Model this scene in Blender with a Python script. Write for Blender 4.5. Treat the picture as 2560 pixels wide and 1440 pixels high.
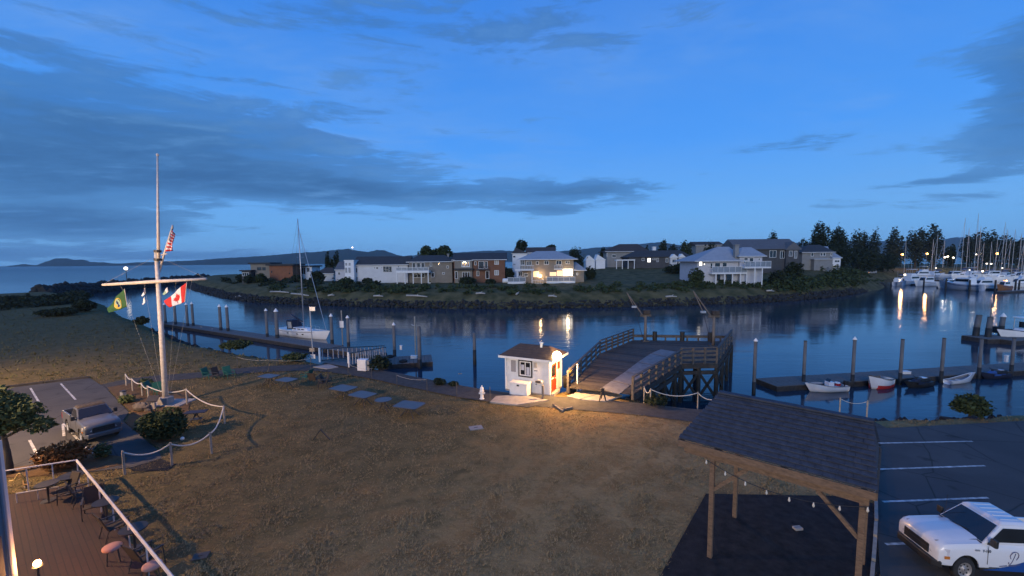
import bpy, bmesh, math, random
import numpy as np
from mathutils import Vector, Matrix

for o in list(bpy.data.objects):
    bpy.data.objects.remove(o, do_unlink=True)
SC = bpy.context.scene
COL = SC.collection
rad = math.radians
random.seed(7)

# ------------------------------------------------------------------ camera
H = 9.5                    # eye height above the lawn
F = 1060.0                 # focal length in pixels of a 2560 wide frame
PITCH, ROLL, SHY = 5.0, -0.55, 24.0 / 2560
cd = bpy.data.cameras.new('camera')
cam = bpy.data.objects.new('camera', cd)
COL.objects.link(cam)
cd.sensor_width = 36.0
cd.lens = 36.0 * F / 2560
cd.shift_y = SHY
cd.clip_start, cd.clip_end = 0.1, 40000
RM = Matrix.Rotation(rad(90 - PITCH), 3, 'X') @ Matrix.Rotation(rad(ROLL), 3, 'Z')
cam.matrix_world = Matrix.Translation((0, 0, H)) @ RM.to_4x4()
SC.camera = cam
EYE = Vector((0, 0, H))

def ray(px, py):
    return RM @ Vector(((px - 1280) / F, (720 - py) / F + SHY * 2560 / F, -1.0))

def at(px, py, z=0.0):
    d = ray(px, py)
    return EYE + d * ((z - H) / d.z)

def atY(px, py, Y):
    d = ray(px, py)
    return EYE + d * (Y / d.y)

def zat(px, py, p):
    """height of pixel row py on the vertical through ground point p"""
    return atY(px, py, p[1]).z

# ------------------------------------------------------------------ world, sun, exposure
SC.view_settings.view_transform = 'Standard'
SC.view_settings.look = 'None'
SC.view_settings.exposure = 0.0
SC.view_settings.gamma = 1.0
SC.view_settings.use_curve_mapping = False
SC.cycles.use_denoising = True
SC.cycles.max_bounces = 6
SC.cycles.diffuse_bounces = 3
SC.cycles.glossy_bounces = 4
SC.cycles.transparent_max_bounces = 8
SC.cycles.volume_bounces = 0
SC.cycles.sample_clamp_indirect = 4.0
SC.cycles.caustics_reflective = False
SC.cycles.caustics_refractive = False

SUN_EL, SUN_AZ = 13.0, 195.0      # dusk glow low behind the camera
W = bpy.data.worlds.new('World')
SC.world = W
W.use_nodes = True
wt = W.node_tree
for n in list(wt.nodes):
    wt.nodes.remove(n)

class NT:
    """tiny node helper"""
    def __init__(s, t):
        s.t = t
    def n(s, kind, **kw):
        x = s.t.nodes.new(kind)
        for k, v in kw.items():
            setattr(x, k, v)
        return x
    def put(s, sock, v):
        if hasattr(v, 'is_linked') or isinstance(v, bpy.types.NodeSocket):
            s.t.links.new(v, sock)
        else:
            sock.default_value = v
    def math(s, op, a, b=0.0, c=None, clamp=False):
        x = s.n('ShaderNodeMath', operation=op, use_clamp=clamp)
        s.put(x.inputs[0], a)
        s.put(x.inputs[1], b)
        if c is not None:
            s.put(x.inputs[2], c)
        return x.outputs[0]
    def vmath(s, op, a, b=(0, 0, 0)):
        x = s.n('ShaderNodeVectorMath', operation=op)
        s.put(x.inputs[0], a)
        s.put(x.inputs[1], b)
        return x.outputs[0]
    def mix(s, fac, a, b, blend='MIX'):
        x = s.n('ShaderNodeMix', data_type='RGBA', blend_type=blend)
        s.put(x.inputs[0], fac)
        for i, v in ((6, a), (7, b)):
            s.put(x.inputs[i], v if not isinstance(v, tuple) else (v + (1.0,))[:4])
        return x.outputs[2]
    def noise(s, vec, scale, detail=6, rough=0.55, dist=0.0):
        x = s.n('ShaderNodeTexNoise')
        if vec is not None:
            s.put(x.inputs['Vector'], vec)
        x.inputs['Scale'].default_value = scale
        x.inputs['Detail'].default_value = detail
        x.inputs['Roughness'].default_value = rough
        x.inputs['Distortion'].default_value = dist
        return x.outputs['Fac']
    def ramp(s, fac, stops, interp='LINEAR'):
        x = s.n('ShaderNodeValToRGB')
        x.color_ramp.interpolation = interp
        el = x.color_ramp.elements
        while len(el) > 1:
            el.remove(el[-1])
        for i, (p, c) in enumerate(stops):
            e = el[0] if i == 0 else el.new(p)
            e.position = p
            e.color = (tuple(c) + (1.0,))[:4] if not isinstance(c, (int, float)) else (c, c, c, 1)
        s.put(x.inputs[0], fac)
        return x.outputs[0]

def azel(px, py):
    d = ray(px, py).normalized()
    return math.atan2(d.x, d.y), math.asin(d.z)

w = NT(wt)
tc = w.n('ShaderNodeTexCoord')
sky = w.n('ShaderNodeTexSky', sky_type='NISHITA')
sky.sun_disc = False
sky.sun_elevation = rad(SUN_EL)
sky.sun_rotation = rad(SUN_AZ)
sky.air_density, sky.dust_density, sky.ozone_density = 1.2, 0.3, 3.5
sep = w.n('ShaderNodeSeparateXYZ')
wt.links.new(tc.outputs['Generated'], sep.inputs[0])
dx, dy, dz = sep.outputs
el_ = w.math('ARCSINE', dz)
az_ = w.math('ARCTAN2', dx, dy)
# clear twilight blue, paler over the horizon
grad = w.ramp(w.math('MULTIPLY', w.math('ABSOLUTE', el_), 1.0 / (math.pi / 2)),
              [(0.0, (0.135, 0.39, 0.79)), (0.06, (0.125, 0.385, 0.84)), (0.16, (0.066, 0.305, 0.88)), (0.32, (0.044, 0.232, 0.78)), (0.6, (0.03, 0.16, 0.62)), (1.0, (0.025, 0.12, 0.5))])
nish = w.mix(1.0, sky.outputs[0], (0.045, 0.062, 0.085), 'MULTIPLY')
clear = w.mix(0.18, grad, nish)
# layered cloud: noise on a high sheet, so that it flattens towards the horizon
hgt = w.math('ADD', w.math('MAXIMUM', dz, 0.0), 0.085)
cu = w.math('DIVIDE', dx, hgt)
cv = w.math('DIVIDE', dy, hgt)
comb = w.n('ShaderNodeCombineXYZ')
w.put(comb.inputs[0], cu)
w.put(comb.inputs[1], w.math('MULTIPLY', cv, 1.9))
n1 = w.noise(comb.outputs[0], 0.42, 5, 0.56, 0.35)
n2 = w.noise(comb.outputs[0], 1.5, 6, 0.66, 0.3)
comb2 = w.n('ShaderNodeCombineXYZ')
w.put(comb2.inputs[0], w.math('MULTIPLY', az_, 2.2))
w.put(comb2.inputs[1], w.math('MULTIPLY', el_, 13.0))
n3 = w.noise(comb2.outputs[0], 2.0, 7, 0.66, 0.5)

def bank(px, py, rx, ry):
    """soft elliptical cloud bank round a direction, radii in pixels"""
    a0, e0 = azel(px, py)
    sa = abs(azel(px + rx, py)[0] - azel(px - rx, py)[0]) / 2
    se = abs(azel(px, py + ry)[1] - azel(px, py - ry)[1]) / 2
    u = w.math('DIVIDE', w.math('SUBTRACT', az_, a0), sa)
    v = w.math('DIVIDE', w.math('SUBTRACT', el_, e0), se)
    q = w.math('ADD', w.math('MULTIPLY', u, u), w.math('MULTIPLY', v, v))
    return w.math('POWER', 2.718, w.math('MULTIPLY', q, -1.0))

def total(lst):
    s = lst[0]
    for x in lst[1:]:
        s = w.math('ADD', s, x)
    return s

nmix = w.math('ADD', w.math('MULTIPLY', n1, 0.34), w.math('ADD', w.math('MULTIPLY', n3, 0.40), w.math('MULTIPLY', n2, 0.26)))
banks = total([bank(-160, 400, 760, 200), w.math('MULTIPLY', bank(330, 220, 680, 150), 0.52), w.math('MULTIPLY', bank(1000, 60, 1000, 110), 0.38), w.math('MULTIPLY', bank(620, 395, 560, 85), 0.72), w.math('MULTIPLY', bank(880, 478, 420, 34), 1.0),
               w.math('MULTIPLY', bank(1460, 478, 190, 26), 0.95), w.math('MULTIPLY', bank(1390, 525, 140, 16), 0.75), w.math('MULTIPLY', bank(2590, 260, 190, 150), 1.0),
               w.math('MULTIPLY', bank(1990, 360, 210, 22), 0.5), w.math('MULTIPLY', bank(150, 560, 330, 34), 0.7), w.math('MULTIPLY', bank(150, 640, 700, 20), 0.55),
               w.math('MULTIPLY', bank(2340, 455, 150, 12), 0.6), w.math('MULTIPLY', bank(2700, 60, 400, 150), 0.5)])
dens = w.math('ADD', w.math('MULTIPLY', banks, 0.56), w.math('MULTIPLY', w.math('SUBTRACT', nmix, 0.5), 2.7))
cover = w.ramp(dens, [(0.13, 0.0), (0.33, 0.66), (0.66, 1.0)], 'EASE')
ccol = w.ramp(w.math('ADD', w.math('MULTIPLY', n2, 0.5), w.math('MULTIPLY', n3, 0.5)), [(0.34, (0.028, 0.092, 0.235)), (0.52, (0.046, 0.145, 0.345)), (0.70, (0.10, 0.26, 0.54))])
thin = w.math('MULTIPLY', w.ramp(w.math('ADD', w.math('MULTIPLY', n1, 0.6), w.math('MULTIPLY', n2, 0.4)), [(0.40, 0.0), (0.66, 1.0)], 'EASE'), 0.62)
veil = total([bank(500, 140, 480, 110), w.math('MULTIPLY', bank(950, 370, 420, 60), 0.9), w.math('MULTIPLY', bank(1700, 120, 600, 90), 0.5), w.math('MULTIPLY', bank(2150, 265, 200, 40), 0.6), 0.22])
sk1 = w.mix(w.math('MULTIPLY', thin, w.math('MINIMUM', veil, 1.0)), clear, (0.19, 0.36, 0.68))
sk2 = w.mix(w.math('MULTIPLY', cover, 0.93), sk1, ccol)
bg = w.n('ShaderNodeBackground')
w.put(bg.inputs[0], sk2)
bg.inputs[1].default_value = 1.18
W.cycles.sampling_method = 'MANUAL'
W.cycles.sample_map_resolution = 256
wo = w.n('ShaderNodeOutputWorld')
wt.links.new(bg.outputs[0], wo.inputs[0])

sl = bpy.data.lights.new('sun', 'SUN')
sl.energy = 1.15
sl.angle = rad(24)
sl.color = (1.0, 0.94, 0.86)
sun = bpy.data.objects.new('sun', sl)
COL.objects.link(sun)
sdir = Vector((math.sin(rad(SUN_AZ)) * math.cos(rad(SUN_EL)), math.cos(rad(SUN_AZ)) * math.cos(rad(SUN_EL)), math.sin(rad(SUN_EL))))
sun.rotation_euler = sdir.to_track_quat('Z', 'Y').to_euler()

# ------------------------------------------------------------------ materials
MATS = {}

def M(name, c, rough=0.7, c2=None, ns=3.0, bump=0.0, bscale=None, metal=0.0, spec=0.4, em=None, es=0.0, world=False, stretch=None, alpha=None, island=0.0, coat=0.0):
    if name in MATS:
        return MATS[name]
    m = bpy.data.materials.new(name)
    m.use_nodes = True
    t = NT(m.node_tree)
    b = m.node_tree.nodes['Principled BSDF']
    if world:
        vec = t.n('ShaderNodeNewGeometry').outputs['Position']
    else:
        vec = t.n('ShaderNodeTexCoord').outputs['Object']
    if stretch:
        vec = t.vmath('MULTIPLY', vec, stretch)
    c2 = c2 or tuple(x * 0.72 for x in c)
    fac = t.noise(vec, ns, 7, 0.6)
    fac = t.ramp(fac, [(0.32, 0.0), (0.68, 1.0)])
    if island:
        g = t.n('ShaderNodeNewGeometry').outputs['Random Per Island']
        fac = t.math('ADD', t.math('MULTIPLY', fac, 1 - island), t.math('MULTIPLY', g, island))
    t.put(b.inputs['Base Color'], t.mix(fac, tuple(c), tuple(c2)))
    b.inputs['Roughness'].default_value = rough
    b.inputs['Metallic'].default_value = metal
    b.inputs['Specular IOR Level'].default_value = spec
    b.inputs['Coat Weight'].default_value = coat
    if bump:
        bn = t.n('ShaderNodeBump')
        bn.inputs['Strength'].default_value = min(1.0, bump)
        bn.inputs['Distance'].default_value = 0.05 if bump <= 1 else 0.05 * bump
        t.put(bn.inputs['Height'], t.noise(vec, bscale or ns * 4, 8, 0.65))
        t.put(b.inputs['Normal'], bn.outputs[0])
    if em:
        b.inputs['Emission Color'].default_value = tuple(em) + (1,)
        b.inputs['Emission Strength'].default_value = es
    if alpha is not None:
        b.inputs['Alpha'].default_value = alpha
    MATS[name] = m
    return m

M('wood_grey', (0.19, 0.17, 0.15), 0.85, (0.10, 0.09, 0.08), 3, 0.5, 14, stretch=(1, 1, 0.35))
M('wood_dark', (0.06, 0.052, 0.045), 0.85, (0.025, 0.022, 0.02), 3, 0.5)
M('wood_tan', (0.20, 0.13, 0.08), 0.8, (0.10, 0.066, 0.042), 7, 0.25, stretch=(1, 1, 3))
M('rail_wood', (0.115, 0.105, 0.095), 0.85, (0.062, 0.057, 0.05), 4, 0.4)
M('piling', (0.15, 0.15, 0.15), 0.85, (0.085, 0.085, 0.088), 4, 0.5, stretch=(1, 1, 0.25))
M('tide', (0.03, 0.03, 0.028), 0.6, (0.012, 0.013, 0.012), 4, 0.6)
M('white_paint', (0.78, 0.77, 0.74), 0.55, (0.66, 0.65, 0.62), 2)
M('white_trim', (0.74, 0.74, 0.72), 0.6, (0.62, 0.62, 0.60), 2)
M('gel_white', (0.80, 0.80, 0.79), 0.25, (0.70, 0.71, 0.71), 1.2, coat=0.3)
M('pole_paint', (0.62, 0.58, 0.53), 0.6, (0.44, 0.39, 0.34), 5, 0.2)
M('alu', (0.55, 0.56, 0.57), 0.4, (0.4, 0.41, 0.42), 6, metal=0.6)
M('black', (0.015, 0.015, 0.016), 0.5, (0.03, 0.03, 0.03), 3)
M('dark_metal', (0.03, 0.03, 0.032), 0.5, (0.05, 0.045, 0.04), 5)
M('navy', (0.012, 0.016, 0.035), 0.7, (0.02, 0.026, 0.05), 3)
M('rubber', (0.018, 0.018, 0.018), 0.8, (0.03, 0.03, 0.03), 8, 0.3)
M('glass_dark', (0.012, 0.014, 0.018), 0.06, (0.02, 0.022, 0.026), 1, spec=0.7)
M('concrete', (0.36, 0.34, 0.31), 0.9, (0.25, 0.235, 0.215), 2.2, 0.3, 30)
M('rope', (0.62, 0.58, 0.50), 0.9, (0.48, 0.44, 0.37), 12)
M('post_wood', (0.36, 0.32, 0.26), 0.85, (0.25, 0.22, 0.18), 6)
M('red_door', (0.42, 0.035, 0.012), 0.5, (0.42, 0.055, 0.02), 3)
M('lit_warm', (0.8, 0.6, 0.35), 0.6, em=(1.0, 0.55, 0.20), es=1.6, ns=0.8)
M('lit_white', (0.9, 0.9, 0.85), 0.6, em=(1.0, 0.88, 0.70), es=2.4)
M('lamp_sodium', (1, 0.7, 0.3), 0.6, em=(1.0, 0.40, 0.11), es=2.2)
M('lamp_white', (1, 0.95, 0.85), 0.6, em=(1.0, 0.86, 0.66), es=3.0)
M('lamp_flood', (1, 0.85, 0.6), 0.6, em=(1.0, 0.70, 0.32), es=40.0)
M('trunk', (0.085, 0.065, 0.048), 0.9, (0.045, 0.035, 0.028), 6, 0.6)
M('rock', (0.036, 0.034, 0.031), 0.9, (0.012, 0.012, 0.012), 0.6, 0.5, 4, world=True, island=0.4)
M('driftwood', (0.50, 0.46, 0.40), 0.9, (0.34, 0.31, 0.27), 2, 0.3)

# ------------------------------------------------------------------ mesh helpers
def mesh_obj(name, verts, faces, mats, parent=None, loc=None, smooth=False, midx=None):
    me = bpy.data.meshes.new(name)
    me.from_pydata([tuple(v) for v in verts], [], faces)
    if not isinstance(mats, (list, tuple)):
        mats = [mats]
    for m in mats:
        me.materials.append(MATS[m] if isinstance(m, str) else m)
    if midx is not None:
        me.polygons.foreach_set('material_index', midx)
    if smooth:
        me.polygons.foreach_set('use_smooth', [True] * len(me.polygons))
    me.update()
    o = bpy.data.objects.new(name, me)
    COL.objects.link(o)
    if parent is not None:
        o.parent = parent
    if loc is not None:
        o.location = loc
    return o

def np_mesh(name, v, f, mats, parent=None, smooth=False):
    """fast mesh from numpy arrays, all faces with the same number of corners"""
    me = bpy.data.meshes.new(name)
    k = f.shape[1]
    me.vertices.add(len(v))
    me.vertices.foreach_set('co', np.ascontiguousarray(v, dtype=np.float32).ravel())
    me.loops.add(f.size)
    me.loops.foreach_set('vertex_index', np.ascontiguousarray(f, dtype=np.int32).ravel())
    me.polygons.add(len(f))
    me.polygons.foreach_set('loop_start', np.arange(0, f.size, k, dtype=np.int32))
    me.polygons.foreach_set('loop_total', np.full(len(f), k, dtype=np.int32))
    if smooth:
        me.polygons.foreach_set('use_smooth', np.ones(len(f), dtype=bool))
    me.update(calc_edges=True)
    me.materials.append(MATS[mats] if isinstance(mats, str) else mats)
    o = bpy.data.objects.new(name, me)
    COL.objects.link(o)
    if parent is not None:
        o.parent = parent
    return o

class MB:
    """collects shapes of ONE part"""
    def __init__(s):
        s.v, s.f = [], []
    def add(s, vs, fs):
        b = len(s.v)
        s.v += [Vector(x) for x in vs]
        s.f += [tuple(i + b for i in q) for q in fs]
        return s
    def box(s, x0, x1, y0, y1, z0, z1):
        vs = [(x, y, z) for z in (z0, z1) for y in (y0, y1) for x in (x0, x1)]
        return s.add(vs, [(0, 2, 3, 1), (4, 5, 7, 6), (0, 1, 5, 4), (2, 6, 7, 3), (0, 4, 6, 2), (1, 3, 7, 5)])
    def cbox(s, c, d, rz=0.0):
        """box with centre c, sizes d, turned by rz"""
        n = len(s.v)
        s.box(-d[0] / 2, d[0] / 2, -d[1] / 2, d[1] / 2, -d[2] / 2, d[2] / 2)
        m = Matrix.Rotation(rz, 3, 'Z')
        for i in range(n, len(s.v)):
            s.v[i] = m @ s.v[i] + Vector(c)
        return s
    def bar(s, a, b, wd, hg=None, up=(0, 0, 1)):
        """square bar from a to b"""
        a, b = Vector(a), Vector(b)
        hg = hg or wd
        d = (b - a).normalized()
        u = Vector(up)
        if abs(d.dot(u)) > 0.98:
            u = Vector((1, 0, 0))
        sx = d.cross(u).normalized() * wd / 2
        sz = sx.cross(d).normalized() * hg / 2
        vs = [p + i * sx + j * sz for p in (a, b) for j in (-1, 1) for i in (-1, 1)]
        return s.add(vs, [(0, 1, 3, 2), (4, 6, 7, 5), (0, 4, 5, 1), (2, 3, 7, 6), (0, 2, 6, 4), (1, 5, 7, 3)])
    def tube(s, pts, r, seg=8, cap=True):
        pts = [Vector(p) for p in pts]
        rs = r if isinstance(r, (list, tuple)) else [r] * len(pts)
        b = len(s.v)
        prev = None
        for i, p in enumerate(pts):
            d = (pts[min(i + 1, len(pts) - 1)] - pts[max(i - 1, 0)])
            d = d.normalized() if d.length > 1e-9 else Vector((0, 0, 1))
            if prev is None:
                u = Vector((0, 0, 1)) if abs(d.z) < 0.95 else Vector((1, 0, 0))
                prev = d.cross(u).normalized()
            x = (prev - d * prev.dot(d)).normalized()
            prev = x
            y = d.cross(x)
            for k in range(seg):
                a = 2 * math.pi * k / seg
                s.v.append(p + (x * math.cos(a) + y * math.sin(a)) * rs[i])
        for i in range(len(pts) - 1):
            for k in range(seg):
                k2 = (k + 1) % seg
                s.f.append((b + i * seg + k, b + i * seg + k2, b + (i + 1) * seg + k2, b + (i + 1) * seg + k))
        if cap:
            s.f.append(tuple(b + k for k in reversed(range(seg))))
            s.f.append(tuple(b + (len(pts) - 1) * seg + k for k in range(seg)))
        return s
    def lathe(s, prof, seg=12, c=(0, 0, 0)):
        return s.tube_z(prof, seg, c)
    def tube_z(s, prof, seg, c):
        b = len(s.v)
        for r, z in prof:
            for k in range(seg):
                a = 2 * math.pi * k / seg
                s.v.append(Vector((c[0] + r * math.cos(a), c[1] + r * math.sin(a), c[2] + z)))
        for i in range(len(prof) - 1):
            for k in range(seg):
                k2 = (k + 1) % seg
                s.f.append((b + i * seg + k, b + i * seg + k2, b + (i + 1) * seg + k2, b + (i + 1) * seg + k))
        s.f.append(tuple(b + k for k in reversed(range(seg))))
        s.f.append(tuple(b + (len(prof) - 1) * seg + k for k in range(seg)))
        return s
    def prism(s, poly, z0, z1):
        """horizontal polygon, z0 to z1"""
        n = len(poly)
        vs = [(p[0], p[1], z0) for p in poly] + [(p[0], p[1], z1) for p in poly]
        area = sum(poly[i][0] * poly[(i + 1) % n][1] - poly[(i + 1) % n][0] * poly[i][1] for i in range(n))
        fs = [tuple(reversed(range(n))), tuple(range(n, 2 * n))] + [(i, (i + 1) % n, n + (i + 1) % n, n + i) for i in range(n)]
        if area < 0:
            fs = [tuple(reversed(q)) for q in fs]
        return s.add(vs, fs)
    def prism_y(s, poly, y0, y1):
        """polygon in x-z pushed along y"""
        n = len(poly)
        vs = [(p[0], y0, p[1]) for p in poly] + [(p[0], y1, p[1]) for p in poly]
        area = sum(poly[i][0] * poly[(i + 1) % n][1] - poly[(i + 1) % n][0] * poly[i][1] for i in range(n))
        fs = [tuple(range(n)), tuple(reversed(range(n, 2 * n)))] + [(n + i, n + (i + 1) % n, (i + 1) % n, i) for i in range(n)]
        if area < 0:
            fs = [tuple(reversed(q)) for q in fs]
        return s.add(vs, fs)
    def ball(s, c, r, seg=10, rings=6):
        r3 = r if isinstance(r, (tuple, list)) else (r, r, r)
        prof = [(math.sin(math.pi * i / rings), -math.cos(math.pi * i / rings)) for i in range(rings + 1)]
        prof[0] = (0.02, -1)
        prof[-1] = (0.02, 1)
        n = len(s.v)
        s.tube_z(prof, seg, (0, 0, 0))
        for i in range(n, len(s.v)):
            p = s.v[i]
            s.v[i] = Vector((c[0] + p.x * r3[0], c[1] + p.y * r3[1], c[2] + p.z * r3[2]))
        return s
    def build(s, name, mat, parent=None, world=False, smooth=False, bevel=0.0):
        loc = None
        if world and parent is not None:
            loc = tuple(-x for x in parent.location)
        o = mesh_obj(name, s.v, s.f, mat, parent, loc, smooth)
        if bevel:
            b = o.modifiers.new('bevel', 'BEVEL')
            b.width = bevel
            b.segments = 2
            b.limit_method = 'ANGLE'
            b.angle_limit = rad(28)
        return o

def tag(o, label=None, cat=None, group=None, kind=None):
    for k, v in (('label', label), ('category', cat), ('group', group), ('kind', kind)):
        if v:
            o[k] = v
    return o

def thing(name, label, cat, loc=(0, 0, 0), rz=0.0, group=None):
    o = bpy.data.objects.new(name, None)
    COL.objects.link(o)
    o.empty_display_size = 0.2
    o.location = loc
    o.rotation_euler = (0, 0, rz)
    return tag(o, label, cat, group)

def copy_tree(o, parent=None):
    c = o.copy()
    COL.objects.link(c)
    c.parent = parent
    for ch in list(o.children):
        copy_tree(ch, c)
    return c

def lamp(parent, name, loc, energy, color, size=0.08, world=False, spec=0.0):
    l = bpy.data.lights.new(name, 'POINT')
    l.energy = energy
    l.color = color
    l.shadow_soft_size = size
    l.specular_factor = spec
    o = bpy.data.objects.new(name, l)
    COL.objects.link(o)
    if parent is not None:
        o.parent = parent
    o.location = loc if not world else Vector(loc) - parent.location
    return o

def leaf_cloud(name, blobs, n, size, mat, parent, seed=1, clumps=26, spread=0.30, flat=0.0):
    """many small leaf faces, gathered in clumps over the shells of some ellipsoids"""
    g = np.random.default_rng(seed)
    P = []
    vol = [b[3] * b[4] * b[5] for b in blobs]
    tot = sum(vol)
    for b, vo in zip(blobs, vol):
        k = max(30, int(n * vo / tot))
        kc = max(6, int(clumps * (vo / tot) ** 0.5 * len(blobs) ** 0.5))
        d = g.normal(size=(kc, 3))
        d /= np.linalg.norm(d, axis=1)[:, None]
        cc = d * (0.45 + 0.5 * g.random((kc, 1)) ** 0.6)
        idx = g.integers(0, kc, k)
        p = cc[idx] + g.normal(size=(k, 3)) * spread * (0.5 + g.random((kc, 1))[idx])
        core = g.random(k) < 0.22
        p[core] = g.normal(size=(core.sum(), 3)) * 0.38
        nrm = np.linalg.norm(p, axis=1)
        lim = 0.86 + 0.30 * g.random(k) ** 2
        p *= np.where(nrm > lim, lim / np.maximum(nrm, 1e-6), 1.0)[:, None]
        P.append(p * np.array(b[3:6]) + np.array(b[0:3]))
    P = np.concatenate(P)
    m = len(P)
    a = g.normal(size=(m, 3))
    a[:, 2] *= 0.6
    a /= np.linalg.norm(a, axis=1)[:, None]
    c = g.normal(size=(m, 3))
    c -= a * (a * c).sum(1)[:, None]
    c /= np.linalg.norm(c, axis=1)[:, None]
    s1 = size * (0.4 + 1.4 * g.random((m, 1)) ** 2)
    a, c = a * s1, c * s1 * 0.62
    V = np.stack([P - a, P + c * 0.9, P + a, P - c * 0.9], 1).reshape(-1, 3)
    Fc = np.arange(4 * m).reshape(-1, 4)
    return np_mesh(name, V, Fc, mat, parent)

# ================================================================== THE SETTING
WZ = -3.0                                     # water level

def P2(pts, z=0.0):
    return [tuple(at(x, y, z))[:2] for x, y in pts]

def poly_dist(X, Y, poly):
    """signed distance to a closed polygon, positive inside"""
    best = np.full(X.shape, 1e9)
    inside = np.zeros(X.shape, dtype=bool)
    n = len(poly)
    for i in range(n):
        ax, ay = poly[i]
        bx, by = poly[(i + 1) % n]
        ex, ey = bx - ax, by - ay
        t = np.clip(((X - ax) * ex + (Y - ay) * ey) / (ex * ex + ey * ey + 1e-9), 0, 1)
        best = np.minimum(best, np.hypot(X - ax - t * ex, Y - ay - t * ey))
        if ay != by:
            inside ^= ((ay > Y) != (by > Y)) & (X < (bx - ax) * (Y - ay) / (by - ay) + ax)
    return np.where(inside, best, -best)

def smooth_noise(X, Y, sc, seed, octaves=4):
    g = np.random.default_rng(seed)
    out = np.zeros(X.shape)
    amp = 1.0
    for o in range(octaves):
        for k in range(5):
            a = g.random() * 6.28
            fr = 6.28 / sc * (0.7 + 0.6 * g.random())
            out += amp * np.sin(X * math.cos(a) * fr + Y * math.sin(a) * fr + g.random() * 6.28) / 5
        sc *= 0.5
        amp *= 0.55
    return out

def sheet_grid(name, x0, x1, y0, y1, step, zf, mat):
    xs = np.arange(x0, x1 + step, step)
    ys = np.arange(y0, y1 + step, step)
    X, Y = np.meshgrid(xs, ys)
    Z = zf(X, Y)
    V = np.stack([X, Y, Z], -1).reshape(-1, 3)
    nx, ny = len(xs), len(ys)
    i = np.arange((ny - 1) * (nx - 1))
    r, c = i // (nx - 1), i % (nx - 1)
    q = r * nx + c
    Fq = np.stack([q, q + 1, q + nx + 1, q + nx], 1)
    Zc = Z.reshape(-1)[Fq].min(1)
    Fq = Fq[Z.reshape(-1)[Fq].max(1) > WZ - 1.6]
    return np_mesh(name, V, Fq, mat, smooth=True)

# --- lawn
shore_px = [(120, 728), (205, 742), (240, 768), (300, 792), (345, 812), (400, 838), (470, 858), (560, 875), (660, 888), (780, 900), (860, 915), (930, 928), (1010, 946), (1110, 962), (1240, 980), (1330, 978), (1420, 972), (1560, 985), (1640, 1006), (1750, 1018), (1900, 1040), (2150, 1044), (2400, 1036), (2620, 1026)]
shore = P2(shore_px)
LAND = shore + [(75, 34), (75, -45), (-160, -45), (-230, 60), (-190, 120)]

def lawn_z(X, Y):
    d = poly_dist(X, Y, LAND) + smooth_noise(X, Y, 6.0, 3, 3) * 0.35
    z = np.clip(d, -9, 0) * 0.62
    z = np.where(d > 0, -0.25 * np.exp(-d / 0.8), z - 0.25)
    return z + smooth_noise(X, Y, 9.0, 5, 4) * 0.018 + np.where(d < 0, smooth_noise(X, Y, 2.2, 8, 3) * 0.18, 0)

def lawn_material():
    m = bpy.data.materials.new('dry_lawn')
    m.use_nodes = True
    t = NT(m.node_tree)
    b = m.node_tree.nodes['Principled BSDF']
    pos = t.n('ShaderNodeNewGeometry').outputs['Position']
    big = t.noise(pos, 0.10, 5, 0.6, 0.6)
    mid = t.noise(pos, 0.55, 7, 0.65, 0.4)
    fine = t.noise(t.vmath('MULTIPLY', pos, (1, 1.6, 1)), 5.5, 9, 0.75)
    tan = t.mix(fine, (0.22, 0.150, 0.062), (0.42, 0.305, 0.145))
    brown = t.mix(fine, (0.17, 0.105, 0.042), (0.31, 0.205, 0.09))
    green = t.mix(fine, (0.11, 0.095, 0.036), (0.24, 0.195, 0.08))
    c = t.mix(t.ramp(mid, [(0.40, 0.0), (0.56, 1.0)]), brown, tan)
    p2 = t.noise(pos, 1.5, 6, 0.7, 0.8)
    c = t.mix(t.ramp(p2, [(0.50, 0.0), (0.64, 0.75)]), c, t.mix(fine, (0.12, 0.08, 0.032), (0.22, 0.15, 0.065)))
    c = t.mix(t.ramp(p2, [(0.30, 0.6), (0.42, 0.0)]), c, t.mix(fine, (0.22, 0.17, 0.08), (0.44, 0.34, 0.17)))
    c = t.mix(t.ramp(big, [(0.54, 0.0), (0.72, 0.5)]), c, green)
    sepx = t.n('ShaderNodeSeparateXYZ')
    t.put(sepx.inputs[0], pos)
    # meadow beyond the car park is greener, rougher grass
    f = t.math('ADD', t.math('MULTIPLY', sepx.outputs[0], -0.045), t.math('MULTIPLY', sepx.outputs[1], 0.035))
    f = t.math('ADD', f, t.math('MULTIPLY', t.math('SUBTRACT', mid, 0.5), 1.6))
    meadow = t.mix(t.ramp(t.noise(pos, 0.9, 6, 0.7), [(0.35, 0.0), (0.65, 1.0)]), (0.06, 0.056, 0.025), (0.15, 0.118, 0.056))
    c = t.mix(t.ramp(f, [(0.42, 0.0), (0.55, 0.0)] if False else [(0.55, 0.0), (0.95, 0.85)]), c, meadow)
    # scattered dark clover spots
    spots = t.ramp(t.noise(pos, 2.6, 5, 0.7), [(0.60, 0.0), (0.70, 1.0)])
    c = t.mix(t.math('MULTIPLY', spots, 0.22), c, (0.05, 0.038, 0.018))
    t.put(b.inputs['Base Color'], c)
    b.inputs['Roughness'].default_value = 0.95
    b.inputs['Specular IOR Level'].default_value = 0.1
    bn = t.n('ShaderNodeBump')
    bn.inputs['Strength'].default_value = 0.9
    bn.inputs['Distance'].default_value = 0.12
    t.put(bn.inputs['Height'], t.math('ADD', t.math('MULTIPLY', fine, 0.6), t.noise(pos, 1.8, 8, 0.7)))
    t.put(b.inputs['Normal'], bn.outputs[0])
    MATS['dry_lawn'] = m

lawn_material()
ground = sheet_grid('ground', -235, 78, -46, 150, 0.8, lawn_z, 'dry_lawn')
tag(ground, 'dry brown lawn sloping to the harbour edge', kind='structure')

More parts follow.
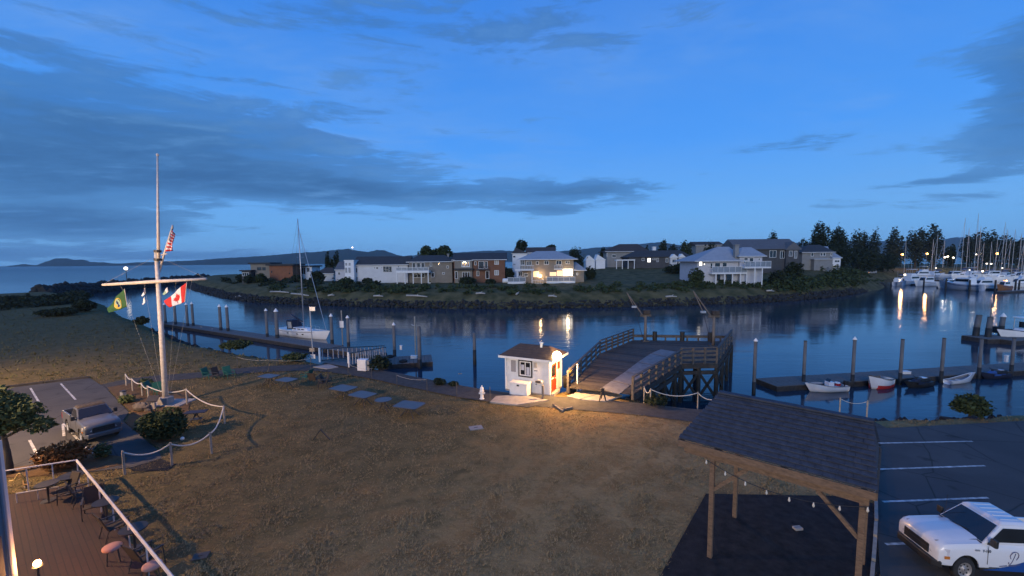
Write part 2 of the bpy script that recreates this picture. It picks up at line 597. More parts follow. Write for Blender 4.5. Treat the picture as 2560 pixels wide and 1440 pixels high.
# --- water
def water_material():
    m = bpy.data.materials.new('harbour_water')
    m.use_nodes = True
    t = NT(m.node_tree)
    b = m.node_tree.nodes['Principled BSDF']
    pos = t.n('ShaderNodeNewGeometry').outputs['Position']
    b.inputs['Base Color'].default_value = (0.015, 0.040, 0.064, 1)
    sp_ = t.n('ShaderNodeSeparateXYZ')
    t.put(sp_.inputs[0], pos)
    t.put(b.inputs['Roughness'], t.ramp(t.math('MULTIPLY', sp_.outputs[1], 0.001), [(0.0, 0.075), (0.2, 0.09), (0.34, 0.16), (1.0, 0.24)]))
    b.inputs['Specular IOR Level'].default_value = 0.5
    b.inputs['IOR'].default_value = 1.33
    a = t.noise(t.vmath('MULTIPLY', pos, (0.35, 1.0, 1)), 1.1, 6, 0.55, 0.5)
    big = t.noise(t.vmath('MULTIPLY', pos, (0.18, 0.6, 1)), 0.16, 5, 0.5, 0.8)
    patch = t.ramp(t.noise(pos, 0.022, 4, 0.5), [(0.40, 0.25), (0.62, 1.0)])
    bn = t.n('ShaderNodeBump')
    bn.inputs['Strength'].default_value = 0.60
    bn.inputs['Distance'].default_value = 0.10
    t.put(bn.inputs['Height'], t.math('ADD', t.math('MULTIPLY', t.math('MULTIPLY', a, patch), 0.55), t.math('MULTIPLY', big, 1.1)))
    t.put(b.inputs['Normal'], bn.outputs[0])
    MATS['water'] = m

water_material()
tag(MB().add([(-7000, -200, WZ), (7000, -200, WZ), (7000, 8500, WZ), (-7000, 8500, WZ)], [(0, 1, 2, 3)]).build('water', 'water'), 'calm blue harbour water', kind='structure')

# --- far bank with houses
fb_px = [(452, 706), (492, 724), (560, 742), (640, 755), (760, 761), (900, 766), (1050, 770), (1280, 771), (1500, 768), (1700, 763), (1900, 756), (2040, 746), (2120, 736), (2172, 724), (2200, 712)]
FB = P2(fb_px, WZ) + [(205, 235), (260, 262), (420, 275), (900, 300), (1500, 700), (700, 900), (150, 640), (-60, 420), (-150, 330)]
BT = 2.0                                       # level of the far bank's top

def far_z(X, Y):
    d = poly_dist(X, Y, FB) + smooth_noise(X, Y, 9.0, 13, 3) * 0.9
    z = np.where(d < 0, d * 0.5, np.minimum(d * 0.62, 3.4 + (d - 5.5) * 0.16))
    z = np.minimum(z, 5.0 + np.tanh((d - 14) / 20) * 0.15)
    sm = lambda t: np.clip(t, 0, 1) ** 2 * (3 - 2 * np.clip(t, 0, 1))
    rise = 3.8 * sm((Y - 138) / 55) * sm((X - 12) / 28) * sm((175 - X) / 40)
    return WZ + z + rise + smooth_noise(X, Y, 5.0, 17, 3) * 0.14

M('bank_grass', (0.150, 0.122, 0.058), 0.95, (0.045, 0.048, 0.021), 0.35, 0.8, 2.5, world=True, spec=0.1)
tag(sheet_grid('far_bank_ground', -190, 420, 98, 420, 1.6, far_z, 'bank_grass'), kind='structure')

def fz(x, y):
    return float(far_z(np.array([[x]]), np.array([[y]]))[0, 0])

# --- hills over the sea
M('hill_forest', (0.03, 0.045, 0.028), 0.95, (0.018, 0.028, 0.02), 0.006, world=True, spec=0.1)

def ridge(name, prof, Y, depth, seed, label):
    g = random.Random(seed)
    xs = [p[0] for p in prof]
    cols = []
    x = xs[0]
    while x <= xs[-1]:
        for (xa, ya), (xb, yb) in zip(prof, prof[1:]):
            if xa <= x <= xb:
                y = ya + (yb - ya) * (x - xa) / (xb - xa)
                break
        cols.append((x, y + g.uniform(-0.7, 0.7)))
        x += 7
    V, Fc = [], []
    R = 6
    for x, y in cols:
        c = atY(x, y, Y)
        top = max(c.z, WZ + 2)
        for k in range(R):
            s = k / (R - 1)
            yy = Y - depth * (1 - s)
            V.append((c.x * yy / Y, yy, WZ - 0.8 + (top - WZ + 0.8) * (s ** 0.8) * (1 + (g.uniform(-0.1, 0.1) if 0 < k < R - 1 else 0))))
        V.append((c.x * (Y + depth) / Y, Y + depth, WZ - 0.8))
    R1 = R + 1
    for i in range(len(cols) - 1):
        for k in range(R):
            a = i * R1 + k
            Fc.append((a, a + R1, a + R1 + 1, a + 1))
    return tag(mesh_obj(name, V, Fc, 'hill_forest', smooth=True), label, kind='structure')

ridge('island_hills', [(-160, 674), (-60, 672), (0, 669), (30, 664), (60, 660), (88, 664), (112, 655), (138, 646), (165, 645), (188, 650), (208, 648), (226, 655), (262, 656), (300, 660), (340, 664)], 4300, 350, 1, 'low jagged island on the sea horizon')
ridge('long_hills', [(200, 668), (300, 658), (400, 654), (480, 651), (560, 645), (640, 641), (700, 636), (760, 631), (800, 629), (845, 624), (872, 622), (900, 628), (920, 630), (942, 625), (962, 626), (985, 635), (1012, 642), (1040, 648)], 4200, 600, 2, 'long dark ridge sloping up behind the houses')
ridge('distant_hills', [(985, 642), (1050, 637), (1100, 632), (1150, 631), (1200, 627), (1255, 626), (1300, 628), (1380, 630), (1460, 622), (1500, 618), (1560, 616), (1610, 609), (1650, 605), (1700, 613), (1760, 612), (1850, 606), (1950, 607), (2080, 606), (2200, 603), (2290, 603), (2360, 599), (2388, 593), (2420, 594), (2450, 600), (2560, 603), (2700, 606)], 5200, 700, 3, 'faint blue distant hills behind houses and marina')

# --- the rock jetty out to sea, and its scattered boulders
def rock_heap(name, path, width, height, n, size, seed, label, kind='stuff', zb=WZ):
    """boulders piled along a path (list of world x, y)"""
    g = np.random.default_rng(seed)
    ico = np.array([(0, 0, -1), (0.72, -0.53, -0.45), (-0.28, -0.85, -0.45), (-0.89, 0, -0.45), (-0.28, 0.85, -0.45), (0.72, 0.53, -0.45), (0.28, -0.85, 0.45), (-0.72, -0.53, 0.45), (-0.72, 0.53, 0.45), (0.28, 0.85, 0.45), (0.89, 0, 0.45), (0, 0, 1)])
    icf = np.array([(0, 2, 1), (1, 5, 0), (0, 3, 2), (0, 4, 3), (0, 5, 4), (1, 10, 5), (2, 6, 1), (3, 7, 2), (4, 8, 3), (5, 9, 4), (1, 6, 10), (2, 7, 6), (3, 8, 7), (4, 9, 8), (5, 10, 9), (6, 11, 10), (7, 11, 6), (8, 11, 7), (9, 11, 8), (10, 11, 9)])
    pth = np.array(path)
    seg = np.linalg.norm(np.diff(pth, axis=0), axis=1)
    cum = np.concatenate([[0], np.cumsum(seg)])
    s = g.random(n) * cum[-1]
    i = np.clip(np.searchsorted(cum, s) - 1, 0, len(seg) - 1)
    f = ((s - cum[i]) / seg[i])[:, None]
    c = pth[i] * (1 - f) + pth[i + 1] * f
    dr = (pth[i + 1] - pth[i]) / seg[i][:, None]
    nr = np.stack([-dr[:, 1], dr[:, 0]], 1)
    o = g.uniform(-1, 1, n)
    c = c + nr * (o * width / 2)[:, None]
    z = zb + height * (1 - np.abs(o)) ** 0.8 * g.uniform(0.55, 1.0, n)
    sc = size * (0.45 + 0.9 * g.random((n, 1, 1)) ** 1.6) * g.uniform(0.6, 1.25, (n, 1, 3))
    V = ico[None] * (1 + g.normal(size=(n, 12, 1)) * 0.16) * sc
    a = g.random(n) * 6.28
    ca, sa = np.cos(a)[:, None], np.sin(a)[:, None]
    V = np.stack([V[..., 0] * ca - V[..., 1] * sa, V[..., 0] * sa + V[..., 1] * ca, V[..., 2]], -1)
    V += np.concatenate([c, z[:, None]], 1)[:, None, :]
    Fc = (icf[None] + 12 * np.arange(n)[:, None, None]).reshape(-1, 3)
    ob = np_mesh(name, V.reshape(-1, 3), Fc, 'rock')
    return tag(ob, label, 'rocks', kind=kind)

jet = P2([(100, 742), (205, 733), (300, 724), (400, 714), (470, 707), (520, 702)], WZ)
core = MB()
for (ax, ay), (bx, by) in zip(jet, jet[1:]):
    d = Vector((bx - ax, by - ay, 0)).normalized()
    nn = Vector((-d.y, d.x, 0)) * 3.4
    a, b = Vector((ax, ay, WZ)) , Vector((bx, by, WZ))
    up = Vector((0, 0, 4.1))
    core.add([a - nn, a + nn, a - nn * .4 + up, a + nn * .4 + up, b - nn, b + nn, b - nn * .4 + up, b + nn * .4 + up], [(0, 4, 6, 2), (2, 6, 7, 3), (3, 7, 5, 1), (0, 2, 3, 1), (4, 5, 7, 6)])
jt = thing('breakwater', 'long low dark rock breakwater closing off the channel mouth', 'breakwater', (jet[2][0], jet[2][1], WZ))
core.build('core', 'rock', jt, world=True)
rk = rock_heap('boulders', jet, 9.0, 4.6, 2600, 1.0, 4, None)
del rk['category']
rk.parent = jt
rk.location = -Vector(jt.location)

riprap = rock_heap('riprap_rocks', [(x, y + 2.4) for x, y in P2(fb_px, WZ)], 6.5, 1.7, 9000, 0.46, 5, 'dark riprap boulders along the far waterline')
near_rk = rock_heap('shore_rocks', [(x + 0.2, y + 2.2) for x, y in shore[4:]], 4.2, 1.7, 2600, 0.42, 6, 'small dark rocks along the near shore edge', zb=-2.9)

# driftwood logs on the far bank
logs = [(590, 744, 604, 743, 'first pale driftwood log from the channel mouth on far bank'), (676, 731, 722, 733, 'long pale driftwood log below the low red-brown house'), (728, 736, 772, 741, 'pale driftwood log right of the longest log on far bank'),
        (820, 741, 836, 740, 'short driftwood stub below the small grey gable house'), (934, 742, 958, 743, 'driftwood stick below the tan house deck'), (1016, 741, 1068, 744, 'long pale driftwood log below the brown house'), (1190, 736, 1213, 736, 'straight pale driftwood plank below the brown house'),
        (1290, 739, 1297, 734, 'short tilted driftwood stub below the white terrace fence'), (1371, 742, 1392, 744, 'thin driftwood log below the lit terrace'), (1664, 744, 1692, 744, 'driftwood log on bank between the two hoist booms'), (1916, 729, 1935, 730, 'pale driftwood log below the shrub-covered bank')]
for k, (xa, ya, xb, yb, lab) in enumerate(logs):
    a, b = at(xa, ya, -1.2), at(xb, yb, -1.2)
    for p in (a, b):
        p.z = -1.0
        q = ray(xa if p is a else xb, ya if p is a else yb)
        # rest on the bank: march along the view ray until it meets the ground
        tt = 95 / q.y
        while tt * q.y < 190:
            hit = EYE + q * tt
            if hit.z <= fz(hit.x, hit.y) + 0.55:
                break
            tt += 0.6 / q.y
        p.x, p.y, p.z = hit.x, hit.y, hit.z + 0.25
    mid = (a + b) / 2 + Vector((0, 0, 0.12))
    tg = thing('driftwood_log', lab, 'log', tuple(a))
    MB().tube([a, mid, b], [0.26, 0.24, 0.16], 7).build('log_trunk', 'driftwood', tg, world=True, smooth=True)
    MB().tube([mid, mid + Vector((0.5, -0.2, 0.5))], [0.1, 0.05], 5).build('branch_stub', 'driftwood', tg, world=True)

# --- tarmac, path, slabs
def asphalt_material():
    m = bpy.data.materials.new('asphalt')
    m.use_nodes = True
    t = NT(m.node_tree)
    b = m.node_tree.nodes['Principled BSDF']
    pos = t.n('ShaderNodeNewGeometry').outputs['Position']
    big = t.ramp(t.noise(pos, 0.35, 6, 0.6, 0.6), [(0.35, 0.0), (0.65, 1.0)])
    fine = t.noise(pos, 30, 6, 0.7)
    c = t.mix(big, (0.045, 0.045, 0.046), (0.072, 0.071, 0.069))
    c = t.mix(t.math('MULTIPLY', fine, 0.5), c, (0.10, 0.098, 0.094))
    v = t.n('ShaderNodeTexVoronoi', feature='DISTANCE_TO_EDGE')
    t.put(v.inputs['Vector'], t.vmath('ADD', pos, t.vmath('MULTIPLY', t.n('ShaderNodeTexNoise').outputs['Color'], (0.6, 0.6, 0))))
    v.inputs['Scale'].default_value = 0.28
    crack = t.ramp(v.outputs['Distance'], [(0.0, 1.0), (0.012, 0.0)])
    c = t.mix(t.math('MULTIPLY', crack, 0.8), c, (0.018, 0.018, 0.018))
    oil = t.ramp(t.noise(pos, 0.8, 3, 0.5), [(0.64, 0.0), (0.72, 0.7)])
    c = t.mix(oil, c, (0.022, 0.021, 0.02))
    t.put(b.inputs['Base Color'], c)
    b.inputs['Roughness'].default_value = 0.85
    b.inputs['Specular IOR Level'].default_value = 0.25
    bn = t.n('ShaderNodeBump')
    bn.inputs['Strength'].default_value = 0.5
    bn.inputs['Distance'].default_value = 0.02
    t.put(bn.inputs['Height'], fine)
    t.put(b.inputs['Normal'], bn.outputs[0])
    MATS['asphalt'] = m

asphalt_material()
M('gravel_path', (0.09, 0.088, 0.082), 0.95, (0.055, 0.054, 0.05), 2.5, 0.7, 25, world=True, spec=0.15)
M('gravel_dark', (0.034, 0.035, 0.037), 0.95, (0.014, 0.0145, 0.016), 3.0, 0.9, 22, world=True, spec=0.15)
M('line_paint', (0.66, 0.66, 0.63), 0.7, (0.20, 0.20, 0.19), 5.0, world=True)
M('kerb_conc', (0.20, 0.19, 0.175), 0.9, (0.12, 0.115, 0.105), 2, 0.4)
M('mulch', (0.17, 0.105, 0.055), 0.95, (0.10, 0.065, 0.035), 2.5, 0.8, 18, world=True, spec=0.1)

def sheet(name, px, z, mat, label=None, th=0.10, parent=None):
    o = MB().prism(P2(px, z), z - th, z).build(name, mat, parent)
    if parent is None:
        tag(o, label, kind='structure')
    return o

LOT_L = [(-260, 1012), (0, 972), (224, 945), (262, 968), (322, 1030), (306, 1052), (398, 1128), (404, 1146), (330, 1168), (190, 1182), (-30, 1196), (-300, 1220)]
LOT_R = [(1760, 1062), (2000, 1066), (2180, 1072), (2560, 1052), (2800, 1048), (3100, 1600), (2210, 1600), (2192, 1300), (2184, 1100)]
PATH_C = [(200, 985), (330, 953), (480, 939), (640, 924), (800, 919), (930, 934), (1050, 958), (1200, 986), (1330, 1000), (1480, 1012), (1600, 1022), (1760, 1040), (2000, 1054), (2200, 1061)]
lot1 = sheet('parking_lot', LOT_L, 0.050, 'asphalt', 'asphalt car park beside the flagpole garden')
lot2 = sheet('parking_lot', LOT_R, 0.054, 'asphalt', 'dark asphalt car park right of the pavilion')

def ribbon(pts, wd):
    L, R = [], []
    for i, p in enumerate(pts):
        a, b = Vector(pts[max(i - 1, 0)]), Vector(pts[min(i + 1, len(pts) - 1)])
        d = (b - a).normalized()
        n = Vector((-d.y, d.x)) * wd / 2
        L.append(tuple(Vector(p) + n))
        R.append(tuple(Vector(p) - n))
    return L + R[::-1]

def smooth_path(pts, k=5):
    out = []
    n = len(pts)
    for i in range(n - 1):
        p0, p1, p2, p3 = [Vector(pts[min(max(j, 0), n - 1)]) for j in (i - 1, i, i + 1, i + 2)]
        for s in range(k):
            t = s / k
            out.append(tuple(0.5 * ((2 * p1) + (p2 - p0) * t + (2 * p0 - 5 * p1 + 4 * p2 - p3) * t * t + (3 * p1 - p0 - 3 * p2 + p3) * t ** 3)))
    out.append(tuple(pts[-1]))
    return out

path_w = smooth_path(P2(PATH_C, 0.03))
pm = MB()
rb = ribbon(path_w, 2.3)
npth = len(path_w)
for i in range(npth - 1):
    a, b, c, d = rb[i], rb[i + 1], rb[2 * npth - 2 - i], rb[2 * npth - 1 - i]
    pm.add([(*a, .03), (*b, .03), (*c, .03), (*d, .03)], [(0, 3, 2, 1)])
tag(pm.build('path', 'gravel_path'), 'grey gravel shore path curving along the lawn edge', kind='structure')

def stripe(lot, x0, y0, x1, y1, z, wd=0.11):
    a, b = Vector(at(x0, y0, z)), Vector(at(x1, y1, z))
    d = (b - a).normalized()
    n = Vector((-d.y, d.x, 0)) * wd / 2
    return MB().add([a - n, b - n, b + n, a + n], [(0, 1, 2, 3)]).build('marking_line', 'line_paint', lot)

for s in [(152, 959, 189, 999), (76, 970, 102, 1013), (0, 979, 10, 992), (160, 1058, 182, 1083), (185, 1088, 230, 1135), (74, 1100, 98, 1148), (157, 1060, 160, 1090)]:
    stripe(lot1, *s, 0.056)
for s in [(2186, 1108, 2431, 1103), (2193, 1173, 2462, 1164), (2207, 1254, 2470, 1244), (2214, 1360, 2275, 1358), (2300, 1358, 2600, 1352)]:
    stripe(lot2, *s, 0.060)

# timber kerb along the car park's far edge
kb = thing('kerb', 'low dark timber kerb along the far edge of the car park', 'kerb', tuple(at(0, 973, 0)))
kp = [at(-240, 1009, 0), at(-110, 989, 0), at(0, 972, 0), at(112, 958.5, 0), at(226, 945, 0)]
for a, b in zip(kp, kp[1:]):
    d = (b - a).normalized() * 0.05
    MB().bar(a + d + Vector((0, 0, .09)), b - d + Vector((0, 0, .09)), 0.2, 0.18).build('kerb_timber', 'wood_dark', kb, world=True, bevel=0.02)

# flagpole garden bed
sheet('garden_bed', [(268, 968), (345, 955), (480, 985), (470, 1030), (440, 1085), (398, 1120), (312, 1055), (330, 1030)], 0.035, 'mulch', 'sandy garden bed round the flagpole')
sheet('planter_bed', [(190, 1150), (235, 1132), (318, 1143), (312, 1160), (230, 1176), (130, 1186), (0, 1194), (-60, 1180), (60, 1165)], 0.07, 'mulch', 'tan planter strip between car park and patio')
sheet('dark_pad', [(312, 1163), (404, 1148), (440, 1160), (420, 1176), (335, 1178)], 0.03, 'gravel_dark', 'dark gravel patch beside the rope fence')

# pavilion pad and the verge by the lot
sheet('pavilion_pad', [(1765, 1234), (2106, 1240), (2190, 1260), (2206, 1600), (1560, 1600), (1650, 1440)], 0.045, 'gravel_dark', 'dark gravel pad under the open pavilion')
vg = thing('lot_edging', 'pale edging strip between pavilion pad and car park', 'edging', tuple(at(2190, 1300, 0)))
for (xa, ya, xb, yb) in [(2186, 1110, 2190, 1235), (2190, 1240, 2191, 1300), (2190, 1306, 2188, 1340), (2188, 1346, 2184, 1400), (2183, 1408, 2178, 1470)]:
    MB().bar(at(xa, ya, .09), at(xb, yb, .09), 0.10, 0.10).build('edging_plank', 'post_wood', vg, world=True)

# concrete apron in front of the pier
for k, (px, lab) in enumerate([([(1417, 990), (1465, 971), (1512, 980), (1450, 997)], 'lamplit concrete slab nearest the shed door'), ([(1451, 998), (1514, 980.5), (1556, 987), (1514, 1003)], 'pale concrete slab behind the small brown easel'),
                               ([(1479, 971), (1502, 959.5), (1580, 965), (1540, 980)], 'concrete slab at the foot of the pier ramp'), ([(1240, 990), (1300, 986), (1372, 1000), (1290, 1012), (1225, 1004)], 'grey concrete apron in front of the white shed'),
                               ([(783, 917), (822, 910), (846, 917), (818, 922)], 'small concrete pad at the top of the gangway')]):
    tag(MB().prism(P2(px, 0.08), -0.04, 0.08 + 0.002 * k).build('concrete_slab', 'concrete', bevel=0.01), lab, 'slab')
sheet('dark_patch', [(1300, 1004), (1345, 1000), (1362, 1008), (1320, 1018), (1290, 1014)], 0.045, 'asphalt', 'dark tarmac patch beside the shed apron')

# ================================================================== HOUSES ON THE FAR BANK
M('wall_white', (0.60, 0.60, 0.60), 0.8, (0.52, 0.52, 0.52), 0.6)
M('wall_bright', (0.76, 0.76, 0.76), 0.8, (0.68, 0.68, 0.68), 0.6)
M('wall_grey', (0.25, 0.25, 0.245), 0.85, (0.20, 0.20, 0.195), 0.7)
M('wall_tan', (0.235, 0.205, 0.165), 0.85, (0.19, 0.165, 0.135), 0.7)
M('wall_brown', (0.20, 0.095, 0.055), 0.85, (0.145, 0.068, 0.04), 0.7)
M('wall_redbrown', (0.25, 0.10, 0.05), 0.85, (0.19, 0.075, 0.038), 0.7)
M('wall_dark', (0.075, 0.075, 0.078), 0.85, (0.055, 0.055, 0.058), 0.7)
M('wall_lilac', (0.52, 0.52, 0.55), 0.8, (0.45, 0.45, 0.48), 0.7)
M('roof_dark', (0.055, 0.055, 0.056), 0.9, (0.036, 0.036, 0.037), 1.2, 0.3, 6)
M('roof_brown', (0.075, 0.055, 0.045), 0.9, (0.05, 0.037, 0.03), 1.2, 0.3, 6)
M('roof_pale', (0.36, 0.37, 0.385), 0.85, (0.29, 0.30, 0.315), 0.9, 0.3, 6)
M('roof_grey', (0.13, 0.13, 0.135), 0.9, (0.10, 0.10, 0.105), 1.0, 0.3, 6)
M('deck_glass', (0.30, 0.34, 0.37), 0.12, (0.26, 0.30, 0.33), 1.0, alpha=0.55)
M('curtain', (0.40, 0.38, 0.34), 0.9, (0.32, 0.30, 0.27), 1.0)

def win(root, Y, r, kind='d', frame='white_trim', bars=1, wd=0.13):
    x0, y0, x1, y1 = r
    a, b = atY(x0, y1, Y), atY(x1, y0, Y)
    xa, xb, za, zb = a.x, b.x, a.z, b.z
    if zb - za < 0.25:
        zb = za + 0.25
    f = MB()
    for q in ((xa, xb, za, za + wd), (xa, xb, zb - wd, zb), (xa, xa + wd, za + wd, zb - wd), (xb - wd, xb, za + wd, zb - wd)):
        f.box(q[0], q[1], Y - 0.10, Y + 0.06, q[2], q[3])
    for k in range(bars):
        xm = xa + (xb - xa) * (k + 1) / (bars + 1)
        f.box(xm - wd * .4, xm + wd * .4, Y - 0.09, Y + 0.06, za + wd, zb - wd)
    w_ = f.build('window', frame, root, world=True)
    pm_ = {'d': 'glass_dark', 'l': 'lit_warm', 'w': 'lit_white', 'c': 'curtain'}[kind]
    o = MB().box(xa + .02, xb - .02, Y - 0.03, Y + 0.05, za + .02, zb - .02).build('pane', pm_, w_)
    return w_

def roof_solid(x0, x1, y0, y1, ze, xa, xb, ya, yb, zr, th=0.22):
    """closed roof body: eave rectangle, ridge from (xa,ya) to (xb,yb)"""
    vs = [(x0, y0, ze), (x1, y0, ze), (x1, y1, ze), (x0, y1, ze), (x0, y0, ze + th), (x1, y0, ze + th), (x1, y1, ze + th), (x0, y1, ze + th)]
    if abs(xb - xa) >= abs(yb - ya):
        vs += [(xa, ya, zr), (xb, yb, zr)]
        top = [(4, 5, 9, 8), (6, 7, 8, 9), (7, 4, 8), (5, 6, 9)]
    else:
        vs += [(xa, ya, zr), (xb, yb, zr)]          # ridge runs back
        top = [(4, 5, 8), (6, 7, 9), (5, 6, 9, 8), (7, 4, 8, 9)]
    return vs, [(3, 2, 1, 0), (0, 1, 5, 4), (1, 2, 6, 5), (2, 3, 7, 6), (3, 0, 4, 7)] + top

def block(root, Y, xl, xr, ye, yr, depth, roof, wallm, roofm, over=0.6, ridge=None, ground=None, yb=None):
    """one volume of a house: walls under a roof. Pixel columns xl..xr, eave row ye, ridge row yr, on the plane at depth Y"""
    a, b = atY(xl, ye, Y), atY(xr, ye, Y)
    x0, x1 = a.x, b.x
    ze = (a.z + b.z) / 2
    xm = (xl + xr) / 2
    zg = (fz((x0 + x1) / 2, Y + 1) if ground is None else ground) - 0.9
    if yb is not None:
        zg = atY(xm, yb, Y).z
    wl = MB().box(x0, x1, Y, Y + depth, zg, ze)
    rf = None
    if roof == 'flat':
        zr = atY(xm, yr, Y).z
        rf = MB().box(x0 - over, x1 + over, Y - over, Y + depth + over, ze + 0.004, max(zr, ze + 0.25))
    else:
        ym = Y + depth / 2
        o = over
        if roof == 'gy':
            zr = atY(xm, yr, Y).z
            rx = (x0 + x1) / 2 if ridge is None else atY(ridge[0], yr, Y).x
            vs, fs = roof_solid(x0 - o, x1 + o, Y - o, Y + depth + o, ze - 0.1, rx, rx, Y - o, Y + depth + o, zr)
            wl.add([(x0, Y + .004, ze), (x1, Y + .004, ze), (rx, Y + .004, zr - 0.3), (x0, Y + .3, ze), (x1, Y + .3, ze), (rx, Y + .3, zr - .3)], [(0, 1, 2), (5, 4, 3), (0, 3, 4, 1), (1, 4, 5, 2), (2, 5, 3, 0)])
        else:
            zr = atY(xm, yr, ym).z
            if roof == 'gx':
                xa, xb = x0 - o, x1 + o
                for xe, s in ((x0, 1), (x1, -1)):
                    wl.add([(xe + s * .004, Y, ze), (xe + s * .004, Y + depth, ze), (xe + s * .004, ym, zr - .3), (xe + s * .3, Y, ze), (xe + s * .3, Y + depth, ze), (xe + s * .3, ym, zr - .3)], [(0, 1, 2), (5, 4, 3), (0, 3, 4, 1), (1, 4, 5, 2), (2, 5, 3, 0)])
            else:
                if ridge is None:
                    xa, xb = x0 + (x1 - x0) * .3, x1 - (x1 - x0) * .3
                else:
                    xa, xb = atY(ridge[0], yr, ym).x, atY(ridge[1], yr, ym).x
            vs, fs = roof_solid(x0 - o, x1 + o, Y - o, Y + depth + o, ze - 0.1, xa, xb, ym, ym, zr)
        rf = MB().add(vs, fs)
    w_ = wl.build('wall', wallm, root, world=True)
    r_ = rf.build('roof', roofm, root, world=True)
    if wallm not in ('wall_dark', 'roof_dark', 'wall_redbrown') and roof != 'flat':
        MB().box(x0 - over, x1 + over, Y - over - .12, Y - over - .003, ze - .06, ze + .12).build('gutter', 'white_trim', r_)
    return w_, r_

def chimney(roof, root, Y, x0, x1, ytop, ybot, m='white_trim', cap=True):
    a, b = atY(x0, ybot, Y), atY(x1, ytop, Y)
    o = MB().box(a.x, b.x, Y, Y + (b.x - a.x), a.z, b.z)
    if cap:
        o.box(a.x - .15, b.x + .15, Y - .15, Y + (b.x - a.x) + .15, b.z, b.z + .25)
    o.build('chimney', m, roof)

def deck(root, Y, out, xl, xr, ytop, th, yrail, posts, fill='bars', m='white_trim', foot=None, sides=True):
    """raised deck standing out towards the water; posts are pixel columns"""
    Yd = Y - out
    a, b = atY(xl, ytop, Yd), atY(xr, ytop, Yd)
    x0, x1, z = a.x, b.x, (a.z + b.z) / 2
    MB().box(x0, x1, Yd, Y - .02, z - th, z).build('deck_floor', m, root, world=True)
    for p in posts:
        q = atY(p, ytop, Yd + .2)
        zb = fz(q.x, Yd) - .3 if foot is None else foot
        MB().box(q.x - .14, q.x + .14, Yd + .1, Yd + .38, zb, z - th - .003).build('deck_post', m, root, world=True)
    if yrail is not None:
        zr = atY((xl + xr) / 2, yrail, Yd).z
        r = MB()
        r.box(x0, x1, Yd + .02, Yd + .12, zr - .1, zr)
        r.box(x0, x1, Yd + .03, Yd + .10, z + .10, z + .17)
        k = max(2, int((x1 - x0) / (1.6 if fill != 'bars' else 0.5)))
        for i in range(k + 1):
            xx = x0 + .05 + (x1 - x0 - .1) * i / k
            r.box(xx - .035, xx + .035, Yd + .035, Yd + .095, z, zr - .1)
        if sides:
            for xx in (x0 + .04, x1 - .12):
                r.box(xx, xx + .08, Yd + .12, Y, zr - .1, zr)
        rl = r.build('railing', m, root, world=True)
        if fill == 'glass':
            MB().box(x0 + .1, x1 - .1, Yd + .055, Yd + .075, z + .18, zr - .11).build('glass_panel', 'deck_glass', rl)

def hroot(name, label, xc, Y):
    p = atY(xc, 690, Y)
    return thing(name, label, 'house', (p.x, Y, fz(p.x, Y)))

# 1 low modern house with a red-brown box
h = hroot('modern_house', 'low flat-roofed modern house with a red-brown boxy wing', 668, 176)
block(h, 176, 673, 731, 664, 660, 8, 'flat', 'wall_redbrown', 'roof_dark', 1.0)
block(h, 177.5, 626, 673, 660, 656.5, 8, 'flat', 'wall_tan', 'roof_dark', 0.7)
block(h, 175, 604, 626, 678, 675, 5, 'flat', 'wall_dark', 'roof_dark', 0.6)
for r, k in [((677, 676, 681, 683), 'd'), ((722, 681, 726, 686), 'd')]:
    win(h, 176, r, k, 'wall_redbrown', 0)
for r in [(643, 668, 653, 676), (656, 668, 664, 676), (630, 680, 638, 692)]:
    win(h, 177.5, r, 'd', 'wall_dark', 0)
win(h, 175, (606, 681, 622, 690), 'd', 'white_trim', 2)
# 2
h = hroot('white_bungalow', 'white flat-roofed house with tall windows behind the yacht mast', 755, 184)
block(h, 184, 731, 779, 667, 664, 8, 'flat', 'wall_bright', 'roof_dark', 0.8)
for r in [(737, 669, 744, 684), (754, 668, 764, 686), (767, 669, 774, 680)]:
    win(h, 184, r, 'd')
# 3
h = hroot('brown_bungalow', 'low house with brown hip roof and one pale wall, behind a dark tree', 811, 168)
block(h, 168, 790, 833, 684, 669, 9, 'hip', 'wall_white', 'roof_brown', 0.7)
win(h, 168, (812, 688, 817, 694), 'd')
# 4
h = hroot('small_grey_house', 'small pale house with steep green-grey roof beside the white bay tower', 848, 160)
block(h, 160, 838, 862, 675, 654, 9, 'gx', 'wall_lilac', 'roof_grey', 0.3)
win(h, 160, (845, 680, 851, 688), 'd')
# 5
h = hroot('long_white_house', 'long pale two-storey house with dark roof and white bay windows', 940, 150)
block(h, 150, 884, 1019, 662.5, 641, 10, 'gx', 'wall_white', 'roof_dark', 0.5)
block(h, 148, 861, 884, 653, 650, 9, 'flat', 'wall_bright', 'white_trim', 0.15)
for r in [(863, 656, 868.5, 665), (871, 656, 877, 665), (863, 668, 868.5, 683), (871, 668, 877, 683), (863, 690, 868, 697), (871, 690, 877, 697)]:
    win(h, 148, r, 'd', wd=0.16)
for r, n in [((887, 669, 894, 682), 0), ((887, 691, 895, 702), 1), ((935, 667, 938, 672.5), 0), ((940, 667, 946, 673), 0), ((957.5, 665, 980, 681), 2), ((936, 691, 939, 695), 0), ((952, 667, 955, 671), 0), ((994, 664, 998, 672), 0)]:
    win(h, 150, r, 'd', bars=n)
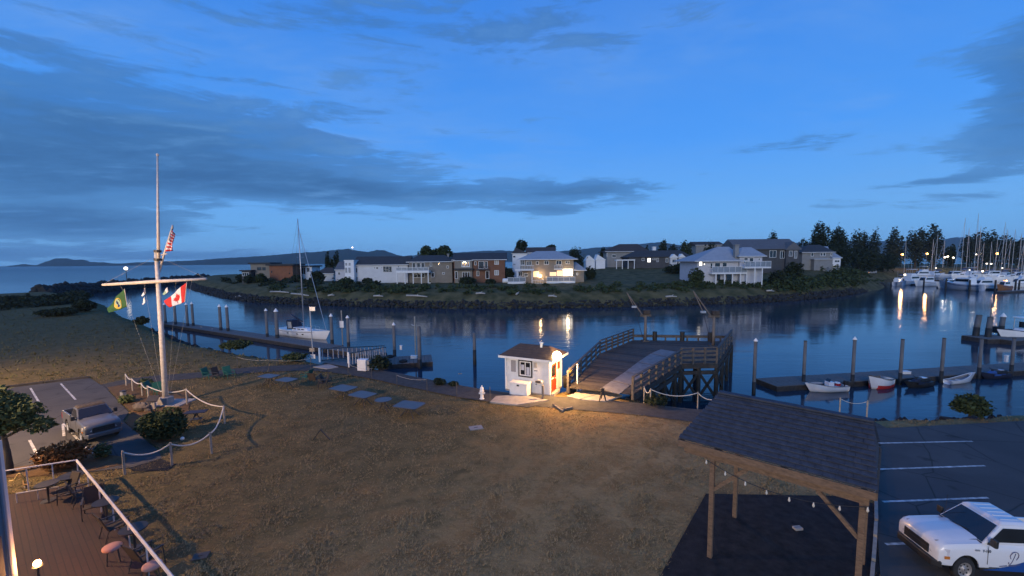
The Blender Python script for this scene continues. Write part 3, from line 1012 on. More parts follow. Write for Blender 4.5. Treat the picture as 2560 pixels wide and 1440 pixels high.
# 6
h = hroot('tan_house', 'tan two-storey house with tall white balcony on posts', 1065, 146)
wl, rf = block(h, 146, 1022, 1130, 655, 638, 12, 'hip', 'wall_tan', 'roof_dark', 0.8, ridge=(1046, 1112))
chimney(rf, h, 152, 1118, 1122, 636, 646, 'wall_grey')
for r, n in [((1031, 656.5, 1039, 673), 0), ((1042, 656.5, 1051, 673), 0), ((1053, 656.5, 1062, 673), 0), ((1075, 657, 1080, 666), 0), ((1095.5, 656, 1100, 663), 0), ((1078, 680.5, 1086, 693), 0), ((1106, 681, 1112, 686), 0), ((1034, 682, 1062, 694), 2), ((1117, 664, 1122, 671), 0)]:
    win(h, 146, r, 'd', bars=n)
deck(h, 146, 4.0, 990, 1072, 677, 0.7, 668, [992, 1012, 1032.5, 1053, 1070], 'glass')
# 7
h = hroot('brown_house', 'dark brown two-storey house with gabled right end and porch roof', 1200, 144)
block(h, 144, 1134, 1262, 650, 632, 13, 'gx', 'wall_brown', 'roof_dark', 0.7)
block(h, 143, 1136, 1180, 652, 644, 3, 'hip', 'wall_tan', 'roof_dark', 0.3)
block(h, 142.2, 1138, 1180, 675, 671, 1.2, 'flat', 'roof_dark', 'roof_dark', 0.4, yb=674)
for r, k, n in [((1154, 652, 1174.5, 668), 'd', 2)]:
    win(h, 143, r, k, bars=n, wd=0.3)
for r, k, n in [((1236, 649.5, 1247, 661.5), 'c', 1), ((1236, 675.5, 1247, 688), 'c', 1), ((1191, 677, 1198, 690), 'd', 1), ((1186, 653, 1191, 663), 'd', 0), ((1212, 653, 1219, 671), 'd', 0), ((1196, 653, 1210, 672), 'd', 0), ((1214, 677, 1223, 697), 'd', 0)]:
    win(h, 144, r, k, bars=n)
for r, n in [((1156, 679.5, 1175, 698), 2), ((1137.5, 678, 1144, 697), 0)]:
    win(h, 143, r, 'd', bars=n)
deck(h, 144, 1.6, 1190, 1222, 673, 0.25, 666, [], 'bars', 'wall_dark')
# 8 white house behind
h = hroot('white_gable_house', 'tall white house with dark roof behind the pale-roofed lit house', 1330, 168)
block(h, 168, 1281, 1318, 634, 619, 12, 'gy', 'wall_bright', 'roof_dark', 0.4, ridge=(1290, 1290))
block(h, 170, 1318, 1388, 632, 618, 10, 'gx', 'wall_bright', 'roof_brown', 0.4)
for r in [(1282, 639, 1289, 644.5), (1282, 659, 1289, 662)]:
    win(h, 168, r, 'd', bars=0)
# 9 lit house
h = hroot('terrace_house', 'grey house with pale hip roof, lit windows and white terrace fences', 1365, 141)
block(h, 141, 1303, 1434, 649, 627.5, 14, 'hip', 'wall_tan', 'roof_pale', 1.3, ridge=(1340, 1392))
block(h, 142, 1434, 1460, 676, 655, 9, 'hip', 'wall_tan', 'roof_pale', 0.8, ridge=(1430, 1440))
for r, k, n in [((1302, 650, 1312, 663), 'd', 1), ((1316, 652, 1329, 664), 'd', 2), ((1340, 653, 1347, 662), 'd', 0), ((1360, 652, 1372, 662), 'd', 1), ((1390, 651, 1404, 662), 'd', 1), ((1414, 652, 1424, 660), 'd', 1),
                ((1296, 679, 1306, 691), 'd', 1), ((1310, 683, 1320, 691), 'd', 1), ((1333, 678, 1347, 693), 'l', 2), ((1374, 680, 1391, 690), 'l', 2), ((1392, 676, 1405, 690), 'l', 1), ((1406.5, 671.5, 1432, 690), 'w', 3), ((1441, 682, 1445, 688), 'd', 0)]:
    win(h, 141, r, k, bars=n)
deck(h, 141, 3.0, 1287, 1335, 673.5, 0.4, 663.5, [1293, 1330], 'bars')
deck(h, 141, 1.5, 1386, 1406, 672, 0.3, 664, [], 'bars')
deck(h, 141, 5.0, 1269, 1314, 705, 0.9, 693.5, [], 'glass', foot=0)
deck(h, 141, 6.0, 1330, 1360, 710, 0.5, 700, [], 'bars', foot=0)
deck(h, 141, 4.5, 1367, 1438, 704, 0.7, 692.5, [], 'glass', foot=0)
q = atY(1350.5, 690, 140.6)
lp = MB().ball((q.x, q.y, q.z), 0.42).build('porch_lamp', M('porch_glow', (1, .8, .5), em=(1.0, 0.62, 0.27), es=28.0), h, world=True)
lamp(h, 'porch_light', (q.x, 139.6, q.z + .5), 350, (1, .62, .3), .3, world=True)
q = atY(1420, 682, 139.2)
lamp(h, 'dining_light', tuple(q), 550, (1, .70, .36), .4, world=True)
# two white peaked cabins
h = hroot('white_cabin', 'small white peaked cabin with one round dark window', 1474, 182)
block(h, 182, 1465, 1487, 652, 638, 5, 'gy', 'wall_bright', 'white_trim', 0.15, ridge=(1473, 1473))
q = atY(1471, 646, 181.9)
f = MB().tube([(q.x, 181.9, q.z), (q.x, 182.1, q.z)], 1.0, 16).build('window', 'white_trim', h, world=True)
MB().tube([(q.x, 181.86, q.z), (q.x, 182, q.z)], 0.75, 16).build('pane', 'glass_dark', f)
h = hroot('white_camper_house', 'small white stepped-roof cabin left of the hip-roofed grey house', 1500, 184)
block(h, 184, 1490, 1513, 650, 636, 5, 'gy', 'wall_bright', 'white_trim', 0.2, ridge=(1494, 1494))
for r in [(1493, 642, 1497, 646), (1501, 645, 1509, 649)]:
    win(h, 184, r, 'd', bars=0)
# 10
h = hroot('hip_roof_house', 'grey house under a large dark brown hip roof', 1565, 196)
block(h, 196, 1517, 1618, 629, 610, 14, 'hip', 'wall_grey', 'roof_brown', 1.0, ridge=(1548, 1594))
win(h, 196, (1516.5, 633, 1519, 641), 'd', bars=0)
win(h, 196, (1530, 636, 1540, 644), 'd', bars=1)
# 11
h = hroot('porch_house', 'long low grey house with small white gables and a porch', 1650, 184)
wl, rf = block(h, 184, 1572, 1726, 642.5, 626, 11, 'hip', 'wall_dark', 'roof_dark', 0.7, ridge=(1590, 1700))
chimney(rf, h, 190, 1632, 1640, 618, 630)
block(h, 182.6, 1676, 1693, 644, 635, 2.5, 'gy', 'wall_white', 'white_trim', 0.35)
block(h, 182.8, 1697.5, 1711, 643, 634.5, 2.5, 'gy', 'wall_white', 'white_trim', 0.35)
for r, k, n in [((1604, 645, 1611, 652), 'd', 1), ((1618, 645, 1627, 656), 'w', 0), ((1631, 645, 1640, 650), 'd', 1), ((1641, 645, 1647, 655), 'd', 1), ((1664, 645, 1671, 656), 'd', 1), ((1713, 647, 1724, 652), 'd', 1)]:
    win(h, 184, r, k, bars=n)
win(h, 182.6, (1680, 648, 1690, 657), 'd')
deck(h, 184, 3.5, 1541, 1588, 648.8, 0.45, None, [1541.5, 1556, 1570.5, 1586], m='white_trim')
# 12
h = hroot('stilt_house', 'lilac house with pale blue-grey hip roof on white deck posts', 1825, 134)
wl, rf = block(h, 134, 1744, 1852, 653, 617, 14, 'hip', 'wall_lilac', 'roof_pale', 1.6, ridge=(1794, 1822))
wl2, rf2 = block(h, 133, 1850, 1906, 641, 618, 12, 'hip', 'wall_lilac', 'roof_pale', 0.9, ridge=(1856, 1878))
chimney(rf2, h, 133.6, 1837, 1848, 613, 646, 'wall_grey')
for r, k, n in [((1775, 657, 1782, 671), 'd', 0), ((1786, 656.5, 1801, 671), 'd', 0), ((1805, 656, 1817.5, 671), 'd', 0), ((1747, 653.5, 1756, 665), 'w', 0), ((1758.5, 658, 1763, 663), 'w', 0)]:
    win(h, 134, r, k, bars=n)
for r, k, n in [((1859, 644, 1870, 659), 'd', 0), ((1872.5, 644, 1884, 659), 'd', 0), ((1895, 645, 1900, 652), 'd', 0)]:
    win(h, 133, r, k, bars=n)
for r in [(1792, 684, 1801, 702), (1815, 685, 1829, 702), (1872, 674, 1885, 684)]:
    win(h, 133.95, r, 'd', 'wall_dark', 0)
deck(h, 134, 2.6, 1780, 1868, 681.5, 0.45, 666, [1761.5, 1790, 1812, 1831.5, 1851.5, 1867], 'glass')
deck(h, 133, 3.2, 1862, 1928, 667.5, 0.4, 653, [1887.5, 1906], 'glass')
# 13
h = hroot('large_dark_house', 'large dark grey house with long grey roof behind the stilt house', 1930, 164)
block(h, 164, 1846, 1996, 623, 597.5, 14, 'gx', 'wall_dark', 'roof_grey', 0.8)
block(h, 163, 1966, 1998, 624, 604, 4, 'gy', 'wall_dark', 'roof_grey', 0.5)
for r, n in [((1923, 626, 1941, 644), 1), ((1949.5, 627, 1962, 646), 1)]:
    win(h, 164, r, 'd', bars=n)
for r, n in [((1972, 627, 1982, 641), 1), ((1985, 627, 1993, 646), 1)]:
    win(h, 163, r, 'd', bars=n)
win(h, 164, (1968, 655, 1974, 658), 'w', bars=0)
# 14
h = hroot('grey_corner_house', 'grey two-storey house with white trim beside the tall dark trees', 2045, 172)
block(h, 172, 2006, 2082, 631, 612, 13, 'hip', 'wall_grey', 'roof_dark', 0.7, ridge=(2022, 2050))
block(h, 170, 2036, 2082, 648, 646, 2.2, 'hip', 'wall_grey', 'roof_pale', 0.4)
block(h, 171, 2082, 2102, 645, 632, 8, 'gx', 'wall_bright', 'roof_pale', 0.4)
MB().add([tuple(atY(2042, 616, 178)), tuple(atY(2070, 616, 178)), tuple(atY(2073, 624, 174)), tuple(atY(2046, 624, 174))], [(0, 3, 2, 1)]).build('skylight', 'roof_pale', h, world=True)
for r, n in [((2027, 632, 2034, 641), 0), ((2050, 632, 2056, 640), 0), ((2057.5, 632, 2064, 640), 0), ((2076, 632, 2080, 640), 0)]:
    win(h, 172, r, 'd', bars=n)
for r in [(2086, 650, 2099, 656)]:
    win(h, 171, r, 'd', bars=1)
# roof far behind
h = hroot('distant_house', 'far house roof showing between dark trees on the rise', 1772, 230)
block(h, 230, 1740, 1808, 613, 604, 12, 'gx', 'wall_grey', 'roof_brown', 0.6)

# small things on the terraces and yards
for k, (x, y, Y, lab) in enumerate([(1264, 703, 137, 'round white fuel tank left of the white terrace fence'), (1075, 703, 140, 'small white pot at the right edge of the tan house yard'), (725, 704, 160, 'pale upturned dinghy below the red-brown house')]):
    p = atY(x, y, Y)
    z0 = fz(p.x, Y)
    tg = thing('yard_tank' if k == 0 else ('yard_pot' if k == 1 else 'upturned_dinghy'), lab, 'tank' if k == 0 else ('pot' if k == 1 else 'dinghy'), (p.x, Y, z0))
    if k == 2:
        MB().ball((0, 0, 0), (1.9, 0.7, 0.75), 12, 6).build('hull', 'gel_white', tg, smooth=True)
        MB().bar((-1.6, 0, .66), (1.6, 0, .66), .08).build('keel', 'wood_grey', tg)
    elif k == 0:
        MB().tube([(-1, 0, .9), (-.85, 0, .9), (.85, 0, .9), (1, 0, .9)], [.4, .75, .75, .4], 14).build('drum', 'white_paint', tg, smooth=True)
        for s in (-.6, .6):
            MB().box(s - .06, s + .06, -.5, .5, -.2, .3).build('foot', 'dark_metal', tg)
    else:
        MB().lathe([(.22, 0), (.34, .5), (.38, .55), (.3, .55)], 12).build('bowl', 'white_paint', tg, smooth=True)
        MB().ball((0, 0, .7), (.3, .3, .3)).build('plant_tuft', 'bank_grass', tg)

# ================================================================== TREES AND SHRUBS
M('leaf_dark', (0.030, 0.042, 0.018), 0.8, (0.012, 0.018, 0.009), 0.8, island=0.6, spec=0.2)
M('leaf_mid', (0.055, 0.075, 0.028), 0.8, (0.022, 0.034, 0.014), 0.8, island=0.6, spec=0.2)
M('leaf_light', (0.11, 0.13, 0.05), 0.8, (0.045, 0.06, 0.022), 0.8, island=0.6, spec=0.2)
M('leaf_rust', (0.20, 0.095, 0.035), 0.85, (0.10, 0.05, 0.02), 1.2, island=0.6, spec=0.15)
M('leaf_poplar', (0.04, 0.052, 0.032), 0.8, (0.016, 0.022, 0.014), 0.8, island=0.6, spec=0.2)

def tree(name, label, x, ytop, w_, Y, shape='round', mat='leaf_dark', n=1500, seed=1, group=None, yb=None, leaf=None):
    """tree standing on the far bank: pixel column x, top row, crown width in pixels, depth Y"""
    p = atY(x, ytop, Y)
    zg = fz(p.x, Y)
    hgt = p.z - zg
    s = Y / F
    r = w_ * s / 2
    t = thing(name, label, 'tree', (p.x, Y, zg), 0, group)
    g = random.Random(seed)
    leaf = leaf or max(0.22, 0.0021 * Y)
    if shape == 'round':
        c0 = hgt - min(2 * r * 0.95, hgt * .85) / 2
        hz = hgt - c0
        bl = [(0, 0, c0, r * .72, r * .72, hz * .9)]
        for k in range(5):
            a = k * 1.256 + g.random()
            bl.append((math.cos(a) * r * .55, math.sin(a) * r * .55, c0 + g.uniform(-.45, .35) * hz, r * .48, r * .48, hz * .5))
        th = c0
    elif shape == 'poplar':
        bl = []
        k = max(2, int(round(w_ / 14)))
        for i in range(k):
            xx = (-1 + 2 * (i + .5) / k) * r * .8
            hh = hgt * (g.uniform(.78, 1.0) if i != k // 2 else 1.0)
            bl.append((xx, g.uniform(-.5, .5) * r * .5, hh * .50, r / k * 1.7, r / k * 1.7, hh * .49))
        th = hgt * .6
    else:                                         # bushy: down to the ground
        bl = [(0, 0, hgt * .45, r * .8, r * .8, hgt * .5)]
        for k in range(4):
            a = k * 1.57 + g.random()
            bl.append((math.cos(a) * r * .5, math.sin(a) * r * .5, hgt * g.uniform(.3, .6), r * .5, r * .5, hgt * .38))
        th = hgt * .4
    tr = MB().tube([(0, 0, -.5), (g.uniform(-.1, .1), 0, th * .5), (g.uniform(-.3, .3), 0, th)], [max(.12, hgt * .028), hgt * .02, hgt * .008], 7)
    to = tr.build('trunk', 'trunk', t)
    lb = MB()
    for b in bl[1:]:
        lb.tube([(0, 0, th * .45), (b[0] * .5, b[1] * .5, (th * .45 + b[2]) / 2), (b[0], b[1], b[2])], [hgt * .012, hgt * .008, hgt * .003], 5)
    lb.build('limb', 'trunk', to)
    leaf_cloud('crown', bl, int(n * 1.7), leaf, mat, t, seed, clumps=34)
    return t

TR = [
    # behind the tan house
    ('broadleaf_tree', 'left rounded tree of the pair behind the tan house roof', 1066, 612, 42, 168, 'round', 'leaf_mid', 1500), ('broadleaf_tree', 'right rounded tree of the pair behind the tan house roof', 1112, 610, 44, 166, 'round', 'leaf_mid', 1500),
    ('broadleaf_tree', 'low dark tree filling the gap between pair behind tan house', 1088, 620, 30, 176, 'round', 'leaf_dark', 900),
    ('leaning_tree', 'windswept dark tree above the white gable house', 1303, 597, 38, 205, 'round', 'leaf_dark', 1300), ('small_tree', 'small spiky tree behind the pale hip roof', 1379, 609, 26, 180, 'round', 'leaf_dark', 900),
    ('round_tree', 'dome-shaped dark tree right of the lit house roof', 1441, 616, 46, 176, 'bushy', 'leaf_dark', 1400), ('round_tree', 'small dark tree left of the hip-roofed grey house', 1508, 617, 22, 205, 'bushy', 'leaf_dark', 800),
    ('slim_tree', 'slim upright tree behind the porch house chimney', 1657, 597, 19, 215, 'poplar', 'leaf_dark', 900), ('round_tree', 'low rounded tree right of the slim tree behind the porch house', 1682, 605, 26, 222, 'bushy', 'leaf_dark', 800),
    ('round_tree', 'broad dark tree behind the white porch gables', 1715, 600, 38, 218, 'bushy', 'leaf_mid', 1100), ('round_tree', 'dark tree left of the stilt house roof', 1776, 601, 42, 200, 'bushy', 'leaf_dark', 1200), ('round_tree', 'dark tree rising left of the large dark house roof', 1832, 599, 26, 195, 'bushy', 'leaf_dark', 800),
    ('round_tree', 'small dark tree between hip-roofed house and chimney', 1617, 612, 16, 215, 'bushy', 'leaf_dark', 500), ('round_tree', 'rounded tree standing alone above the large dark house roof', 1930, 571, 27, 205, 'bushy', 'leaf_dark', 1100),
    ('round_tree', 'rounded dark tree between the dark house and grey corner house', 2008, 590, 30, 195, 'bushy', 'leaf_dark', 900),
    ('tall_tree', 'tallest dark tree right of the grey corner house', 2052, 549, 50, 210, 'bushy', 'leaf_dark', 3600), ('tall_tree', 'second tall dark tree in the clump right of grey house', 2098, 557, 46, 215, 'bushy', 'leaf_dark', 3400), ('dense_tree', 'dense dark tree filling the clump base near the inlet', 2090, 600, 80, 200, 'bushy', 'leaf_dark', 2000),
    ('poplar_tree', 'first poplar right of the tall dark clump', 2141, 572, 24, 250, 'poplar', 'leaf_poplar', 1200), ('poplar_tree', 'second poplar right of the tall dark clump', 2160, 577, 20, 255, 'poplar', 'leaf_poplar', 1100), ('poplar_tree', 'third poplar right of the tall dark clump', 2188, 572, 28, 250, 'poplar', 'leaf_poplar', 1300),
    ('dense_tree', 'wide low dark tree at the head of the inlet', 2150, 615, 90, 225, 'bushy', 'leaf_dark', 2200), ('dense_tree', 'low dark tree left of the first orange street lamp', 2212, 628, 70, 250, 'bushy', 'leaf_dark', 1600),
    ('poplar_tree', 'broad poplar behind the leftmost orange street lamp', 2238, 567, 56, 285, 'poplar', 'leaf_poplar', 2200), ('poplar_tree', 'poplar clump left of the second orange street lamp', 2294, 570, 44, 290, 'poplar', 'leaf_poplar', 2000), ('poplar_tree', 'tall poplar right of the second orange street lamp', 2340, 559, 42, 288, 'poplar', 'leaf_poplar', 2200),
    ('round_tree', 'small round tree in the gap below the distant hills', 2384, 606, 14, 300, 'bushy', 'leaf_dark', 500), ('round_tree', 'low bush tree left of gap below the distant hills', 2374, 614, 18, 296, 'bushy', 'leaf_dark', 500),
    ('poplar_tree', 'leftmost poplar of the row behind the tallest masts', 2424, 584, 30, 300, 'poplar', 'leaf_poplar', 1400), ('poplar_tree', 'second poplar of the row behind the tallest masts', 2453, 574, 34, 300, 'poplar', 'leaf_poplar', 1700), ('poplar_tree', 'third poplar of the row behind the masts', 2480, 577, 24, 300, 'poplar', 'leaf_poplar', 1300),
    ('poplar_tree', 'fourth poplar of the row behind the masts', 2503, 582, 24, 300, 'poplar', 'leaf_poplar', 1300), ('poplar_tree', 'fifth poplar of the row behind the masts', 2530, 590, 26, 300, 'poplar', 'leaf_poplar', 1300), ('poplar_tree', 'last poplar of the row at the picture edge', 2556, 592, 30, 300, 'poplar', 'leaf_poplar', 1300),
    ('cypress_tree', 'tallest of three slim cypresses behind the small grey house', 839, 624, 11, 190, 'poplar', 'leaf_dark', 700), ('cypress_tree', 'left slim cypress of three behind the small grey house', 817, 629, 9, 195, 'poplar', 'leaf_dark', 600), ('cypress_tree', 'shortest cypress between the two taller ones', 827, 643, 8, 192, 'poplar', 'leaf_dark', 500),
    # garden trees at the left houses
    ('yard_tree', 'dark round tree hiding the brown bungalow front', 794, 675, 34, 158, 'bushy', 'leaf_dark', 1200), ('yard_tree', 'dark shrubby tree left of the red-brown wing', 622, 685, 28, 172, 'bushy', 'leaf_dark', 900), ('yard_tree', 'tall shrub before the modern house tan wing', 652, 682, 26, 170, 'bushy', 'leaf_mid', 900),
    ('yard_tree', 'shrub right of the red-brown wing below white windows', 742, 686, 30, 166, 'bushy', 'leaf_dark', 900), ('yard_tree', 'shrub mound left of the long white house gable', 866, 693, 44, 143, 'bushy', 'leaf_mid', 1100), ('yard_tree', 'dark tree against the right end of the brown house', 1270, 668, 36, 147, 'bushy', 'leaf_dark', 1100),
    ('yard_tree', 'shrub below the stilt house lit corner window', 1742, 668, 44, 129, 'bushy', 'leaf_mid', 1300), ('yard_tree', 'dark shrub right of the terrace house wing', 1477, 664, 30, 152, 'bushy', 'leaf_dark', 900), ('yard_tree', 'dark hedge clump under the porch house', 1690, 658, 60, 165, 'bushy', 'leaf_dark', 1200), ('yard_tree', 'dark shrub right of the stilt house posts', 1944, 672, 44, 134, 'bushy', 'leaf_dark', 1200),
    ('yard_tree', 'shrub below the large dark house windows', 1985, 652, 46, 150, 'bushy', 'leaf_dark', 1200), ('yard_tree', 'low shrub in front of the brown house porch', 1168, 692, 50, 138, 'bushy', 'leaf_dark', 1000), ('yard_tree', 'low shrub at the corner of the brown house', 1226, 697, 30, 138, 'bushy', 'leaf_dark', 700), ('yard_tree', 'bush left of the breakwater end at the channel', 601, 690, 16, 185, 'bushy', 'leaf_dark', 400)]
for k, (nm, lab, x, yt, wd, Y, sh, mt, n) in enumerate(TR):
    tree(nm, lab, x, yt, wd, Y, sh, mt, n, 100 + k, 'trees on the far bank')

# undergrowth on the far bank: one mass nobody could count
def scatter_bushes(name, spots, mat, seed, label, leaf=0.42, per=90):
    bl = []
    for x, y, z, r, hh in spots:
        bl.append((x, y, z + hh * .35, r, r, hh * .75))
    return tag(leaf_cloud(name, bl, per * len(bl), leaf, mat, None, seed, clumps=8, spread=.34), label, 'undergrowth', kind='stuff')

g = random.Random(5)
sp = []
fbw = P2(fb_px, WZ)
for k in range(330):
    i = g.choice(range(3, len(fbw) - 1))
    t = g.random()
    x = fbw[i][0] * (1 - t) + fbw[i + 1][0] * t
    y = fbw[i][1] * (1 - t) + fbw[i + 1][1] * t + g.uniform(5.5, 15)
    r = g.uniform(.8, 1.9)
    sp.append((x, y, fz(x, y), r, g.uniform(.5, 1.3)))
scatter_bushes('bank_undergrowth', sp, 'leaf_mid', 21, 'low weedy undergrowth along the far bank above the rocks', .34, 70)
sp = []
for k in range(150):
    x = g.uniform(80, 170)
    q = at(g.uniform(1945, 2215), 700, 0)
    px_ = g.uniform(1945, 2225)
    y = g.uniform(130, 175) if px_ > 2050 else g.uniform(124, 150)
    p = atY(px_, 700, y)
    z = fz(p.x, y)
    if z < -1.2:
        continue
    sp.append((p.x, y, z, g.uniform(1.6, 3.2), g.uniform(1.2, 2.6)))
scatter_bushes('bank_shrubs', sp, 'leaf_mid', 22, 'dense green shrub slope below the grey corner house', .42, 120)
sp = []
for k in range(60):
    i = g.choice(range(1, 5))
    t = g.random()
    x = fbw[i][0] * (1 - t) + fbw[i + 1][0] * t
    y = fbw[i][1] * (1 - t) + fbw[i + 1][1] * t + g.uniform(8, 30)
    sp.append((x, y, fz(x, y), g.uniform(1, 2.2), g.uniform(.8, 2)))
scatter_bushes('spit_undergrowth', sp, 'leaf_dark', 23, 'dark undergrowth on the spit left of the houses', .45, 90)

# dark thicket at the left end of the near shore
sp = []
for k in range(60):
    px_, py_ = g.uniform(-40, 215), 0
    y0 = 762 - px_ * 0.09
    p = at(px_, y0 + g.uniform(-4, 14), 0)
    sp.append((p.x, p.y, 0, g.uniform(1.4, 3.0), g.uniform(.9, 2.0)))
scatter_bushes('shore_thicket', sp, 'leaf_dark', 24, 'dark thicket along the near shore by the breakwater root', .34, 160)

def bush(name, label, px_, py_, w_, h_, mat, n, leaf, seed, z=0.0, cat='bush', stems=5):
    """bush standing on the near ground at its foot pixel, sizes in metres"""
    p = at(px_, py_, z)
    t = thing(name, label, cat, tuple(p))
    g = random.Random(seed)
    bl = [(0, 0, h_ * .5, w_ * .42, w_ * .42, h_ * .48)]
    for k in range(5):
        a = k * 1.256 + g.random()
        bl.append((math.cos(a) * w_ * .24, math.sin(a) * w_ * .24, h_ * g.uniform(.35, .65), w_ * .26, w_ * .26, h_ * .34))
    for k in range(stems):
        a = g.random() * 6.28
        MB().tube([(0, 0, -.05), (math.cos(a) * w_ * .12, math.sin(a) * w_ * .12, h_ * .35), (math.cos(a) * w_ * .25, math.sin(a) * w_ * .25, h_ * .7)], [.04, .03, .012], 5).build('stem', 'trunk', t)
    leaf_cloud('foliage', bl, n, leaf, mat, t, seed, clumps=40, spread=.26)
    return t

bush('round_shrub', 'large clipped round green shrub beside the flagpole bed', 412, 1098, 2.35, 1.75, 'leaf_mid', 5200, .085, 31)
bush('meadow_bush', 'low dark bush mound out in the left meadow', 145, 790, 6.2, 1.5, 'leaf_dark', 2600, .20, 32)
bush('meadow_bush', 'rounded dark bush at the shore left of the green flag', 213, 779, 4.2, 2.4, 'leaf_dark', 2600, .19, 33)
bush('shore_bush', 'small dark bush at the waterline left of the flagpole', 354, 812, 2.2, 1.3, 'leaf_dark', 700, .2, 34)
bush('shore_bush', 'dark green bush on the bank below the long dock', 590, 874, 3.4, 1.0, 'leaf_mid', 2600, .10, 35)
bush('shore_bush', 'leafy bush at the shore left of the gangway', 738, 903, 2.4, .8, 'leaf_mid', 2000, .08, 36)
bush('shore_bush', 'dark bush behind the white electrical cabinet', 948, 922, 2.4, 1.2, 'leaf_dark', 1200, .11, 37)
bush('green_bush', 'rounded green bush at the water edge right of the pavilion', 2425, 1038, 1.9, 1.3, 'leaf_mid', 2600, .10, 38)
bush('garden_plant', 'small leafy green plant by the kerb of flagpole bed', 318, 1008, 0.95, 0.6, 'leaf_light', 500, .10, 39, stems=3)
bush('rust_shrub', 'rusty orange shrub beside the patio corner', 160, 1172, 2.0, 1.35, 'leaf_rust', 2600, .08, 40)
bush('small_conifer', 'small pointed yellow-green shrub near the silver pickup', 258, 1146, 0.75, 0.8, 'leaf_light', 700, .06, 41, stems=3)
bush('path_shrub', 'yellow-green spiky shrub behind the flagpole bed', 366, 972, 1.0, 0.9, 'leaf_light', 500, .10, 42, stems=3)
for k, (x, y, w_, h_, lab) in enumerate([(1100, 962, 1.0, .5, 'dark weedy clump on the shore edge left of the hydrant'), (1133, 964, .8, .3, 'low dark weed clump beside the shore edge clump'), (1640, 1012, 1.8, .7, 'dark weeds at the foot of the pier rope')]):
    bush('weed_clump', lab, x, y, w_, h_, 'leaf_dark', 500, .09, 50 + k, stems=2)

# garden tree at the left edge
p = at(26, 1188, 0)
t = thing('garden_tree', 'dark leafy garden tree at the left edge by the car park', 'tree', tuple(p))
to = MB().tube([(0, 0, -.1), (-.1, .05, 1.0), (-.28, .1, 2.2), (-.4, .1, 3.4)], [.16, .13, .10, .04], 9).build('trunk', 'trunk', t, smooth=True)
for a in [(-.2, .1, 1.9, 1.2, .2, 3.1), (-.25, .1, 2.1, -.9, -.3, 3.2), (-.22, .1, 1.7, 1.7, -.1, 2.4), (-.3, .1, 2.5, .1, .5, 3.7)]:
    MB().tube([a[:3], ((a[0] + a[3]) / 2, (a[1] + a[4]) / 2, (a[2] + a[5]) / 2 + .1), a[3:]], [.06, .04, .015], 6).build('limb', 'trunk', to)
leaf_cloud('crown', [(-.3, 0, 3.0, 1.2, 1.1, .75), (.75, .1, 2.9, .8, .7, .5), (1.5, 0, 2.35, .62, .5, .38), (-1.0, 0, 3.2, .9, .8, .6), (.2, 0, 2.35, .8, .7, .4), (-.5, .2, 3.7, .7, .6, .4)], 9000, .085, 'leaf_light', t, 61, clumps=60, spread=.24)

# ================================================================== DOCKS, PILINGS, BOATS
def piling(x, ytop, ywl, label, r=0.17, cap='white', band=1.3, group=None, lean=0.0):
    p = at(x, ywl, WZ)
    zt = zat(x, ytop, p)
    t = thing('piling', label, 'piling', tuple(p), 0, group)
    MB().tube([(0, 0, -1.0), (lean * .4, 0, band), (lean, 0, zt - WZ)], [r * 1.1, r * 1.05, r], 10).build('shaft', 'piling', t, smooth=True)
    MB().tube([(0, 0, -.9), (lean * .38, 0, band - .05)], [r * 1.18, r * 1.12], 10).build('tide_band', 'tide', t, smooth=True)
    if cap == 'white':
        MB().lathe([(r * 1.25, 0), (r * 1.25, .06), (r * .1, r * 2.0)], 12, (lean, 0, zt - WZ)).build('cap', 'white_paint', t)
    elif cap == 'gull':
        MB().lathe([(r * 1.12, 0), (r * .9, .05)], 10, (lean, 0, zt - WZ)).build('cap', 'wood_dark', t)
    return t

for x, yt, yw, lab, r in [(415, 762, 816, 'end piling of the long dock nearest the red and white flag', .22), (440, 762, 819, 'second piling along the long dock from its far end', .22), (470, 762, 823, 'third piling of the long dock from its far end', .22), (484, 760, 822, 'fourth piling of the long dock, paired behind the third', .22),
                          (553, 767, 834, 'left piling of the middle pair on the long dock', .24), (571, 768, 836, 'right piling of the middle pair on the long dock', .24)]:
    piling(x, yt, yw, lab, r, 'white', 1.2, 'long dock pilings')
for x, yt, yw, lab, r in [(669, 777, 851, 'white-capped piling left of the yacht stern', .20), (694, 779, 854, 'thick white-capped piling against the yacht stern', .27), (831, 791, 868, 'white-capped piling right of the yacht bow', .22), (872, 795, 875, 'white-capped piling beyond the gangway', .20), (987, 813, 896, 'white-capped piling at the foot of the gangway', .19)]:
    piling(x, yt, yw, lab, r, 'white', 1.2, 'dock pilings with white caps')
piling(1050, 816, 922, 'plain piling through the near float end', .22, None, 1.2)
piling(1187, 832, 912, 'lone piling standing in open water left of the shed', .19, None, 1.9)
for x, yt, yw, lab in [(1884, 853, 986, 'lone piling off the left end of the right-hand dock'), (2008, 853, 966, 'first piling of the right dock beside its empty left end'), (2130, 849, 966, 'piling at the stern of the small outboard skiff'), (2249, 849, 962, 'piling between the red rowing boat and the watercraft'),
                       (2352, 846, 957, 'piling right of the black watercraft'), (2446, 848, 947, 'piling at the bow of the white canoe'), (2527, 846, 940, 'piling right of the blue watercraft')]:
    piling(x, yt, yw, lab, .145, 'white' if x in (1884, 2130) else 'gull', 1.25, 'right dock pilings')
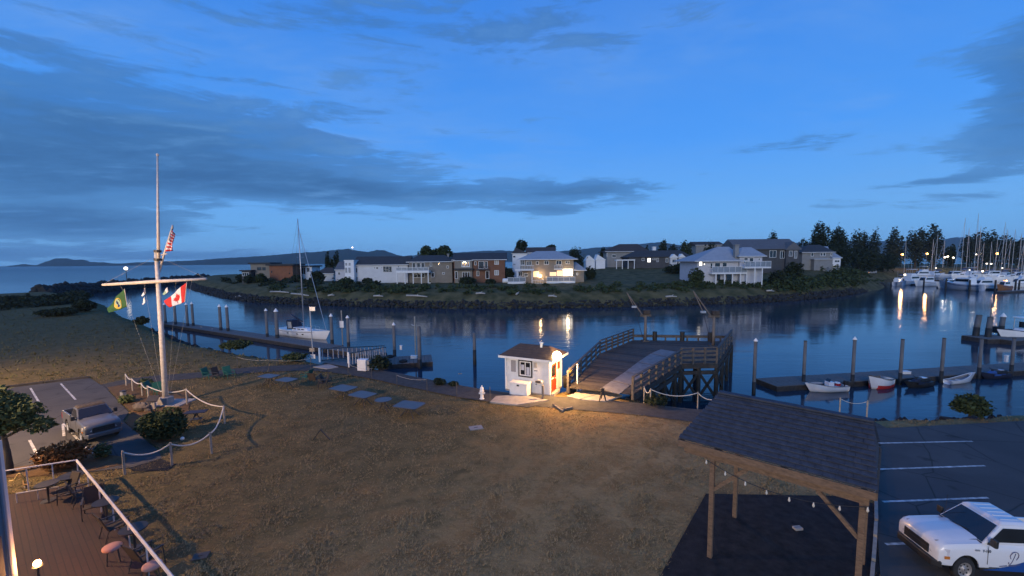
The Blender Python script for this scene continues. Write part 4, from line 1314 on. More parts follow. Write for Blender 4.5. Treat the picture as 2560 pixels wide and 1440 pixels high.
for x, yt, yw, lab, r in [(2437, 788, 850, 'dark leaning piling at the corner of the upper right dock', .34), (2468, 793, 853, 'dark piling with a pipe on top by the upper right dock', .32), (2500, 792, 846, 'pale piling behind the fishing boat stern', .30)]:
    t = piling(x, yt, yw, lab, r, 'gull' if x != 2500 else 'white', 2.0, None, .35 if x == 2437 else .2)
    if x != 2500:
        t.children[0].data.materials[0] = MATS['wood_dark']
    if x == 2468:
        MB().tube([(.2, 0, 3.3), (.2, 0, 5.6)], .06, 6).build('pipe', 'dark_metal', t)
# thin posts and pipes in the water near the float
for x, yt, yb, z, lab in [(857, 776, 862, WZ, 'thin pale sign post between two white-capped pilings'), (1040, 791, 905, WZ, 'thin pale pipe beside the near float piling')]:
    p = at(x, yb, z)
    t = thing('dock_post', lab, 'post', tuple(p))
    zt = zat(x, yt, p) - z
    MB().tube([(0, 0, -1), (0, 0, zt)], .09, 8).build('shaft', 'post_wood', t)
    if x == 857:
        MB().box(-.3, .3, -.13, -.09, zt - 2.6, zt - 1.6).build('sign_plate', 'white_paint', t)
    else:
        MB().tube([(0, 0, zt - 1.2), (-.45, 0, zt - 1.0)], .04, 6).build('bracket', 'alu', t)

def planked(root, a, b, wd, z, th, n, mat='wood_grey', side='wood_dark', name='deck_plank'):
    """float or walkway between ground points a and b: side beams, end beams and its own planks"""
    a, b = Vector((a[0], a[1], 0)), Vector((b[0], b[1], 0))
    d = b - a
    L = d.length
    d.normalize()
    nn = Vector((-d.y, d.x, 0))
    up = Vector((0, 0, 1))
    for s in (-1, 1):
        MB().bar(a + nn * s * wd / 2 + up * (z - th / 2), b + nn * s * wd / 2 + up * (z - th / 2), .16, th).build('side_beam', side, root, world=True)
    for e in (a + d * .1, b - d * .1):
        MB().bar(e - nn * (wd / 2 - .09) + up * (z - th / 2 - .01), e + nn * (wd / 2 - .09) + up * (z - th / 2 - .01), .16, th - .03).build('end_beam', side, root, world=True)
    g = random.Random(int(L * 100))
    sl = L / n
    first = None
    for i in range(n):
        c = a + d * sl * (i + .5)
        dz = g.uniform(-.006, .006)
        if first is None:
            o = MB().box(-sl * .47, sl * .47, -wd / 2 - .03, wd / 2 + .03, -.025, .025).build(name, mat, root)
            first = o
        else:
            o = first.copy()
            COL.objects.link(o)
        o.location = Vector((c.x, c.y, z + .03 + dz)) - root.location
        o.rotation_euler = (0, 0, math.atan2(d.y, d.x) + g.uniform(-.004, .004))

# --- long dock on the left
a, b = at(416, 806, WZ + .55), at(836, 869, WZ + .55)
D = thing('long_dock', 'long dark floating dock reaching from gangway towards the channel', 'dock', (a.x, a.y, WZ))
planked(D, a, b, 2.6, WZ + .55, .5, 60)
for k in range(9):
    c = a.lerp(b, (k + .5) / 9)
    MB().cbox((c.x, c.y, WZ + .02), (2.2, 2.0, .5), math.atan2((b - a).y, (b - a).x)).build('float_tank', 'rubber', D, world=True)
# --- near float and its stub
a, b = at(945, 893, WZ + .5), at(1083, 893, WZ + .5)
D = thing('near_float', 'dark floating landing at the foot of the gangway', 'dock', (a.x, a.y, WZ))
planked(D, at(948, 904, WZ + .5), at(1080, 896, WZ + .5), 4.0, WZ + .5, .6, 14)
for k in (0.15, .5, .85):
    c = at(948, 904, WZ + .5).lerp(at(1080, 896, WZ + .5), k)
    MB().cbox((c.x, c.y, WZ), (1.5, 3.4, .5), .1).build('float_tank', 'rubber', D, world=True)
# joining float between long dock and gangway foot
D = thing('link_float', 'short low float linking long dock to the landing behind gangway', 'dock', (0, 0, WZ))
planked(D, at(838, 870, WZ + .5), at(950, 886, WZ + .5), 2.2, WZ + .5, .5, 14)
# --- right dock
a, b = at(1914, 957, WZ + .45), at(2640, 912, WZ + .45)
D = thing('right_dock', 'long dark floating dock with small boats right of the pier', 'dock', (a.x, a.y, WZ))
planked(D, a, b, 2.7, WZ + .45, .5, 54)
for k in range(8):
    c = a.lerp(b, (k + .5) / 8)
    MB().cbox((c.x, c.y, WZ), (2.4, 2.1, .5), math.atan2((b - a).y, (b - a).x)).build('float_tank', 'rubber', D, world=True)
# --- upper right dock
D = thing('upper_dock', 'short dark dock with the white fishing boat at right edge', 'dock', (0, 0, WZ))
planked(D, at(2436, 844, WZ + .6), at(2512, 842, WZ + .6), 3.2, WZ + .6, .8, 10)
planked(D, at(2512, 850, WZ + .6), at(2640, 838, WZ + .6), 2.2, WZ + .6, .7, 14)
# things lying on docks
def dock_box(label, x, y, z, d, mat, name='dock_box', cat='box'):
    p = at(x, y, z)
    t = thing(name, label, cat, tuple(p))
    MB().box(-d[0] / 2, d[0] / 2, -d[1] / 2, d[1] / 2, 0, d[2] * .8).build('body', mat, t, bevel=.02)
    MB().box(-d[0] / 2 - .02, d[0] / 2 + .02, -d[1] / 2 - .02, d[1] / 2 + .02, d[2] * .8 + .002, d[2]).build('lid', mat, t, bevel=.02)

dock_box('flat white dock box beside the black watercraft', 2262, 934, WZ + .5, (.85, .5, .28), 'white_paint')
dock_box('small white box on the end of the near float', 1035, 896, WZ + .55, (.75, .45, .38), 'white_paint')
dock_box('tiny white bucket-like box at the far edge of near float', 1003, 874, WZ + .55, (.3, .3, .6), 'white_paint')
dock_box('white power pedestal on the right dock at the picture edge', 2515, 905, WZ + .5, (.25, .25, .8), 'white_paint', 'power_pedestal', 'pedestal')
dock_box('dark drum beside the fishing boat on upper dock', 2494, 832, WZ + .65, (.9, .9, 1.0), 'black', 'dock_drum', 'drum')
for k, (x, y) in enumerate([(975, 893), (1008, 905), (962, 903)]):
    p = at(x, y, WZ + .56)
    t = thing('fender_tyre', ['black tyre fender lying nearest the gangway foot', 'black tyre lying at the front edge of near float', 'black tyre lying at left end of near float'][k], 'tyre', tuple(p))
    MB().tube([(math.cos(i * .524) * .38, math.sin(i * .524) * .38, .12) for i in range(13)], .13, 7, False).build('ring', 'rubber', t, smooth=True)
    MB().tube([(math.cos(i * .524) * .24, math.sin(i * .524) * .24, .12) for i in range(13)], .03, 5, False).build('bead', 'black', t)

# --- gangway with white pickets
A, B = at(800, 905, 0.15), at(962, 889, WZ + .75)
A2, B2 = at(872, 918, 0.15), at(966, 893, WZ + .75)
G = thing('gangway', 'sloping gangway with rows of pale pickets down to the float', 'gangway', tuple(A))
def rail_side(p, q, hgt, n, mat):
    up = Vector((0, 0, 1))
    MB().bar(p + up * hgt, q + up * hgt, .09, .09).build('hand_rail', 'wood_grey', G, world=True)
    MB().bar(p + up * .12, q + up * .12, .08, .14).build('bottom_rail', 'wood_grey', G, world=True)
    for i in range(n):
        c = p.lerp(q, (i + .5) / n)
        MB().bar(c + up * .19, c + up * (hgt - .045), .15, .05, (q - p)).build('picket', mat, G, world=True)
M('picket_pale', (0.42, 0.42, 0.42), .8, (.30, .30, .30), 3)
rail_side(A, B, 1.25, 15, 'picket_pale')
rail_side(A2, B2, 1.25, 17, 'picket_pale')
MB().add([A, A2, B2, B], [(0, 1, 2, 3)]).add([A - Vector((0, 0, .15)), A2 - Vector((0, 0, .15)), B2 - Vector((0, 0, .15)), B - Vector((0, 0, .15))], [(3, 2, 1, 0)]).build('walk_deck', 'wood_grey', G, world=True)
for p in (A, A2):
    MB().bar(p, p + Vector((0, 0, 1.35)), .14, .14).build('gate_post', 'white_paint', G, world=True)

# --- lamp post by the gangway, notice, white cabinet
p = at(783, 897, 0)
t = thing('pole', 'slim pale pole with sign boxes at the left of gangway', 'pole', tuple(p))
zt = zat(774, 766, p)
MB().tube([(0, 0, 0), (-.08, 0, zt)], [.07, .05], 8).build('shaft', 'alu', t)
MB().box(-.1, .45, -.05, .05, zt - .45, zt - .05).build('flag_box', 'alu', t)
MB().box(-.28, .22, -.12, -.08, .75, 1.1).build('sign_plate', 'post_wood', t)
MB().box(-.22, .26, -.12, -.08, .05, .45).build('notice', 'white_paint', t)
p = at(908, 927, 0)
t = thing('electric_cabinet', 'white electrical cabinet standing on the shore by the gangway', 'cabinet', tuple(p), rad(-14))
MB().box(-.52, .35, -.1, .45, -.1, 1.0).build('case', 'white_paint', t, bevel=.02)
MB().box(-.47, .30, -.125, -.102, .02, .94).build('door', 'white_trim', t)
MB().box(.36, .60, .0, .45, -.1, .95).build('side_case', 'wall_grey', t, bevel=.02)

# ------------------------------------------------------------------ boats
def hull_mesh(L, B, fr, bow=0.6, draft=0.35, sheer=0.35, n=11, transom=0.82):
    """lofted hull, bow at +x; returns MB and a half-beam function"""
    m = MB()
    secs = []
    def hb(t):
        return B / 2 * (transom + (1 - transom) * min(1, t * 3)) * (1 - max(0, (t - .42) / .58) ** 2.1)
    def zs(t):
        return fr + sheer * max(0, (t - .25) / .75) ** 1.7
    for i in range(n):
        t = i / (n - 1)
        x = -L / 2 + L * t
        b, z = max(hb(t), .015), zs(t)
        rk = bow * max(0, (t - .6) / .4) ** 2
        pts = []
        for (f_, zz) in ((1.0, 1.0), (.97, .55), (.86, .15), (.6, -.25), (.0, -1.0)):
            zq = z * zz if zz > 0 else draft * zz * (1 - max(0, (t - .7) / .3) ** 2)
            xx = x + rk * (zq / z if zq > 0 else 0) - (rk if zq <= 0 else rk * (1 - zq / z)) * .35
            pts.append((xx, b * f_, zq))
        secs.append(pts)
    b0 = len(m.v)
    for pts in secs:
        for p in pts:
            m.v.append(Vector(p))
        for p in reversed(pts[:-1]):
            m.v.append(Vector((p[0], -p[1], p[2])))
    k = 9
    for i in range(n - 1):
        for j in range(k - 1):
            q = b0 + i * k + j
            m.f.append((q, q + 1, q + k + 1, q + k))
    m.f.append(tuple(b0 + j for j in range(k)))
    return m, hb, zs

def deck_cap(L, hb, zs, n=11, inset=.04, drop=.05, t0=0.0, t1=1.0):
    m = MB()
    for i in range(n):
        t = t0 + (t1 - t0) * i / (n - 1)
        x = -L / 2 + L * t
        b = max(hb(t) - inset, .01)
        m.v += [Vector((x, b, zs(t) - drop)), Vector((x, -b, zs(t) - drop))]
    for i in range(n - 1):
        m.f.append((2 * i, 2 * i + 1, 2 * i + 3, 2 * i + 2))
    return m

def gunwale(L, hb, zs, w_, mat, parent, n=14):
    for s in (1, -1):
        pts = [(-L / 2 + L * i / (n - 1), s * hb(i / (n - 1)), zs(i / (n - 1))) for i in range(n)]
        MB().tube(pts, w_, 6).build('gunwale', mat, parent, smooth=True)

def trunk_cabin(x0, x1, w0, w1, z0, z1, rake=.35):
    """cabin with raked front (front at +x)"""
    return MB().add([(x0, -w0, z0), (x1, -w1, z0), (x1, w1, z0), (x0, w0, z0), (x0 + .05, -w0 * .86, z1), (x1 - rake, -w1 * .8, z1), (x1 - rake, w1 * .8, z1), (x0 + .05, w0 * .86, z1)],
                    [(0, 3, 2, 1), (4, 5, 6, 7), (0, 1, 5, 4), (1, 2, 6, 5), (2, 3, 7, 6), (3, 0, 4, 7)])

# the yacht at the long dock
p1, p2 = at(703, 836, WZ), at(806, 852, WZ)
c = (p1 + p2) / 2
Y_ = thing('sailing_yacht', 'white sailing yacht with tall mast and navy canopy at the long dock', 'yacht', (c.x, c.y + .8, WZ), math.atan2(p2.y - p1.y, p2.x - p1.x) + .05)
Ly = (p2 - p1).length * 1.04
m, hb, zs = hull_mesh(Ly, 2.7, 1.15, .8, .5, .35)
hu = m.build('hull', 'gel_white', Y_, smooth=True)
for s in (1, -1):
    for xq in (-2.2, .3, 1.6):
        MB().cbox((xq, s * (hb((xq + Ly / 2) / Ly) * .985 + .0), .68), (.42, .05, .15)).build('porthole', 'glass_dark', hu)
    n_ = 12
    MB().tube([(-Ly / 2 + Ly * i / n_, s * (hb(i / n_) + .008), zs(i / n_) - .24) for i in range(n_ + 1)], .03, 5).build('stripe', 'navy', hu)
deck_cap(Ly, hb, zs).build('deck', 'gel_white', Y_)
trunk_cabin(-1.6, 2.3, .95, .55, 1.12, 1.62, .7).build('cabin', 'gel_white', Y_, bevel=.06)
for s in (1, -1):
    for xq in (-.9, .1, 1.0):
        MB().cbox((xq, s * (.93 - .12 * (xq + 1.6) / 2), 1.40), (.6, .05, .16)).build('cabin_window', 'glass_dark', Y_)
dg = MB()
for i in range(6):
    a = math.pi * i / 5
    pass
MB().add([(-2.9, -.95, 1.2), (-1.3, -.95, 1.35), (-1.3, .95, 1.35), (-2.9, .95, 1.2), (-3.2, -.85, 2.75), (-1.75, -.8, 2.75), (-1.75, .8, 2.75), (-3.2, .85, 2.75)], [(4, 5, 6, 7), (0, 1, 5, 4), (2, 3, 7, 6), (1, 2, 6, 5)]).build('canopy', 'navy', Y_)
MB().add([(-2.6, -.97, 1.42), (-1.5, -.97, 1.47), (-1.8, -.88, 2.5), (-2.75, -.92, 2.5)], [(0, 1, 2, 3)]).build('canopy_window', 'curtain', Y_)
mast_h = zat(759, 546, c) - WZ
MB().tube([(.35, 0, 1.5), (.32, 0, mast_h * .6), (.2, 0, mast_h)], [.10, .09, .06], 8).build('mast', 'alu', Y_, smooth=True)
for zz, w_ in ((mast_h * .42, .85), (mast_h * .68, .7)):
    MB().tube([(.35, -w_, zz), (.35, w_, zz)], .025, 5).build('spreader', 'alu', Y_)
MB().tube([(.3, 0, 2.35), (-3.1, 0, 3.55)], .07, 7).build('boom', 'alu', Y_)
MB().tube([(.1, 0, 2.55), (-1.5, 0, 3.05), (-3.0, 0, 3.62)], [.10, .15, .09], 8).build('sail_cover', 'navy', Y_, smooth=True)
MB().tube([(Ly / 2 - .1, 0, 1.5), (.25, 0, mast_h * .93)], .045, 5).build('forestay', 'alu', Y_)
MB().tube([(-Ly / 2 + .1, 0, 1.3), (.2, 0, mast_h - .05)], .014, 4).build('backstay', 'dark_metal', Y_)
for s in (1, -1):
    MB().tube([(.3, s * 1.15, 1.2), (.35, s * .85, mast_h * .42), (.35, s * .7, mast_h * .68), (.22, 0, mast_h * .95)], .014, 4).build('shroud', 'dark_metal', Y_)
    MB().tube([(-3.2 + i * .64, s * (hb((-3.2 + i * .64 + Ly / 2) / Ly) - .06), zs(.5) + .55) for i in range(11)], .012, 4).build('life_line', 'alu', Y_)
    for i in range(0, 11, 2):
        xq = -3.2 + i * .64
        MB().tube([(xq, s * (hb((xq + Ly / 2) / Ly) - .06), 1.1), (xq, s * (hb((xq + Ly / 2) / Ly) - .06), zs(.5) + .55)], .015, 4).build('stanchion', 'alu', Y_)

def small_boat(name, label, x, y, L, B, fr, heading, mat='gel_white', seats=2, strip='wood_grey', sheer=.25, inner='wall_lilac', bow=.4, z=WZ):
    p = at(x, y, z)
    t = thing(name, label, 'boat', tuple(p), heading)
    m, hb, zs = hull_mesh(L, B, fr, bow, .12, sheer)
    m.build('hull', mat, t, smooth=True)
    deck_cap(L, hb, zs, drop=fr * .55, inset=.05, t1=.93).build('inner_floor', inner, t)
    mi = MB()
    for s in (1, -1):
        pts = [(-L / 2 + L * i / 10, s * (hb(i / 10) - .05), zs(i / 10)) for i in range(10)]
        for q0, q1 in zip(pts, pts[1:]):
            mi.add([q0, q1, (q1[0], q1[1], q1[2] - fr * .55), (q0[0], q0[1], q0[2] - fr * .55)], [(0, 1, 2, 3)])
    mi.build('inner_side', inner, t)
    gunwale(L, hb, zs, .035, strip, t)
    for k in range(seats):
        xq = -L * .28 + k * L * .3
        b = hb((xq + L / 2) / L) - .06
        MB().box(xq - .14, xq + .14, -b, b, fr * .62, fr * .62 + .05).build('seat', 'wood_grey' if mat != 'gel_white' else 'white_trim', t)
    return t, hb, zs

# two dinghies tucked under the long dock
for k, (x, y, lab) in enumerate([(496, 824, 'left small pale dinghy beside the long dock'), (522, 829, 'right small pale dinghy beside the long dock')]):
    small_boat('dinghy', lab, x, y, 2.6, 1.2, .42, rad(-31), 'gel_white', 2, 'wood_grey')
# skiff with outboard
t, hb, zs = small_boat('outboard_skiff', 'white open skiff with blue rail and black outboard at right dock', 2066, 977, 3.55, 1.5, .55, rad(184), 'gel_white', 2, 'wall_grey', .3)
MB().cbox((-1.9, 0, .72), (.34, .3, .42)).build('outboard_cowl', 'black', t, bevel=.06)
MB().cbox((-1.86, 0, .25), (.18, .12, .6)).build('outboard_leg', 'dark_metal', t)
MB().cbox((-1.3, -.35, .52), (.5, .4, .34)).build('fuel_tank', M('red_paint', (.45, .03, .03), .5), t, bevel=.03)
MB().cbox((-.25, 0, .68), (.5, .6, .45)).build('console', 'gel_white', t, bevel=.04)
MB().add([(-.05, -.28, .9), (-.05, .28, .9), (-.22, .24, 1.15), (-.22, -.24, 1.15)], [(0, 1, 2, 3)]).build('windscreen', 'glass_dark', t)
MB().cbox((.75, 0, .55), (.6, .7, .12)).build('foredeck_pad', 'navy', t)
MB().tube([(math.cos(i * .524) * .2 - .95, math.sin(i * .524) * .2 + .1, .78) for i in range(13)], .05, 6, False).build('life_ring', 'gel_white', t)
# red and white rowing boat
t, hb, zs = small_boat('rowing_boat', 'red-bottomed white rowing boat with upright bow at right dock', 2197, 968, 2.9, 1.55, .8, rad(205), 'gel_white', 3, 'wood_grey', .55, 'wood_grey', .5)
m2 = MB()
for i in range(12):
    tt = i / 11
    for s in (1, -1):
        m2.v.append(Vector((-1.45 + 2.9 * tt - (.12 if tt > .9 else 0), s * (hb(tt) * .97 + .012), .30 + .12 * tt ** 2)))
        m2.v.append(Vector((-1.45 + 2.9 * tt - (.2 if tt > .9 else 0), s * (hb(tt) * .88 + .014), .02)))
for i in range(11):
    b_ = i * 4
    m2.f += [(b_, b_ + 1, b_ + 5, b_ + 4), (b_ + 3, b_ + 2, b_ + 6, b_ + 7)]
m2.build('red_strake', 'red_paint', t)
MB().tube([(-1.1, -.5, .72), (1.0, -.3, .95)], .03, 6).build('oar', 'wood_tan', t)
MB().tube([(-1.1, .45, .72), (1.0, .35, .95)], .03, 6).build('oar', 'wood_tan', t)
# canoe
t, hb, zs = small_boat('canoe', 'slim white canoe with upswept bow at the right dock', 2398, 957, 3.4, .8, .38, rad(14), 'gel_white', 2, 'white_trim', .55, 'wall_grey', .5)
# personal watercraft
for k, (x, y, hd, lab) in enumerate([(2296, 966, 196, 'black watercraft with white seat patch beside the red rowing boat'), (2487, 945, 190, 'dark blue watercraft nearest the right picture edge')]):
    p = at(x, y, WZ)
    t = thing('personal_watercraft', lab, 'watercraft', tuple(p), rad(hd))
    m, hb, zs = hull_mesh(3.0, 1.15, .48, .5, .2, .2)
    m.build('hull', 'black' if k == 0 else 'navy', t, smooth=True)
    deck_cap(3.0, hb, zs, drop=.02).build('deck', 'black', t)
    trunk_cabin(-1.3, .35, .26, .22, .45, .80, .15).build('seat', 'black', t, bevel=.06)
    MB().cbox((-.55, 0, .83), (.5, .44, .06)).build('seat_patch', 'gel_white' if k == 0 else 'wall_lilac', t, bevel=.02)
    trunk_cabin(.2, 1.25, .34, .12, .45, .78, .7).build('nose', 'navy' if k == 0 else M('blue_gel', (.04, .10, .30), .3), t, bevel=.05)
    MB().tube([(.25, -.36, 1.0), (.4, 0, .92), (.25, .36, 1.0)], .035, 6).build('handlebar', 'black', t)
    MB().bar((.5, 0, .7), (.38, 0, .94), .14).build('steering_post', 'black', t)
    for s in (1, -1):
        MB().cbox((.2, s * .52, .46), (1.4, .06, .16)).build('side_flash', 'blue_gel' if 'blue_gel' in MATS else 'navy', t)

# fishing boat at right edge
p = at(2545, 850, WZ)
t = thing('fishing_boat', 'white fishing boat with wheelhouse frame at the right edge', 'boat', (p.x + 1.0, p.y, WZ), rad(186))
m, hb, zs = hull_mesh(8.0, 2.6, 1.25, .9, .4, .5)
m.build('hull', 'gel_white', t, smooth=True)
deck_cap(8.0, hb, zs, drop=.3, inset=.1).build('deck', 'wall_lilac', t)
gunwale(8.0, hb, zs, .06, 'navy', t)
trunk_cabin(-.6, 1.6, .8, .7, 1.0, 1.75, .5).build('cabin', 'gel_white', t, bevel=.05)
for s in (1, -1):
    for xq in (-.8, 1.0):
        MB().tube([(xq, s * .75, 1.3), (xq, s * .7, 3.3)], .05, 6).build('frame_post', 'alu', t)
MB().box(-1.0, 1.2, -.85, .85, 3.3, 3.42).build('hardtop', 'gel_white', t, bevel=.03)
MB().tube([(.1, 0, 3.4), (.1, 0, 6.0)], [.07, .03], 6).build('antenna_mast', 'white_trim', t)
for zz in (4.3, 5.0, 5.6):
    MB().bar((.1, -.4, zz), (.1, .4, zz), .06).build('antenna_arm', 'white_trim', t)
MB().box(.3, .34, -.6, .6, 1.8, 2.7).build('windscreen', 'glass_dark', t)
MB().cbox((-4.15, 0, 1.2), (.4, .5, .7)).build('outboard_cowl', 'black', t, bevel=.08)

# ================================================================== SHED
S0 = at(1374, 987, 0.05)
SR = rad(-27)
S = thing('harbour_shed', 'small white harbour shed with brown hip roof and red door', 'shed', tuple(S0), SR)
SW, SD, SH = 3.45, 2.3, 2.42
M('shed_white', (0.72, 0.72, 0.70), .7, (0.56, 0.56, 0.545), 1.6, .25, 10)
M('shed_roof', (0.105, 0.072, 0.055), .9, (0.07, 0.048, 0.038), 3, .5, 14)
MB().box(-SW, 0, 0, SD, 0.0, SH).build('wall', 'shed_white', S)
MB().box(-SW - .04, .04, -.04, SD + .04, -.12, -.001).build('plinth', 'concrete', S)
for (x, y) in ((-SW, 0), (0, 0), (0, SD)):
    MB().box(x - .055, x + .055, y - .055, y + .055, 0.01, SH - .01).build('corner_board', 'white_paint', S)
vs, fs = roof_solid(-SW - .38, .38, -.4, SD + .4, SH + .005, -SW + .62, -.5, SD / 2, SD / 2, SH + .82, .12)
rf = MB().add(vs, fs).build('roof', 'shed_roof', S)
for q in ((-SW - .40, .40, -.43, -.403), (-SW - .40, .40, SD + .403, SD + .43)):
    MB().box(q[0], q[1], q[2], q[3], SH - .02, SH + .14).build('fascia', 'white_paint', rf)
for q in ((-SW - .43, -SW - .402), (.402, .43)):
    MB().box(q[0], q[1], -.40, SD + .40, SH - .02, SH + .14).build('fascia', 'white_paint', rf)
# shingle courses of the front slope
ns = 6
for i in range(ns):
    f0, f1 = i / ns, (i + 1.06) / ns
    def sp_(f, end):
        y = -.4 + (SD / 2 + .4) * f
        z = SH + .125 + (.70) * f
        x = (-SW - .38 + 1.0 * f) if end == 0 else (.38 - .88 * f)
        return x, y, z
    a, b, c_, d_ = sp_(f0, 0), sp_(f0, 1), sp_(min(f1, 1), 1), sp_(min(f1, 1), 0)
    lift = .030
    MB().add([(a[0], a[1] - .01, a[2] + lift), (b[0], b[1] - .01, b[2] + lift), (c_[0], c_[1], c_[2] + .010), (d_[0], d_[1], d_[2] + .010), (a[0], a[1] - .01, a[2]), (b[0], b[1] - .01, b[2])], [(0, 1, 2, 3), (4, 5, 1, 0)]).build('shingle_course', 'shed_roof', rf)
MB().lathe([(.09, 0), (.09, .3), (.14, .3), (.14, .36)], 10, (-1.0, .9, SH + .72)).build('roof_vent', 'white_paint', rf)
def swin(x0, x1, z0, z1, fm, pm_, wd=.05, bars=0, pane=None):
    f = MB()
    for q in ((x0, x1, z0, z0 + wd), (x0, x1, z1 - wd, z1), (x0, x0 + wd, z0 + wd, z1 - wd), (x1 - wd, x1, z0 + wd, z1 - wd)):
        f.box(q[0], q[1], -.05, .02, q[2], q[3])
    w_ = f.build('window', fm, S)
    MB().box(x0 + .01, x1 - .01, -.012, .02, z0 + .01, z1 - .01).build('pane', pm_, w_)
    return w_
M('screen', (.30, .29, .29), .8, (.25, .24, .24), 20)
swin(-3.12, -2.52, 1.25, 2.3, 'white_trim', 'screen', .09)
w_ = swin(-2.42, -1.32, 1.05, 2.3, 'black', 'glass_dark', .09)
f = MB()
for q in ((-2.32, -1.42, 1.15, 1.22), (-2.32, -1.42, 2.13, 2.2), (-2.32, -2.25, 1.22, 2.13), (-1.49, -1.42, 1.22, 2.13), (-1.90, -1.84, 1.22, 2.13)):
    f.box(q[0], q[1], -.04, .0, q[2], q[3])
f.build('sash', 'white_paint', w_)
MB().box(-2.20, -1.96, -.022, -.014, 1.55, 1.95).build('paper', 'wall_lilac', w_)
MB().box(-1.78, -1.54, -.022, -.014, 1.25, 1.80).build('paper', 'wall_lilac', w_)
MB().box(-1.22, -.96, -.03, -.005, 1.83, 2.2).build('notice_board', 'curtain', S)
MB().box(-1.22, -.82, -.03, -.005, 1.38, 1.76).build('sign_plate', 'white_trim', S)
for i in range(3):
    MB().box(-1.16 + i * .09, -1.10 + i * .09, -.034, -.031, 1.58, 1.66).build('sign_letter', 'black', S)
# mailbox on the wall
mbx = MB().prism_y([(-.98, .78), (-.48, .78), (-.48, .95), (-.56, 1.02), (-.9, 1.02), (-.98, .95)], -.24, -.004).build('letter_box', 'alu', S, bevel=.02)
MB().box(-.99, -.6, -.255, -.243, .82, .96).build('letter_flap', 'dark_metal', mbx)
MB().box(-1.06, -.98, -.06, -.004, .62, .68).build('tap', 'dark_metal', S)
# red door on the right side
dr = MB().box(.004, .05, .12, 1.22, .10, 2.12).build('door', 'red_door', S, bevel=.008)
MB().box(.051, .06, .27, 1.07, 1.2, 1.98).build('door_pane', 'glass_dark', dr)
MB().box(.052, .10, .18, .62, 1.06, 1.10).build('door_bar', 'white_trim', dr)
MB().ball((.1, .9, 1.0), .04).build('handle', 'alu', dr)
for q in ((.02, .115, .02, 2.2), (1.225, 1.32, .02, 2.2)):
    MB().box(.003, .07, q[0], q[1], q[2], q[3]).build('door_casing', 'white_paint', S)
MB().box(.003, .07, .118, 1.222, 2.125, 2.2).build('door_casing', 'white_paint', S)
MB().box(.003, .30, .05, 1.3, -.10, .08).build('door_step', 'concrete', S)
MB().box(.003, .05, 1.45, 1.9, 1.5, 2.0).build('safety_board', 'red_door', S)
# flood lamp under the eave corner
fl = MB().box(.44, .60, -.08, .08, 2.44, 2.58).build('flood_lamp', 'dark_metal', S, bevel=.02)
MB().ball((.56, -.02, 2.84), .32, 14, 10).build('lamp_globe', 'lamp_flood', fl, smooth=True)
MB().bar((.405, .0, 2.5), (.44, .0, 2.5), .05).build('lamp_arm', 'dark_metal', fl)
lamp(S, 'flood_light', (1.15, -.10, 2.60), 2300, (1.0, .52, .18), .10)

# chest, hydrant, bollards ...
p = at(1296, 989, 0)
t = thing('storage_chest', 'low white storage chest standing before the shed wall', 'chest', tuple(p), SR)
MB().box(-.68, .68, -.05, .62, .0, .82).build('body', 'shed_white', t, bevel=.03)
MB().box(-.72, .72, -.09, .66, .823, .92).build('lid', 'shed_white', t, bevel=.03)
MB().box(-.08, .08, -.12, -.055, .70, .80).build('latch', 'dark_metal', t)
p = at(1205, 998, 0)
t = thing('fire_hydrant', 'white fire hydrant on the lawn left of the shed', 'hydrant', tuple(p))
MB().lathe([(.17, 0), (.17, .06), (.11, .08), (.11, .52), (.16, .54), (.16, .60), (.12, .62), (.13, .72), (.10, .84), (.04, .9)], 14).build('barrel', 'white_paint', t, smooth=True)
MB().lathe([(.035, .9), (.035, .98)], 6).build('top_nut', 'white_paint', t)
for s in (1, -1):
    MB().tube([(s * .1, 0, .42), (s * .21, 0, .42)], .06, 10).build('side_nozzle', 'white_paint', t)
MB().tube([(0, -.1, .42), (0, -.22, .42)], .085, 12).build('pumper_nozzle', 'white_paint', t)
def post(name, label, x, y, ytop, r, mat, cap=None, cat='post'):
    p = at(x, y, 0)
    t = thing(name, label, cat, tuple(p))
    zt = zat(x, ytop, p)
    MB().tube([(0, 0, -.1), (0, 0, zt)], r, 10).build('shaft', mat, t)
    MB().lathe([(r * 1.12, 0), (r * 1.12, .05), (r * .5, .09)], 10, (0, 0, zt)).build('cap', cap or mat, t)
    return t
post('bollard', 'short dark bollard before the shed corner', 1357, 1000, 966, .08, 'wood_grey')
post('marker_post', 'slim white post at the start of the pier ramp', 1443, 974, 913, .055, 'white_paint')
t = post('service_post', 'yellow-topped service post right of the red door', 1426, 966, 936, .07, 'white_paint')
MB().cbox((0, 0, 1.05), (.4, .3, .45)).build('service_box', M('yellow_box', (.62, .42, .08), .5), t, bevel=.03)
p = at(1417, 968, 0)
t = thing('waste_bin', 'dark waste bin against the shed end wall', 'bin', tuple(p))
MB().lathe([(.26, 0), (.30, .75), (.32, .78)], 14).build('body', 'dark_metal', t, smooth=True)
MB().lathe([(.33, .785), (.33, .84), (.12, .93)], 14).build('lid', 'black', t, smooth=True)
# brown easel
p = at(1506, 1003, 0)
t = thing('easel_sign', 'small brown folding easel standing on the path before slabs', 'easel', tuple(p))
for (x, y) in ((-.25, -.15), (.2, -.2), (0, .35)):
    MB().bar((x, y, 0), (0, 0, .92), .06).build('leg', 'wood_dark', t)
MB().box(-.12, .12, -.06, -.03, .45, .9).build('board', 'wood_dark', t)
